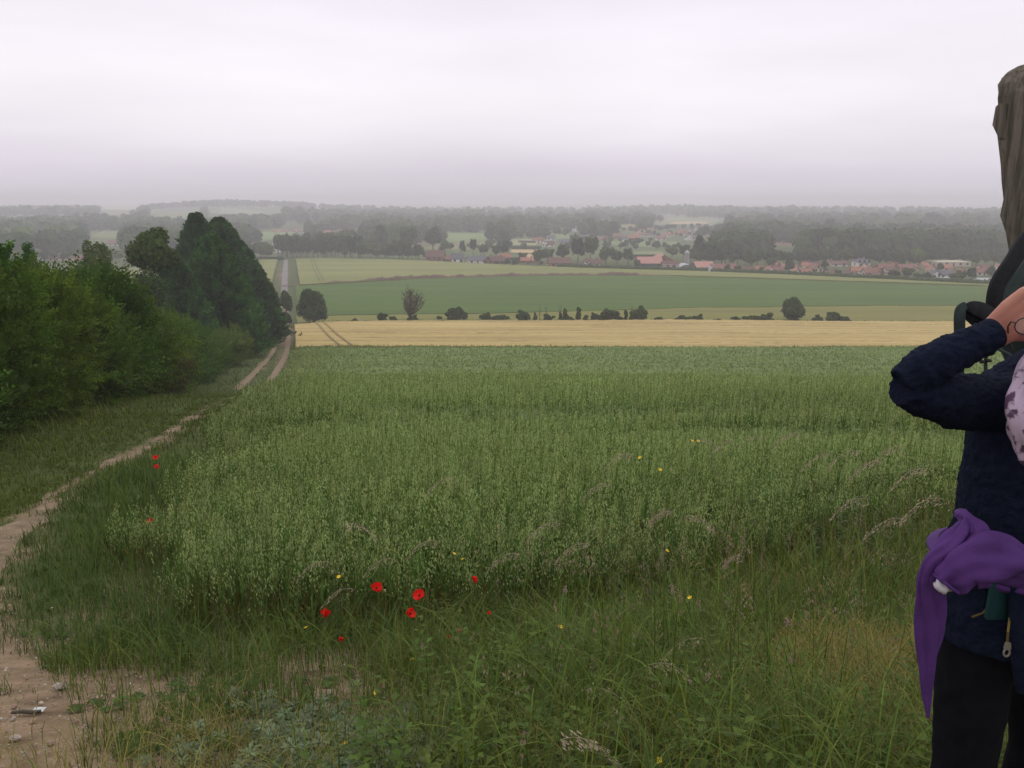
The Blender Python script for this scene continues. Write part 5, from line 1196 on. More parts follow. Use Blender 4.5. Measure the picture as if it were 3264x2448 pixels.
# ------------------------------------------------------------------ houses
for nm, c in (('white_wall', (.82, .78, .76)), ('cream_wall', (.56, .48, .38)), ('brick_wall', (.30, .14, .10)), ('grey_wall', (.36, .33, .33)), ('slate', (.12, .12, .145)), ('orange_tile', (.34, .145, .095)),
              ('brown_tile', (.15, .075, .065)), ('red_tile', (.24, .105, .085)), ('pink_tile', (.42, .20, .17)), ('glass', (.03, .035, .04)), ('metal_sheet', (.42, .44, .48)), ('door_paint', (.12, .10, .09)), ('dark_clad', (.10, .12, .13)), ('yellow_wall', (.62, .52, .28))):
    mat(nm, c, .8, tuple(v * .75 for v in c), 1.5, detail=6)
def house(px, base, wpx, hpx, kind, wall, roof, label, turn=0.0, eave=.48, group='houses of the village', depth=None, name='house', chimney=True, cat='house', far=False, hip=False):
    if px < 935 or name != 'house' or base > 245: BLD.append((px - wpx / 2 - 1, px + wpx / 2 + 1, base - hpx, base, at(px, base)[1]))
    x, y = at(px, base); s = y / FPX; W = wpx * s; H = hpx * s / .985; D = depth or (W * .75 if kind == 'e' else W * 1.35); D = min(max(D, 5), 16)
    E = H * eave if roof else H
    root = empty(name, (x, y + D / 2, Tz(x, y + D / 2) - .2), turn); tag(root, label, cat, group, 'thing')
    w2, d2 = W / 2, D / 2; mb = MB(); mb.box((0, 0, E / 2), (W, D, E))
    if kind == 'e':                       # ridge runs across the view
        if not hip: mb.add([[-w2, -d2, E], [-w2, d2, E], [-w2, 0, H - .15]], [[0, 1, 2]]); mb.add([[w2, -d2, E], [w2, d2, E], [w2, 0, H - .15]], [[0, 2, 1]])
    elif kind == 'g': mb.add([[-w2, -d2, E], [w2, -d2, E], [0, -d2, H - .15]], [[0, 1, 2]]); mb.add([[-w2, d2, E], [w2, d2, E], [0, d2, H - .15]], [[0, 2, 1]])
    mb.build('wall', MATS[wall], root)
    if roof:
        o_ = .35; t_ = .22; rb = MB()
        def slab(a, b, c, d_):
            v = np.array([a, b, c, d_], float); lo = v - np.array([0, 0, t_]); rb.add(np.concatenate([v, lo]), [[0, 1, 2, 3], [7, 6, 5, 4], [0, 4, 5, 1], [1, 5, 6, 2], [2, 6, 7, 3], [3, 7, 4, 0]])
        if kind == 'e':
            q = w2 * .55 if hip else w2 + o_; dz = (H - E) * o_ / d2
            slab((-w2 - o_, -d2 - o_, E - dz + t_), (w2 + o_, -d2 - o_, E - dz + t_), (q, 0.004, H + t_), (-q, 0.004, H + t_)); slab((w2 + o_, d2 + o_, E - dz + t_), (-w2 - o_, d2 + o_, E - dz + t_), (-q, -.004, H + t_), (q, -.004, H + t_))
            if hip:
                for sg in (-1, 1): rb.add([[sg * (w2 + o_), -d2 - o_, E - dz + t_ - .01], [sg * (w2 + o_), d2 + o_, E - dz + t_ - .01], [sg * q, 0, H + t_ - .01]], [[0, 1, 2]])
        elif kind == 'g':
            dz = (H - E) * o_ / w2
            slab((-w2 - o_, d2 + o_, E - dz + t_), (-w2 - o_, -d2 - o_, E - dz + t_), (.004, -d2 - o_, H + t_), (.004, d2 + o_, H + t_)); slab((w2 + o_, -d2 - o_, E - dz + t_), (w2 + o_, d2 + o_, E - dz + t_), (-.004, d2 + o_, H + t_), (-.004, -d2 - o_, H + t_))
        rf = rb.build('roof', MATS[roof], root)
        if chimney and not far: MB().box((w2 * .45, .3, H + .35), (.7, .6, 1.5)).build('chimney', MATS['brick_wall'], rf)
    nw = 0 if far and W < 7 else max(2, int(W / 3.2))
    for i in range(min(nw, 7)):
        X = -w2 + W * (i + .5) / nw
        if i == nw // 2 and not far: MB().box((X, -d2 - .02, 1.05), (1.0, .08, 2.1)).build('door', MATS['door_paint'], root)
        else: MB().box((X, -d2 - .02, min(1.7, E * .6)), (1.15, .08, min(1.2, E * .5))).build('window', MATS['glass'], root)
    if kind == 'g' and not far and H - E > 2: MB().box((0, -d2 - .02, E + (H - E) * .35), (1.0, .08, 1.1)).build('window', MATS['glass'], root)
    if not far:
        MB().box((-w2 - .02, 0, min(1.7, E * .6)), (.08, 1.1, min(1.2, E * .5))).build('window', MATS['glass'], root)
    return root
HO = [(435, 261, 17, 10, 'e', 'brick_wall', 'brown_tile', 'house with a large dark red brown roof, leftmost of the front row'), (449.5, 262.3, 6, 6.5, 'e', 'brick_wall', 'red_tile', 'low reddish annexe on the left of the slate house'), (457.5, 263, 12, 9.2, 'e', 'white_wall', 'slate', 'house with a dark slate roof and a tall white dormer gable'), (476.5, 263.5, 18, 7, 'e', 'white_wall', 'slate', 'long low white house with a slate roof'),
      (489, 263.5, 9, 7.5, 'g', 'brick_wall', 'brown_tile', 'brown gable joined to the long slate roofed house'), (498, 264, 13, 7.5, 'e', 'brick_wall', 'brown_tile', 'brown roofed house half behind bushes'), (505, 260, 11, 6, 'e', 'brick_wall', 'orange_tile', 'orange roof showing behind the brown ones'), (528, 263, 16, 5.2, 'e', 'brick_wall', 'orange_tile', 'low house with a bright orange roof behind bushes'),
      (549, 265, 5, 6.5, 'g', 'white_wall', 'slate', 'small white gable left of the largest brown roof'), (560, 267.3, 22, 9.3, 'e', 'brick_wall', 'brown_tile', 'longest brown roofed house, on the edge of the pale field'), (586, 266.8, 7, 7.6, 'g', 'white_wall', 'brown_tile', 'white gable end of the house standing alone on the field edge'), (594, 266.8, 14, 7.2, 'e', 'white_wall', 'brown_tile', 'brown roofed wing of the house standing alone on the field edge'),
      (749, 272.5, 13, 5.2, 'e', 'dark_clad', 'brown_tile', 'low dark roofed house right of the barns'), (771, 273.8, 8, 7, 'g', 'white_wall', 'orange_tile', 'white gable with orange roof, left of two at the field edge'), (778.5, 273.8, 10, 6.6, 'e', 'white_wall', 'red_tile', 'red roofed wing of the left white gabled house'), (798, 275, 9, 5.8, 'g', 'white_wall', 'orange_tile', 'broad white gable with orange roof, right of two at the field edge'), (807, 275, 10, 5.8, 'e', 'cream_wall', 'orange_tile', 'orange roofed wing of the right white gabled house'),
      (817, 272, 10, 8, 'g', 'cream_wall', 'red_tile', 'red gabled house just behind the broad white gable'), (811, 264, 17, 5, 'e', 'brick_wall', 'red_tile', 'red roof among trees behind the two white gables'), (840, 266.5, 16, 5.4, 'e', 'white_wall', 'brown_tile', 'white walled brown roof left of the villa'), (833, 276, 14, 5, 'e', 'brick_wall', 'brown_tile', 'left part of the long brown row at the field edge'), (848, 276.5, 17, 5.5, 'e', 'brick_wall', 'brown_tile', 'right part of the long brown row at the field edge'),
      (859, 274, 12, 7, 'e', 'white_wall', 'orange_tile', 'orange roof directly below the villa'), (872, 276, 13, 7.5, 'e', 'cream_wall', 'red_tile', 'red roofed house right below the villa'), (880, 278, 9, 5, 'g', 'brick_wall', 'brown_tile', 'small brown gable at the field edge below the villa'), (887, 271, 14, 7, 'e', 'brick_wall', 'red_tile', 'steep red roof right of the villa'), (909, 269, 18, 4.5, 'e', 'brick_wall', 'red_tile', 'long low red roof between the villa and the flat hall'), (893, 277, 9, 4, 'e', 'white_wall', 'red_tile', 'small white walled house under the steep red roof'),
      (934, 273.5, 8, 7, 'g', 'white_wall', 'orange_tile', 'white gable with orange roof below the flat hall'), (937, 277.5, 9, 7, 'g', 'white_wall', 'slate', 'white gable joined to the grey roofed house'), (946, 277.5, 13, 6.6, 'e', 'white_wall', 'slate', 'grey roofed house near the right end of the village'), (981, 275.5, 11, 7.5, 'e', 'white_wall', 'red_tile', 'white gabled red roof right of the trees near the hall'), (963, 273, 8, 4, 'e', 'white_wall', 'red_tile', 'small roof showing between trees below the hall'), (1006, 277, 16, 5.5, 'e', 'brick_wall', 'red_tile', 'roof seen between the backpack strap and the post')]
for i, a in enumerate(HO): house(*a, turn=((i * 37) % 7 - 3) * .06)
v_ = house(864, 267.5, 12, 8.4, 'e', 'white_wall', 'slate', 'white two storey villa with a hipped blue grey roof and dark windows', eave=.62, hip=True, depth=9, name='villa')
for q in (-2.4, 0, 2.4): MB().box((q, -4.55, 3.6), (1.2, .08, 1.3)).build('window', MATS['glass'], v_)
MB().box((0, -5.0, 2.6), (3.4, .9, .25)).build('balcony', MATS['dark_clad'], v_)
house(953.5, 266.5, 34, 5.0, 'f', 'cream_wall', None, 'long flat roofed pale hall against the wood', name='hall', depth=14, cat='hall', group=None)
house(947, 282, 12, 4.4, 'e', 'white_wall', 'metal_sheet', 'white shed with a pale metal roof below the grey roofed house', chimney=False, name='shed', cat='shed', group='pale sheds', eave=.6); house(986, 283, 13, 4.6, 'e', 'white_wall', 'metal_sheet', 'pale metal roofed shed at the field edge near the strap', chimney=False, name='shed', cat='shed', group='pale sheds', eave=.6)
# farm
B = dict(group='barns of the farm', name='barn', cat='barn', chimney=False)
house(651, 267.5, 24, 9.8, 'e', 'dark_clad', 'pink_tile', 'barn with a sloping pink tiled roof, leftmost of the farm', depth=16, eave=.45, **B); house(664, 266, 22, 11, 'g', 'brick_wall', 'pink_tile', 'wide pink roofed barn behind the leftmost one', eave=.45, **B)
b_ = house(671, 269.5, 16, 8.2, 'e', 'brick_wall', 'brown_tile', 'farm building with three white doors in a row', eave=.55, **B)
for q in (-3.2, -.2, 3.2): MB().box((q, -7.3 if False else -(min(max(16 * at(671, 269.5)[1] / FPX * .75, 5), 16) / 2) - .05, 1.5), (2.0, .12, 2.2)).build('shutter', MATS['white_wall'], b_)
def arched_barn():
    x, y = at(687, 270.5); s = y / FPX; W = 13 * s; H = 7 * s; root = empty('arched_barn', (x, y + 6, Tz(x, y) - .2)); tag(root, 'barn with a rounded roof and a dark doorway', 'barn', 'barns of the farm', 'thing')
    a = np.linspace(0, math.pi, 12); X = -np.cos(a) * W / 2; Z = H * .35 + np.sin(a) * H * .5
    mb = MB(); mb.box((0, 0, H * .175), (W, 12, H * .35)); fr = np.stack([X, 0 * X - 6, Z], 1); mb.add(np.concatenate([fr, [[0, -6, H * .35]]]), [[i, i + 1, 12] for i in range(11)]); mb.build('wall', MATS['grey_wall'], root)
    f2 = fr.copy(); f2[:, 1] = 6.3; f1 = fr.copy(); f1[:, 1] = -6.3; mb = MB().add(np.concatenate([f1, f2]) + [0, 0, .12], [[i, i + 1, i + 13, i + 12] for i in range(11)]); mb.add(np.concatenate([f1, f2]) - [0, 0, .1], [[i + 1, i, i + 12, i + 13] for i in range(11)]); mb.build('roof', MATS['metal_sheet'], root)
    MB().box((-.5, -6.05, H * .2), (W * .32, .12, H * .4)).build('door', MATS['door_paint'], root)
arched_barn()
x, y = at(692, 268); mb = MB(); mb.tube([(0, 0, 0), (0, 0, 7.2)], 1.4, k=14); o = mb.build('silo', MATS['grey_wall'], loc=(x, y + 14, Tz(x, y + 14))); MB().tube([(0, 0, 7.2), (0, 0, 8.4)], [1.5, .2], k=14).build('silo_cap', MATS['metal_sheet'], o); tag(o, 'round grey silo standing behind the arched barn', 'silo', kind='thing')
house(706, 272, 18, 9.5, 'e', 'dark_clad', 'pink_tile', 'barn with a pale pink roof behind the tent shaped gable', eave=.5, depth=16, **B); house(725, 272.5, 24, 8, 'e', 'brick_wall', 'red_tile', 'long red roofed barn at the right end of the farm', eave=.5, **B); house(711.5, 273, 5, 7, 'g', 'white_wall', 'metal_sheet', 'narrow white tent shaped gable between the barns', eave=.15, **B)
# mid valley
mk = dict(group='white houses in mid valley')
for a in [(538.5, 243, 11, 5.4, 'e', 'white_wall', 'red_tile', 'white house with a red roof, left of the mid valley trio'), (551, 240.6, 8.4, 5, 'e', 'white_wall', 'slate', 'white house with a grey roof, back of the mid valley trio'), (544.5, 247, 5.2, 8, 'g', 'white_wall', 'brown_tile', 'tall white gable in front of the mid valley trio'), (549.8, 247, 9, 5.4, 'e', 'white_wall', 'brown_tile', 'brown roofed wing in front of the mid valley trio'), (564, 243.6, 9.5, 4.4, 'e', 'grey_wall', 'slate', 'grey roofed house right of the mid valley trio')]: house(*a, **mk)
up = dict(group='roofs of the upper village', far=True)
UP = [(584.5, 240, 11, 4.6, 'e', 'grey_wall', 'slate', 'grey roofed house left of a row of roofs in the upper village'), (595.5, 241, 13, 3.4, 'e', 'cream_wall', 'red_tile', 'long low pinkish roof in the upper village'), (606.5, 240.6, 7, 4.6, 'g', 'brick_wall', 'brown_tile', 'brown gable in the upper village'), (618, 238.5, 9.5, 5, 'e', 'brick_wall', 'red_tile', 'red roof right of the brown gable in the upper village'), (624.5, 241, 7, 4.4, 'e', 'white_wall', 'slate', 'grey roofed white house in the upper village'),
      (633.5, 240.6, 12, 5.6, 'e', 'brick_wall', 'orange_tile', 'largest orange roof in the upper village'), (661.5, 240.4, 10, 4.4, 'e', 'white_wall', 'red_tile', 'white gabled red roof above the dark meadow tree'), (667, 237, 8, 4.8, 'e', 'white_wall', 'orange_tile', 'orange roof uphill of the dark meadow tree'), (689.5, 240.4, 7, 6, 'g', 'white_wall', 'slate', 'white gable with a slate roof, biggest white one in the upper village'), (695.5, 240.4, 9, 5, 'e', 'white_wall', 'slate', 'slate roofed wing of the biggest white house'),
      (701, 237.6, 7, 4, 'e', 'white_wall', 'orange_tile', 'orange roof right behind the biggest white house'), (722, 236.4, 6, 4, 'e', 'white_wall', 'orange_tile', 'last orange roof at the right of the upper village'), (576.5, 228, 7, 2.8, 'e', 'white_wall', 'red_tile', 'small red roof left of the white block'), (575.5, 231.5, 6, 2.6, 'e', 'white_wall', 'metal_sheet', 'pale roof among trees below the small red roof'), (640, 236.5, 8, 3.8, 'e', 'white_wall', 'orange_tile', 'orange roof beside the yellow block'), (651, 237, 5, 3, 'e', 'white_wall', 'slate', 'small slate roof right of the yellow block')]
for a in UP: house(*a, **up)
rr = np.random.default_rng(12)
def cluster(n, px0, px1, b0, b1, label, group, wp=(5, 8), hp=(3, 4.4), walls=('white_wall', 'white_wall', 'cream_wall'), roofs=('orange_tile', 'red_tile', 'brown_tile', 'orange_tile')):
    for i in range(n):
        px = px0 + (px1 - px0) * (i + rr.uniform(.2, .8)) / n; b = rr.uniform(b0, b1)
        house(px, b, rr.uniform(*wp), rr.uniform(*hp), 'g' if rr.random() < .4 else 'e', walls[rr.integers(len(walls))], roofs[rr.integers(len(roofs))], nth(label, i), far=True, group=group, turn=rr.uniform(-.5, .5))
cluster(7, 636, 654, 231, 237, 'white walled house with a red roof packed behind the yellow block', 'packed houses behind the yellow block')
cluster(8, 675, 690, 232, 236, 'white house with an orange roof in the dense left half of the upper estate', 'upper estate, left half')
cluster(12, 698, 720, 230.5, 237, 'white house with an orange roof in the dense right half of the upper estate', 'upper estate, right half')
cluster(6, 272, 287, 231.5, 233, 'tiny low house of the far hamlet left of the wood', 'far hamlet at the left', hp=(2, 2.8)); cluster(5, 286, 302, 231.5, 233, 'tiny white walled house of the far hamlet above the dark wood', 'far hamlet above the wood', hp=(2, 2.8), walls=('white_wall',))
cluster(10, 324, 360, 232, 233.6, 'tiny red roofed house of the hamlet right of the pale crowns', 'far hamlet right of the pale crowns', hp=(1.8, 2.8))
cluster(16, 940, 1000, 238, 241.5, 'dim pinkish house of the far town below the church', 'far town, near side', hp=(2.6, 4)); cluster(12, 945, 1020, 233.5, 237, 'dim pinkish house of the far town around the church', 'far town, far side', hp=(2.4, 3.6))
vx = dict(wp=(6, 11), hp=(4, 6.5))
cluster(7, 757, 832, 267, 271, 'village house among trees between the barns and the villa', 'houses between the barns and the villa', **vx); cluster(9, 850, 930, 268, 274, 'village house around the villa and the long red roof', 'houses around the villa', **vx); cluster(6, 925, 1004, 270, 276, 'village house below the long flat hall', 'houses below the flat hall', **vx)
cluster(6, 765, 800, 243, 246, 'dim roof showing in a gap of the great wood', 'roofs in the great wood', hp=(2, 2.6))
house(273.5, 245, 4, 4, 'g', 'white_wall', 'slate', 'lone white gable left of the dark wood', far=True, group=None); house(276.5, 252.8, 6.5, 6.5, 'g', 'white_wall', 'brown_tile', 'white house beside the far end of the road', group=None); house(269, 252.5, 7, 5, 'e', 'brick_wall', 'red_tile', 'red roof left of the white house by the road', group=None)
house(37.5, 248, 17, 4.6, 'e', 'brick_wall', 'red_tile', 'long plain red roof among misty trees at the far left', depth=12, group=None, name='barn', cat='barn', chimney=False); house(60, 261, 36, 6, 'e', 'cream_wall', 'brown_tile', 'long brown roofed building just above the left hedge', depth=12, group=None, name='barn', cat='barn', chimney=False); house(79, 262, 8, 5, 'e', 'white_wall', 'red_tile', 'small white walled house right of the long brown roof', group=None)
house(113, 246, 11, 5, 'e', 'white_wall', 'red_tile', 'red roof between the two leafy trees behind the hedge', group=None); house(177, 252, 6, 5, 'g', 'white_wall', 'brown_tile', 'white gable peeping between round tree and conifers', group=None)
house(625.5, 229.6, 19, 4.6, 'f', 'yellow_wall', None, 'long pale yellow block in the upper village', name='school_building', far=True, cat='building', depth=14, group=None); house(606, 224.2, 13, 3.2, 'f', 'white_wall', None, 'long white block standing in the trees', name='white_building', far=True, cat='building', depth=14, group=None); house(601.5, 224.2, 4.5, 4.6, 'e', 'white_wall', 'metal_sheet', 'small white gabled end of the long white block', far=True, cat='building', name='white_building', group=None)
def church():
    x, y = at(976, 236.5); s = y / FPX; root = empty('church', (x, y, Tz(x, y) - .3)); tag(root, 'big dim church with a small spire, over the far town', 'church', kind='thing')
    MB().box((0, 8, 4), (13 * s, 14, 8)).build('nave', MATS['cream_wall'], root)
    h = 8; w2 = 6.5 * s; mb = MB(); mb.add([[-w2, 1, h], [w2, 1, h], [w2, 15, h], [-w2, 15, h], [-w2 * .8, 8, h + 4.5], [w2 * .8, 8, h + 4.5]], [[0, 1, 5, 4], [2, 3, 4, 5]]); mb.add([[-w2, 1, h], [-w2, 15, h], [-w2 * .8, 8, h + 4.5]], [[0, 2, 1]]); mb.add([[w2, 1, h], [w2, 15, h], [w2 * .8, 8, h + 4.5]], [[0, 1, 2]]); mb.build('roof', MATS['red_tile'], root)
    t = MB().box((1.5, 3, 5.5), (4, 4, 13)).build('tower', MATS['cream_wall'], root); MB().tube([(1.5, 3, 12), (1.5, 3, 17)], [2.4, .15], k=8).build('spire', MATS['slate'], t)
church()

# far woods: nobody could count these
def wood(name, label, boxes, tints, leaf=2.2, nper=46, seed=0, hmin=9, hmax=16):
    rg = np.random.default_rng(seed); mb = MB()
    for (cx, cy_, rx, ry, ang, n) in boxes:
        u = rg.uniform(-1, 1, (n, 2)); c, s = math.cos(ang), math.sin(ang)
        X = cx + u[:, 0] * rx * c - u[:, 1] * ry * s; Y = cy_ + u[:, 0] * rx * s + u[:, 1] * ry * c
        k = Y > 480; X, Y = X[k], Y[k]
        Z0 = T(X, Y); qx, qb = project(X, Y, Z0); _, qt = project(X, Y, Z0 + 13); keep = np.ones(len(X), bool)
        for a0, a1, t0, b0_, yb in BLD + PATCH: keep &= ~((qx > a0) & (qx < a1) & (qt < b0_ - (.35 if yb < 9e3 else 0) * (b0_ - t0)) & (qb > t0) & (Y < yb + 12))
        X, Y = X[keep], Y[keep]
        Z = T(X, Y); Hh = rg.uniform(hmin, hmax, len(X)) * (.8 + .5 * fbm(X / 60, Y / 60, 5)); Wd = Hh * rg.uniform(.32, .5, len(X))
        tn = np.array(tints)[rg.integers(0, len(tints), len(X))] * rg.uniform(.6, 1.4, (len(X), 1))
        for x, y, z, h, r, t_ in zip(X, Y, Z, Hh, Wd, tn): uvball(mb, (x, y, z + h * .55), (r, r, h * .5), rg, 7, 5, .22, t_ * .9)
        m_ = len(X) * nper; kk = np.repeat(np.arange(len(X)), nper); d = rg.normal(size=(m_, 3)); d[:, 2] += .3; d /= np.linalg.norm(d, axis=1)[:, None]
        P = np.stack([X[kk] + d[:, 0] * Wd[kk] * 1.08, Y[kk] + d[:, 1] * Wd[kk] * 1.08, Z[kk] + Hh[kk] * .55 + d[:, 2] * Hh[kk] * .52], 1)
        leafquads(mb, P, d, leaf, 1.3, rg, tn[kk] * rg.uniform(.75, 1.25, (m_, 1)))
    return tag(mb.build(name, MATS['far_leaf']), label, 'wood', kind='stuff')
TN = [(1, 1, 1), (.8, .9, 1), (1.3, 1.25, .95), (1.1, 1.1, 1.1)]
def wbox(px0, px1, b0, b1, n):
    x0, y0 = at(px0, b0); x1, y1 = at(px1, b0); _, y2 = at((px0 + px1) / 2, b1); ym = (y0 + y2) / 2
    return (ray((px0 + px1) / 2, 0)[0] * 0 + (x0 + x1) / 2 * (ym / y0), ym, abs(x1 - x0) / 2 * (ym / y0), (y2 - y0) / 2, 0, n)
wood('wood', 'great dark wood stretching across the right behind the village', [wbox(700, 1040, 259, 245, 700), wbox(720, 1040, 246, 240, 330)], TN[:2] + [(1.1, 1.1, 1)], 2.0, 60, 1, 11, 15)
wood('wood', 'belts of trees across the middle of the valley', [wbox(470, 700, 232, 223, 320), wbox(330, 480, 236, 226, 260), wbox(640, 720, 246, 240, 70), wbox(545, 600, 228, 224, 60), wbox(440, 470, 244, 236, 30), wbox(350, 420, 250, 238, 120), wbox(430, 575, 250, 234, 80), wbox(575, 700, 247, 232, 90), wbox(700, 790, 245, 226, 60), wbox(700, 830, 233, 226, 120)], TN, 2.3, 46, 2)
wood('wood', 'misty woods and hedges filling the valley on the left', [wbox(-60, 240, 243, 226, 900), wbox(-60, 110, 262, 246, 140), wbox(120, 265, 256, 240, 120), wbox(130, 270, 226, 217, 200), wbox(290, 480, 226, 218, 320)], TN, 2.6, 40, 3)
wood('wood', 'farthest woods dissolving in the mist', [wbox(-80, 330, 218, 213, 380), wbox(330, 700, 220, 213, 560), wbox(700, 1100, 226, 214, 700), wbox(830, 1060, 232, 224, 200)], TN, 4.0, 26, 4, 10, 18)
x0 = [(-720, 2250, 190, 120, .3, 260), (-430, 2330, 200, 90, -.5, 120), (-1150, 2450, 420, 160, 0, 300), (430, 2100, 150, 60, 0, 120), (900, 2480, 350, 130, 0, 220)]
wood('wood', 'dark copses on the low hills', x0, TN[:2], 3.5, 30, 5, 9, 14)

# ------------------------------------------------------------------ the walker at the right, the post and the backpack on it
def W(px, py, Y):
    kx, kz = ray(px, py); return np.array([kx * Y, Y, CAMZ + kz * Y])
mat('skin', (0.44, 0.20, 0.145), .55, (0.36, 0.135, 0.10), 9, bump=.25, bscale=220, bdist=.001, spec=.35)
mat('fleece', (0.006, 0.0085, 0.020), 1.0, (0.009, 0.013, 0.029), 38, bump=1.0, bscale=95, bdist=.006, spec=.1)
mat('trousers', (0.004, 0.004, 0.006), .95, (0.007, 0.007, 0.010), 30, bump=.3, bscale=300, bdist=.001, spec=.1)
mat('purple_cloth', (0.098, 0.036, 0.180), .8, (0.066, 0.024, 0.125), 7, bump=.5, bscale=28, bdist=.006, spec=.2)
mat('teal_cloth', (0.006, 0.035, 0.038), .9); mat('white_cloth', (.55, .50, .55), .9)
mat('scarf', (0.50, 0.38, 0.50), .9, (0.10, 0.05, 0.10), 42, lo=.52, hi=.60, detail=2)
mat('hair', (0.30, 0.22, 0.16), .6, (0.20, 0.14, 0.10), 60); mat('strap', (0.010, 0.010, 0.013), .85, (0.018, 0.018, 0.022), 90, bump=.4, bscale=500, bdist=.001)
mat('webbing', (0.030, 0.042, 0.042), .8, (0.04, 0.055, 0.055), 200, bump=.4, bscale=600, bdist=.001); mat('bag', (0.020, 0.030, 0.030), .8, (0.03, 0.045, 0.04), 12, bump=.4, bscale=60, bdist=.004)
mat('black_plastic', (0.012, 0.012, 0.014), .35, spec=.5); mat('zip', (0.16, 0.11, 0.03), .5, metal=.5); mat('zip_pull', (.35, .30, .27), .4, metal=.7)
mat('shoe', (0.03, 0.025, 0.02), .8); lm_ = mat('lens', (0.8, 0.8, 0.8), .02, spec=.5); lm_.node_tree.nodes['Principled BSDF'].inputs['Alpha'].default_value = .12
mat('post_wood', (0.20, 0.165, 0.14), .95, (0.085, 0.078, 0.055), 5, bump=1.0, bscale=9, bdist=.012, stretch=(15, 15, .9), detail=10, lo=.4, hi=.62)
mat('lichen_wood', (0.075, 0.07, 0.035), .95, (0.12, 0.105, 0.08), 14, bump=1.0, bscale=50, bdist=.006)

PX, PY_ = 1.15, 1.76
gz = Tz(PX, PY_)
person = empty('person', (PX, PY_, gz)); tag(person, 'walker in dark navy fleece, purple jacket round the waist, hand raised to the face', 'person', kind='thing')
O = np.array([PX, PY_, gz])
def L_(p): return np.asarray(p, float) - O
def remesh(o, vox, disp=None, smooth=2, sz=.03, st=.006):
    m = o.modifiers.new('union', 'REMESH'); m.mode = 'VOXEL'; m.voxel_size = vox; m.use_smooth_shade = True
    if smooth: s = o.modifiers.new('smooth', 'SMOOTH'); s.iterations = smooth; s.factor = .5
    if disp:
        t = bpy.data.textures.new(disp, 'CLOUDS'); t.noise_scale = sz; t.noise_depth = 2
        d = o.modifiers.new('folds', 'DISPLACE'); d.texture = t; d.strength = st; d.mid_level = .5; d.texture_coords = 'LOCAL'
    return o
SH = W(1004, 400, 1.70); EL = W(910, 385, 1.60); WR = W(997, 331, 1.62)          # her right shoulder, elbow, wrist
SH2 = np.array([2 * 1.17 - SH[0], SH[1] + .02, SH[2] - .01]); EL2 = SH2 + [.14, -.14, -.16]; WR2 = np.array([1.30, 1.50, 1.50])
HEAD = np.array([1.215, 1.70, 1.475 + .03])
def ell(mb, c, r, nu=16, nv=12): uvball(mb, c, r, np.random.default_rng(1), nu, nv, 0)
# -- the body: one surface
mb = MB()
mb.tube([L_((1.15, 1.77, .80)), L_((1.15, 1.77, .95)), L_((1.15, 1.76, 1.08)), L_((1.16, 1.75, 1.22)), L_((1.17, 1.74, 1.34)), L_((1.18, 1.735, 1.40))], [.115, .12, .10, .11, .10, .05], k=20, flat=1.35, updir=[1, 0, 0])
mb.tube([L_((1.18, 1.74, 1.34)), L_((1.195, 1.73, 1.41)), L_(HEAD)], [.055, .048, .05], k=14)
ell(mb, L_(HEAD + [0, 0, .02]), (.073, .092, .105)); ell(mb, L_(HEAD + [-.005, -.045, -.055]), (.050, .045, .045))
mb.tube([L_(HEAD + [0, -.088, .012]), L_(HEAD + [0, -.105, -.018]), L_(HEAD + [0, -.088, -.03])], [.008, .013, .010], k=8)
for s_ in (-1, 1):
    ell(mb, L_(HEAD + [s_ * .074, 0, -.005]), (.010, .018, .028), 8, 6)
    ell(mb, L_(HEAD + [s_ * .028, -.083, .016]), (.013, .010, .008), 8, 6)
ell(mb, L_(HEAD + [0, -.090, -.052]), (.022, .010, .007), 8, 6)
FORE = (WR - EL) / np.linalg.norm(WR - EL)
for a, b, c in ((SH, EL, WR), (SH2, EL2, WR2)): mb.tube([L_(a + (np.array([1.17, 1.74, 1.33]) - a) * .5), L_(a), L_((a + b) / 2), L_(b)], [.04, .034, .028, .024], k=12); mb.tube([L_(b), L_(b * .6 + c * .4), L_(c)], [.024, .023, .0235], k=12)
for s_ in (-1, 1):
    hx = 1.15 + s_ * .085; fx = 1.15 + s_ * .10; yk = 1.76 if s_ < 0 else 1.80
    mb.tube([L_((hx, 1.77, .88)), L_((hx + s_ * .005, yk, .68)), L_((fx, yk - .01, .42)), L_((fx, yk + .01, .26)), L_((fx, yk + .02, gz + .08))], [.075, .062, .044, .045, .032], k=14)
    mb.tube([L_((fx, yk + .04, gz + .05)), L_((fx, yk - .06, gz + .045)), L_((fx, yk - .15, gz + .03))], [.035, .036, .028], k=10)
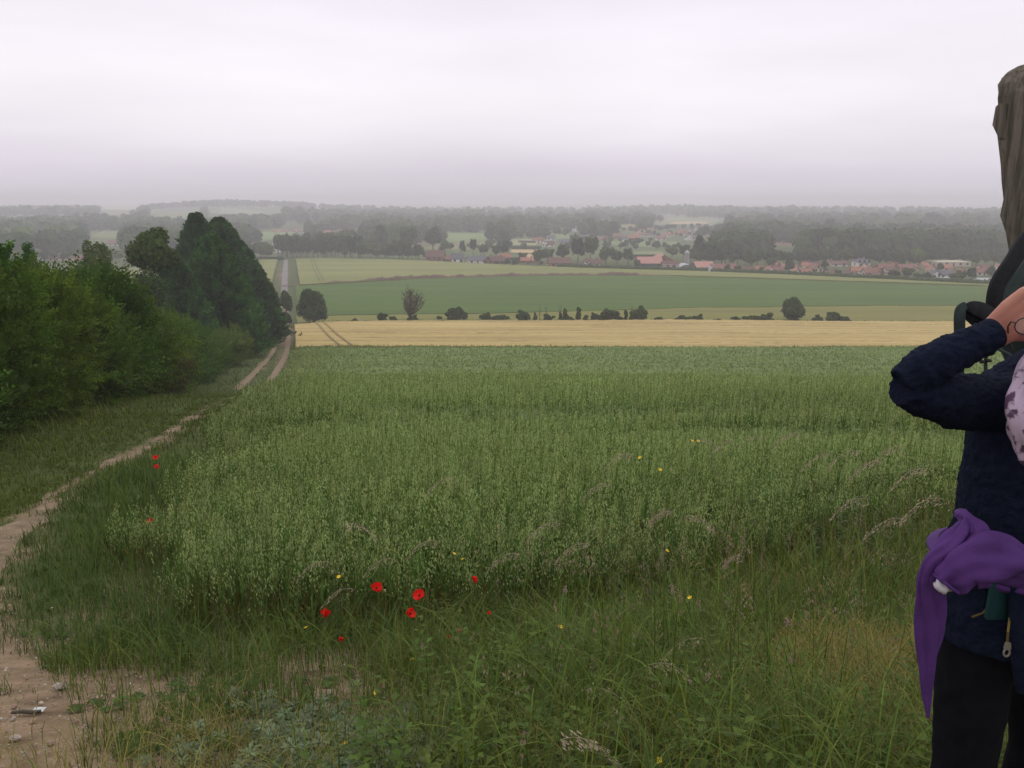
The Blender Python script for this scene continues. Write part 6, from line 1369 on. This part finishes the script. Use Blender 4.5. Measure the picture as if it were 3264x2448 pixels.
# hands: palm, four unequal bent fingers and a thumb from the side of the palm
def hand(wr, d, side, nrm, curl):
    """d: direction of the hand, side: towards the thumb, nrm: out of the back of the hand"""
    d, side, nrm = [v / np.linalg.norm(v) for v in (d, side, nrm)]
    for j, (o_, l_) in enumerate(((.028, .072), (.010, .080), (-.009, .075), (-.027, .060))):
        root = wr + d * .078 + side * o_ - nrm * .002; mb.tube([L_(wr - d * .01 + side * o_ * .55), L_(wr + d * .04 + side * o_ * .9), L_(root)], [.0150, .0145, .0115], k=10)
        p = root; dd = d.copy(); pts = [root - d * .012]; rad = [.0105]
        for q, (f, c) in enumerate(((.45, curl), (.30, curl * 1.2), (.25, curl * .8))):
            dd = dd * math.cos(c) - nrm * math.sin(c); dd /= np.linalg.norm(dd); pts.append(p); rad.append(.0098 - q * .0008); p = p + dd * l_ * f
        pts.append(p); rad.append(.0062); mb.tube([L_(q) for q in pts], rad, k=9)
    t0 = wr + d * .018 + side * .022; mb.tube([L_(t0 - d * .01 - side * .01), L_(t0 + side * .016 + d * .022 - nrm * .012), L_(t0 + side * .022 + d * .052 - nrm * .022), L_(t0 + side * .016 + d * .078 - nrm * .028)], [.016, .0135, .0105, .0075], k=10)
hd = W(1034, 303, 1.60) - WR
hand(WR, hd, np.array([.45, -.25, -.75]), np.array([-.35, -.90, .25]), .55)
hand(WR2, HEAD + [0.03, -.16, .02] - WR2, np.array([-.5, -.1, -.7]), np.array([.5, -.8, .2]), .5)
body = mb.build('body', MATS['skin'], person, smooth=True); remesh(body, .0042, None, 2)

# -- fleece jacket
mb = MB()
mb.tube([L_((1.15, 1.77, .80)), L_((1.15, 1.77, .88)), L_((1.155, 1.77, 1.0)), L_((1.15, 1.76, 1.10)), L_((1.158, 1.75, 1.22)), L_((1.168, 1.745, 1.31)), L_((1.175, 1.74, 1.365)), L_((1.18, 1.74, 1.40))], [.150, .148, .136, .130, .138, .132, .095, .066], k=28, flat=1.28, updir=[1, 0, 0])
# upper arm and forearm sleeves follow the outlines of the photograph
U_ = [W(1040, 398, 1.72), W(1010, 402, 1.71), W(985, 403, 1.69), W(955, 401, 1.66), W(926, 394, 1.62), W(902, 387, 1.60)]
mb.tube([L_(p) for p in U_], [.058, .060, .058, .055, .048, .036], k=20)
F_ = [W(902, 385, 1.60), W(919, 373, 1.60), W(943, 358, 1.60), W(968, 345, 1.605), W(984, 338, 1.61), W(992, 334, 1.615)]
mb.tube([L_(p) for p in F_], [.034, .041, .040, .033, .030, .028], k=20)
mb.tube([L_(SH2 * .4 + np.array([1.17, 1.74, 1.34]) * .6), L_(SH2), L_((SH2 + EL2) / 2), L_(EL2)], [.06, .066, .062, .055], k=16); mb.tube([L_(EL2), L_((EL2 + WR2) / 2), L_(WR2)], [.055, .055, .044], k=16)
mb.tube([L_((1.15, 1.77, .74)), L_((1.15, 1.77, .83))], [.151, .150], k=28, flat=1.28, updir=[1, 0, 0])
cf = MB(); cax = F_[-1] - F_[-2]; cax /= np.linalg.norm(cax); cf.tube([L_(F_[-1] - cax * .012), L_(F_[-1] - cax * .006), L_(F_[-1] + cax * .004), L_(F_[-1] + cax * .006)], [.0285, .031, .031, .028], k=20); cf.build('cuff', MATS['fleece'], person, smooth=True)
jk = mb.build('fleece_jacket', MATS['fleece'], person, smooth=True); remesh(jk, .005, 'fleece_folds', 1, .013, .012)
t2 = bpy.data.textures.new('big_folds', 'CLOUDS'); t2.noise_scale = .11; d2 = jk.modifiers.new('big_folds', 'DISPLACE'); d2.texture = t2; d2.strength = .014; d2.texture_coords = 'LOCAL'
def ribbon(pts, wd, th, name, m, parent, org, nrm=(0, -1, 0), sub=True, wdir=None):
    P = np.array(pts, float) - org; n = len(P); wd = np.broadcast_to(wd, (n,)); q = np.linspace(0, n - 1, (n - 1) * 5 + 1)
    def cr(a):
        out = []
        for t in q:
            i = min(int(t), n - 2); f = t - i; p0, p1, p2, p3 = a[max(i - 1, 0)], a[i], a[i + 1], a[min(i + 2, n - 1)]
            out.append(.5 * ((2 * p1) + (p2 - p0) * f + (2 * p0 - 5 * p1 + 4 * p2 - p3) * f * f + (3 * p1 - p0 - 3 * p2 + p3) * f ** 3))
        return np.array(out)
    P = cr(P); w2 = np.interp(q, range(n), wd) / 2; Tn = np.gradient(P, axis=0); Tn /= np.linalg.norm(Tn, axis=1)[:, None]
    N0 = np.tile(np.array(nrm, float), (len(P), 1)) if np.ndim(nrm) == 1 else np.array([np.interp(q, range(n), np.array(nrm)[:, j]) for j in range(3)]).T
    S = np.cross(Tn, N0); S /= np.linalg.norm(S, axis=1)[:, None]; Nn = np.cross(S, Tn)
    prof = [(-1, -.7), (-.9, -1), (.9, -1), (1, -.7), (1, .7), (.9, 1), (-.9, 1), (-1, .7)]
    V = np.concatenate([P + S * (a * w2)[:, None] + Nn * (b * th / 2) for a, b in prof]).reshape(8, -1, 3).transpose(1, 0, 2).reshape(-1, 3)
    F = [[i * 8 + j, i * 8 + (j + 1) % 8, (i + 1) * 8 + (j + 1) % 8, (i + 1) * 8 + j] for i in range(len(P) - 1) for j in range(8)]
    mb = MB().add(V, F); e = (len(P) - 1) * 8; mb.add(V, [[0, 1, 2, 7], [7, 2, 3, 4], [7, 4, 5, 6], [e, e + 7, e + 2, e + 1]][:3]); mb.add(V[[e + j for j in range(8)]], [[0, 1, 2, 7], [2, 3, 4, 7], [4, 5, 6, 7]])
    return mb.build(name, MATS[m], parent, smooth=True)
# teal shirt showing in the open front, zips
front_y = lambda x, z: 1.77 - .150 * math.sqrt(max(0, 1 - ((x - 1.15) / .19) ** 2)) - .012
def fp(px, py, dy=0.0):
    Y = 1.62
    for _ in range(8): p = W(px, py, Y); Y = front_y(p[0], p[2]) - dy
    return W(px, py, Y)
ribbon([fp(1003, 575, .0), fp(1001, 590, .0), fp(999, 606, -.002), fp(997, 618, -.004)], [.040, .046, .05, .05], .014, 'shirt', 'teal_cloth', person, O)
mb = MB(); mb.tube([L_(fp(1002, 572, .008)), L_(fp(998, 588, .008)), L_(fp(991, 604, .008)), L_(fp(983, 613, .006)), L_(fp(972, 617, .006))], .0022, k=6); mb.build('zip', MATS['zip'], person)
zp = [fp(1013, 575, .010), fp(1012, 595, .012), fp(1010, 615, .012), W(1008, 632, 1.60), W(1007, 646, 1.60)]
mb = MB(); mb.tube([L_(p) for p in zp], .0026, k=6); mb.build('zip', MATS['zip'], person)
# loose front flap of the fleece that carries the zip pull
ribbon([fp(1028, 560, -.004), fp(1030, 600, -.004), W(1028, 640, 1.615), W(1029, 690, 1.63)], [.075, .085, .075, .05], .016, 'jacket_flap', 'fleece', person, O)
zo = W(1007, 650, 1.597); mb = MB()
a = np.linspace(0, 2 * np.pi, 14); mb.tube(L_(zo) + np.stack([np.cos(a) * .0062, 0 * a, np.sin(a) * .0085 - .006], 1), .0022, k=6); mb.box(L_(zo) + [0, 0, .010], (.013, .006, .014), taper=(.7, 1)); mb.build('zip_pull', MATS['zip_pull'], person)
# trousers and shoes
mb = MB(); mb.tube([L_((1.15, 1.77, .74)), L_((1.15, 1.77, .90))], [.128, .13], k=20, flat=1.3, updir=[1, 0, 0])
for s_ in (-1, 1):
    hx = 1.15 + s_ * .088; fx = 1.15 + s_ * .10; yk = 1.76 if s_ < 0 else 1.80
    mb.tube([L_((hx, 1.77, .88)), L_((hx, 1.77, .76)), L_((hx + s_ * .008, yk, .64)), L_((fx, yk - .01, .42)), L_((fx, yk + .01, .26)), L_((fx, yk + .02, gz + .07))], [.096, .094, .082, .066, .068, .062], k=18)
tr_ = mb.build('trousers', MATS['trousers'], person, smooth=True); remesh(tr_, .009, 'trouser_folds', 2, .07, .012)
for s_ in (-1, 1):
    fx = 1.15 + s_ * .10; yk = 1.76 if s_ < 0 else 1.80; mb = MB(); mb.tube([L_((fx, yk + .09, gz + .045)), L_((fx, yk + .02, gz + .055)), L_((fx, yk - .08, gz + .045)), L_((fx, yk - .18, gz + .03)), L_((fx, yk - .20, gz + .028))], [.034, .046, .048, .040, .02], k=14); mb.box(L_((fx, yk - .05, gz + .008)), (.09, .30, .02)); sh = mb.build('shoe', MATS['shoe'], person, smooth=True); remesh(sh, .007, None, 2)
# the purple jacket knotted round the waist
def cloth_tube(mb, pts, rad, k=40, flat=1.0, updir=None, amp=.004, fr=7, seed=0, open_end=False, n=60):
    P = np.array(pts, float); q = np.linspace(0, len(P) - 1, n); s = range(len(P)); P2 = np.stack([np.interp(q, s, P[:, j]) for j in range(3)], 1)
    for _ in range(6): P2[1:-1] = (P2[:-2] + P2[2:] + 2 * P2[1:-1]) / 4
    r = np.interp(q, s, rad); 
    for _ in range(4): r[1:-1] = (r[:-2] + r[2:] + 2 * r[1:-1]) / 4
    fl = np.interp(q, s, np.broadcast_to(flat, (len(P),)))
    Tn = np.gradient(P2, axis=0); Tn /= np.linalg.norm(Tn, axis=1)[:, None]; u = np.array(updir if updir is not None else [0, 1.0, 0]); V = []; a = np.linspace(0, 2 * np.pi, k, endpoint=False)
    for i in range(n):
        u = u - Tn[i] * np.dot(u, Tn[i]); u /= np.linalg.norm(u); v = np.cross(Tn[i], u); t = i / n
        f = amp * (np.sin(a * fr + 5 * t + seed) + .6 * np.sin(a * (fr * 2 + 1) - 9 * t + seed * 2) + 1.2 * np.sin(a * 3 + 14 * t + seed))
        rr_ = r[i] + f * min(1, r[i] / .03); V.append(P2[i] + rr_[:, None] * (np.cos(a)[:, None] * u * fl[i] + np.sin(a)[:, None] * v))
    V = np.concatenate(V); F = [[i * k + j, i * k + (j + 1) % k, (i + 1) * k + (j + 1) % k, (i + 1) * k + j] for i in range(n - 1) for j in range(k)]
    mb.add(V, F); mb.add(np.concatenate([V[:k], P2[:1]]), [[(j + 1) % k, j, k] for j in range(k)])
    c = P2[-1] - Tn[-1] * (.02 if open_end else 0); mb.add(np.concatenate([V[-k:], [c]]), [[j, (j + 1) % k, k] for j in range(k)]); return mb
pj = empty('tied_jacket', parent=person)
mb = MB(); cloth_tube(mb, [L_(W(1046, 566, 1.54)), L_(W(1025, 565, 1.53)), L_(W(1003, 560, 1.525)), L_(W(980, 560, 1.52)), L_(W(962, 566, 1.52)), L_(W(951, 577, 1.52)), L_(W(946, 583, 1.52))], [.024, .034, .046, .052, .050, .040, .029], amp=.0042, fr=4, flat=.75, open_end=True); mb.build('sleeve', MATS['purple_cloth'], pj, smooth=True)
mb = MB(); a = np.linspace(0, 2 * np.pi, 30); ax = (W(944, 586, 1.52) - W(962, 566, 1.52)); ax /= np.linalg.norm(ax); u1 = np.array([0, 1, 0.]); v1 = np.cross(ax, u1); v1 /= np.linalg.norm(v1); u1 = np.cross(v1, ax); cc = L_(W(946, 583, 1.52)); mb.tube(cc + np.cos(a)[:, None] * u1 * .024 + np.sin(a)[:, None] * v1 * .031, .0035, k=8); mb.build('cuff_hem', MATS['purple_cloth'], pj, smooth=True)
mb = MB(); cloth_tube(mb, [L_(W(951, 577, 1.52)), L_(W(944, 584, 1.515)), L_(W(939, 588, 1.51)), L_(W(937, 590, 1.51))], [.018, .019, .016, .006], amp=.003, fr=4, flat=.6, n=20, k=24); mb.build('white_lining', MATS['white_cloth'], person, smooth=True)
mb = MB(); cloth_tube(mb, [L_(W(966, 523, 1.56)), L_(W(960, 535, 1.535)), L_(W(949, 549, 1.53)), L_(W(934, 562, 1.53)), L_(W(928, 580, 1.54)), L_(W(928, 612, 1.555)), L_(W(928, 650, 1.57)), L_(W(927, 690, 1.585)), L_(W(928, 718, 1.59))], [.014, .020, .023, .022, .022, .021, .018, .011, .003], amp=.0045, fr=3, flat=[.7, .8, .8, .6, .5, .45, .4, .4, .4], seed=2, n=90); mb.build('hanging_sleeve', MATS['purple_cloth'], pj, smooth=True)
mb = MB(); cloth_tube(mb, [L_(W(938, 556, 1.522)), L_(W(936, 575, 1.53)), L_(W(938, 600, 1.545)), L_(W(937, 632, 1.56)), L_(W(932, 668, 1.575))], [.012, .018, .017, .012, .003], amp=.004, fr=3, flat=.5, seed=11, n=50); mb.build('jacket_fold', MATS['purple_cloth'], pj, smooth=True)
mb = MB(); cloth_tube(mb, [L_(W(982, 545, 1.53)), L_(W(975, 530, 1.545)), L_(W(967, 519, 1.56)), L_(W(961, 514, 1.58)), L_(W(957, 512, 1.62))], [.026, .020, .014, .012, .006], amp=.003, fr=5, flat=.8, seed=4, n=40); mb.build('knot', MATS['purple_cloth'], pj, smooth=True)
mb = MB(); aa = np.linspace(math.radians(230), math.radians(-50), 26); bd = [L_((1.15 + .195 * math.cos(q), 1.77 - .165 * math.sin(q) * -1, .985 - .03 * math.sin(q))) for q in np.linspace(math.radians(-150), math.radians(150) , 26)]
cloth_tube(mb, [L_((1.15 + .192 * math.cos(q), 1.768 + .160 * math.sin(q), .925)) for q in np.linspace(0, 2 * math.pi, 30)], [.022] * 30, amp=.003, fr=5, flat=1.0, seed=5, updir=[0, 0, 1]); mb.build('waist_wrap', MATS['purple_cloth'], pj, smooth=True)
# scarf
mb = MB(); cloth_tube(mb, [L_(W(1052, 352, 1.60)), L_(W(1036, 368, 1.575)), L_(W(1032, 390, 1.565)), L_(W(1028, 410, 1.56)), L_(W(1030, 430, 1.56)), L_(W(1034, 452, 1.565)), L_(W(1038, 470, 1.57))], [.034, .036, .036, .044, .042, .030, .012], amp=.0045, fr=5, flat=.7, seed=6, n=70)
cloth_tube(mb, [L_((1.18 + .085 * math.cos(q), 1.70 + .085 * math.sin(q), 1.385)) for q in np.linspace(0, 6.28, 16)], [.032] * 16, amp=.003, fr=4, seed=7, updir=[0, 0, 1]); mb.build('scarf', MATS['scarf'], person, smooth=True)
# hair: cap and loose strands
hr = np.random.default_rng(9); mb = MB()
ell(mb, L_(HEAD + [0, .022, .042]), (.086, .092, .098)); ell(mb, L_(HEAD + [0, .05, -.03]), (.078, .06, .09))
for i in range(150):
    a = hr.uniform(0, 3.14); b = L_(HEAD + [math.cos(a) * .078, .03 + abs(math.sin(a)) * .07 - .02, hr.uniform(-.06, .10)]); mb.tube([b, b + [math.cos(a) * .012, .005, -.03], b + [math.cos(a) * .016, .01, -.075]], [.0035, .003, .001], k=5)
mb.build('hair', MATS['hair'], person, smooth=True)
mb = MB()
for i in range(46):
    s0 = L_(HEAD + [-.078, .01 + hr.uniform(-.03, .03), hr.uniform(-.02, .07)]); L2 = hr.uniform(.04, .105); up = hr.uniform(-.3, .5); cv = hr.uniform(-.06, .02)
    mb.tube([s0 + np.array([-L2 * t, hr.normal(0, .002), L2 * up * t + cv * t * t]) for t in np.linspace(0, 1, 7)], np.linspace(.0009, .0003, 7), k=4)
mb.build('loose_hair', MATS['hair'], person)
# spectacles pinched in the raised hand: a thing of their own
g0 = W(1026, 326, 1.575); sp = empty('spectacles', tuple(g0)); tag(sp, 'thin dark framed spectacles held in the raised hand', 'spectacles', kind='thing')
a = np.linspace(0, 2 * np.pi, 22)
for q in (0, 1): mb = MB(); mb.tube(np.stack([np.cos(a) * .021 + q * .052, .004 * q + 0 * a, np.sin(a) * .016], 1), .0013, k=6); mb.build('rim', MATS['black_plastic'], sp); mb = MB(); mb.add(np.concatenate([[[q * .052, .004 * q, 0]], np.stack([np.cos(a) * .021 + q * .052, .004 * q + 0 * a, np.sin(a) * .016], 1)]), [[0, i, i + 1] for i in range(1, 22)]); mb.build('lens', MATS['lens'], sp)
mb = MB(); mb.tube([(.021, 0, .004), (.026, -.002, .008), (.031, .002, .004)], .0014, k=6); mb.build('bridge', MATS['black_plastic'], sp)
mb = MB(); mb.tube([(-.021, 0, .006), (-.026, .004, .008), (-.022, .02, -.004), (-.012, .03, -.03), (.0, .034, -.05)], .0015, k=6); mb.build('temple', MATS['black_plastic'], sp)

# -- the weathered post
x0, y0 = 1.475, 2.42
pg = Tz(x0, y0); post = empty('wooden_post', (x0, y0, pg)); tag(post, 'weathered grey wooden post with a mossy rounded top at the right edge', 'post', kind='thing'); PROT_ = -.54; post.rotation_euler = (0, 0, PROT_)
mb = MB(); zt = 2.06 - pg; n = 70; rgp = np.random.default_rng(4); V = []
outl = [(-.098, -.07), (-.085, -.085), (-.045, -.09), (-.030, -.086), (-.022, -.045), (-.014, -.084), (.0, -.09), (.08, -.09), (.1, -.07), (.1, .08), (0, .09), (-.09, .08)]
nO = 24; oo = np.array(outl + outl[:1]); sgl = np.linspace(0, len(outl), nO, endpoint=False); oc = np.stack([np.interp(sgl, range(len(oo)), oo[:, j]) for j in (0, 1)], 1)
zs = np.concatenate([np.linspace(-.3, zt - .09, n - 14), zt - .09 * (1 - np.sin(np.linspace(0.06, math.pi / 2, 14)))])
for z in zs:
    t = np.clip((z - (zt - .09)) / .09, 0, 1); s_ = math.sqrt(max(0.02, 1 - t ** 2 * .93)); leanx = .32 - .168 * z
    bump_ = -.013 * math.exp(-((z - (1.645 - pg)) / .028) ** 2)
    c = oc * s_ * (1 + .02 * math.sin(z * 31)) + rgp.normal(0, .0014, oc.shape) + np.array([leanx, 0]); c[oc[:, 0] < -.06, 0] += bump_ + .006 * (value_noise(z * 40, 3, 2) - .5)
    V.append(np.column_stack([c, np.full(nO, z)]))
V = np.concatenate(V); k = nO; m_ = len(zs)
F = [[i * k + j, i * k + (j + 1) % k, (i + 1) * k + (j + 1) % k, (i + 1) * k + j] for i in range(m_ - 1) for j in range(k)]
mb.add(V, F); mb.add(np.concatenate([V[-k:], [[V[-k:, 0].mean(), 0, zs[-1] + .002]]]), [[j, (j + 1) % k, k] for j in range(k)]); mb.build('shaft', MATS['post_wood'], post, smooth=True)
mb = MB(); 
for i in range(60): u = hr.uniform(-.07, .08); mb.box((u - .06, hr.uniform(-.04, .04), zt - .020 - .5 * abs(u) ** 1.4), (.014, .014, .006), rz=hr.random() * 3)
mb.build('moss', MATS['lichen_wood'], post)
# the side of a small pointed waymark board fixed to the post
P4 = [W(a_, b_, 2.40) for a_, b_ in ((995.5, 107), (992.3, 125), (998.5, 138), (1006, 138.5), (1006, 103.5), (999, 103.5))]
A = np.array([p - [x0, y0, pg] for p in P4]) @ np.array(Matrix.Rotation(PROT_, 3, 'Z')); Bk = A + [0, .022, 0]; q = len(A)
mb = MB(); mb.add(np.concatenate([A, Bk, [A.mean(0)], [Bk.mean(0)]]), [[i, (i + 1) % q, (i + 1) % q + q, i + q] for i in range(q)]); mb.add(np.concatenate([A, Bk, [A.mean(0)], [Bk.mean(0)]]), [[i, (i + 1) % q, 2 * q] for i in range(q)] + [[(i + 1) % q + q, i + q, 2 * q + 1] for i in range(q)])
mb.build('waymark_board', MATS['post_wood'], post)

# -- backpack hung on the post
bo = W(1040, 330, 2.20); bp = empty('backpack', tuple(bo)); tag(bp, 'dark backpack hanging on the post behind the walker, its black straps looping out', 'backpack', kind='thing')
mb = MB(); cloth_tube(mb, [bo * 0 + np.array([.0, 0, .20]), np.array([.0, 0, .14]), np.array([0, 0, 0.02]), np.array([.01, 0, -.06]), np.array([.02, 0, -.10])], [.05, .085, .108, .095, .035], amp=.004, fr=5, flat=.8, updir=[0, 1, 0], n=50); mb.build('bag', MATS['bag'], bp, smooth=True)
mb = MB(); mb.tube([W(996, 348, 2.08) - bo, W(1012, 356, 2.06) - bo, W(1034, 358, 2.06) - bo], .004, k=6); mb.build('seam', MATS['webbing'], bp)
ribbon([W(1046, 226, 2.17), W(1027, 240, 2.15), W(1012, 262, 2.12), W(998, 284, 2.10), W(994, 305, 2.10), W(996, 326, 2.12)], [.05, .046, .042, .042, .044, .040], .012, 'shoulder_strap', 'strap', bp, bo, nrm=(.25, -1, .1))
ribbon([W(1004, 330, 2.11), W(994, 319, 2.09), W(980, 310, 2.08), W(969, 309, 2.08), W(965, 318, 2.09)], [.046, .044, .040, .032, .022], .010, 'padded_strap', 'strap', bp, bo, nrm=(.0, -1, .35))
ribbon([W(1006, 338, 2.12), W(990, 327, 2.10), W(978, 322, 2.09), W(967, 314, 2.085)], [.034, .034, .030, .022], .008, 'padded_strap', 'strap', bp, bo, nrm=(.2, -1, -.2))
ribbon([W(966, 305, 2.07), W(960.5, 310, 2.065), W(959.5, 322, 2.065), W(960, 345, 2.08), W(961, 372, 2.10), W(962, 392, 2.12)], [.018, .027, .028, .027, .016, .015], .003, 'webbing', 'webbing', bp, bo)
ribbon([W(986, 335, 2.1), W(986, 352, 2.1), W(985.5, 372, 2.1), W(985, 392, 2.11)], .0085, .003, 'webbing', 'webbing', bp, bo)
for i, (a, b, s_) in enumerate(((979.5, 357.5, .007), (982, 361.5, .006), (989, 360.5, .006), (987.5, 355, .005))): mb = MB(); ell(mb, W(a, b, 2.095) - bo, (s_ * 1.2, s_, s_ * .8), 10, 8); mb.build('buckle', MATS['black_plastic'], bp, smooth=True)
# ------------------------------------------------------------------ the damp air of the valley
hz = MB().box((0, 3800, -12.0), (22000, 11000, 66.0)).build('haze', [])
hm = bpy.data.materials.new('haze'); hm.use_nodes = True
ht = hm.node_tree; ht.nodes.clear()
ho = ht.nodes.new('ShaderNodeOutputMaterial'); hv = ht.nodes.new('ShaderNodeVolumePrincipled')
hv.inputs['Color'].default_value = (0.95, 0.915, 1.0, 1)
hv.inputs['Density'].default_value = 0.00054
hv.inputs['Anisotropy'].default_value = 0.0
ht.links.new(hv.outputs[0], ho.inputs['Volume'])
hz.data.materials.append(hm)
tag(hz, 'thin grey mist lying over the whole valley', 'haze', kind='stuff')
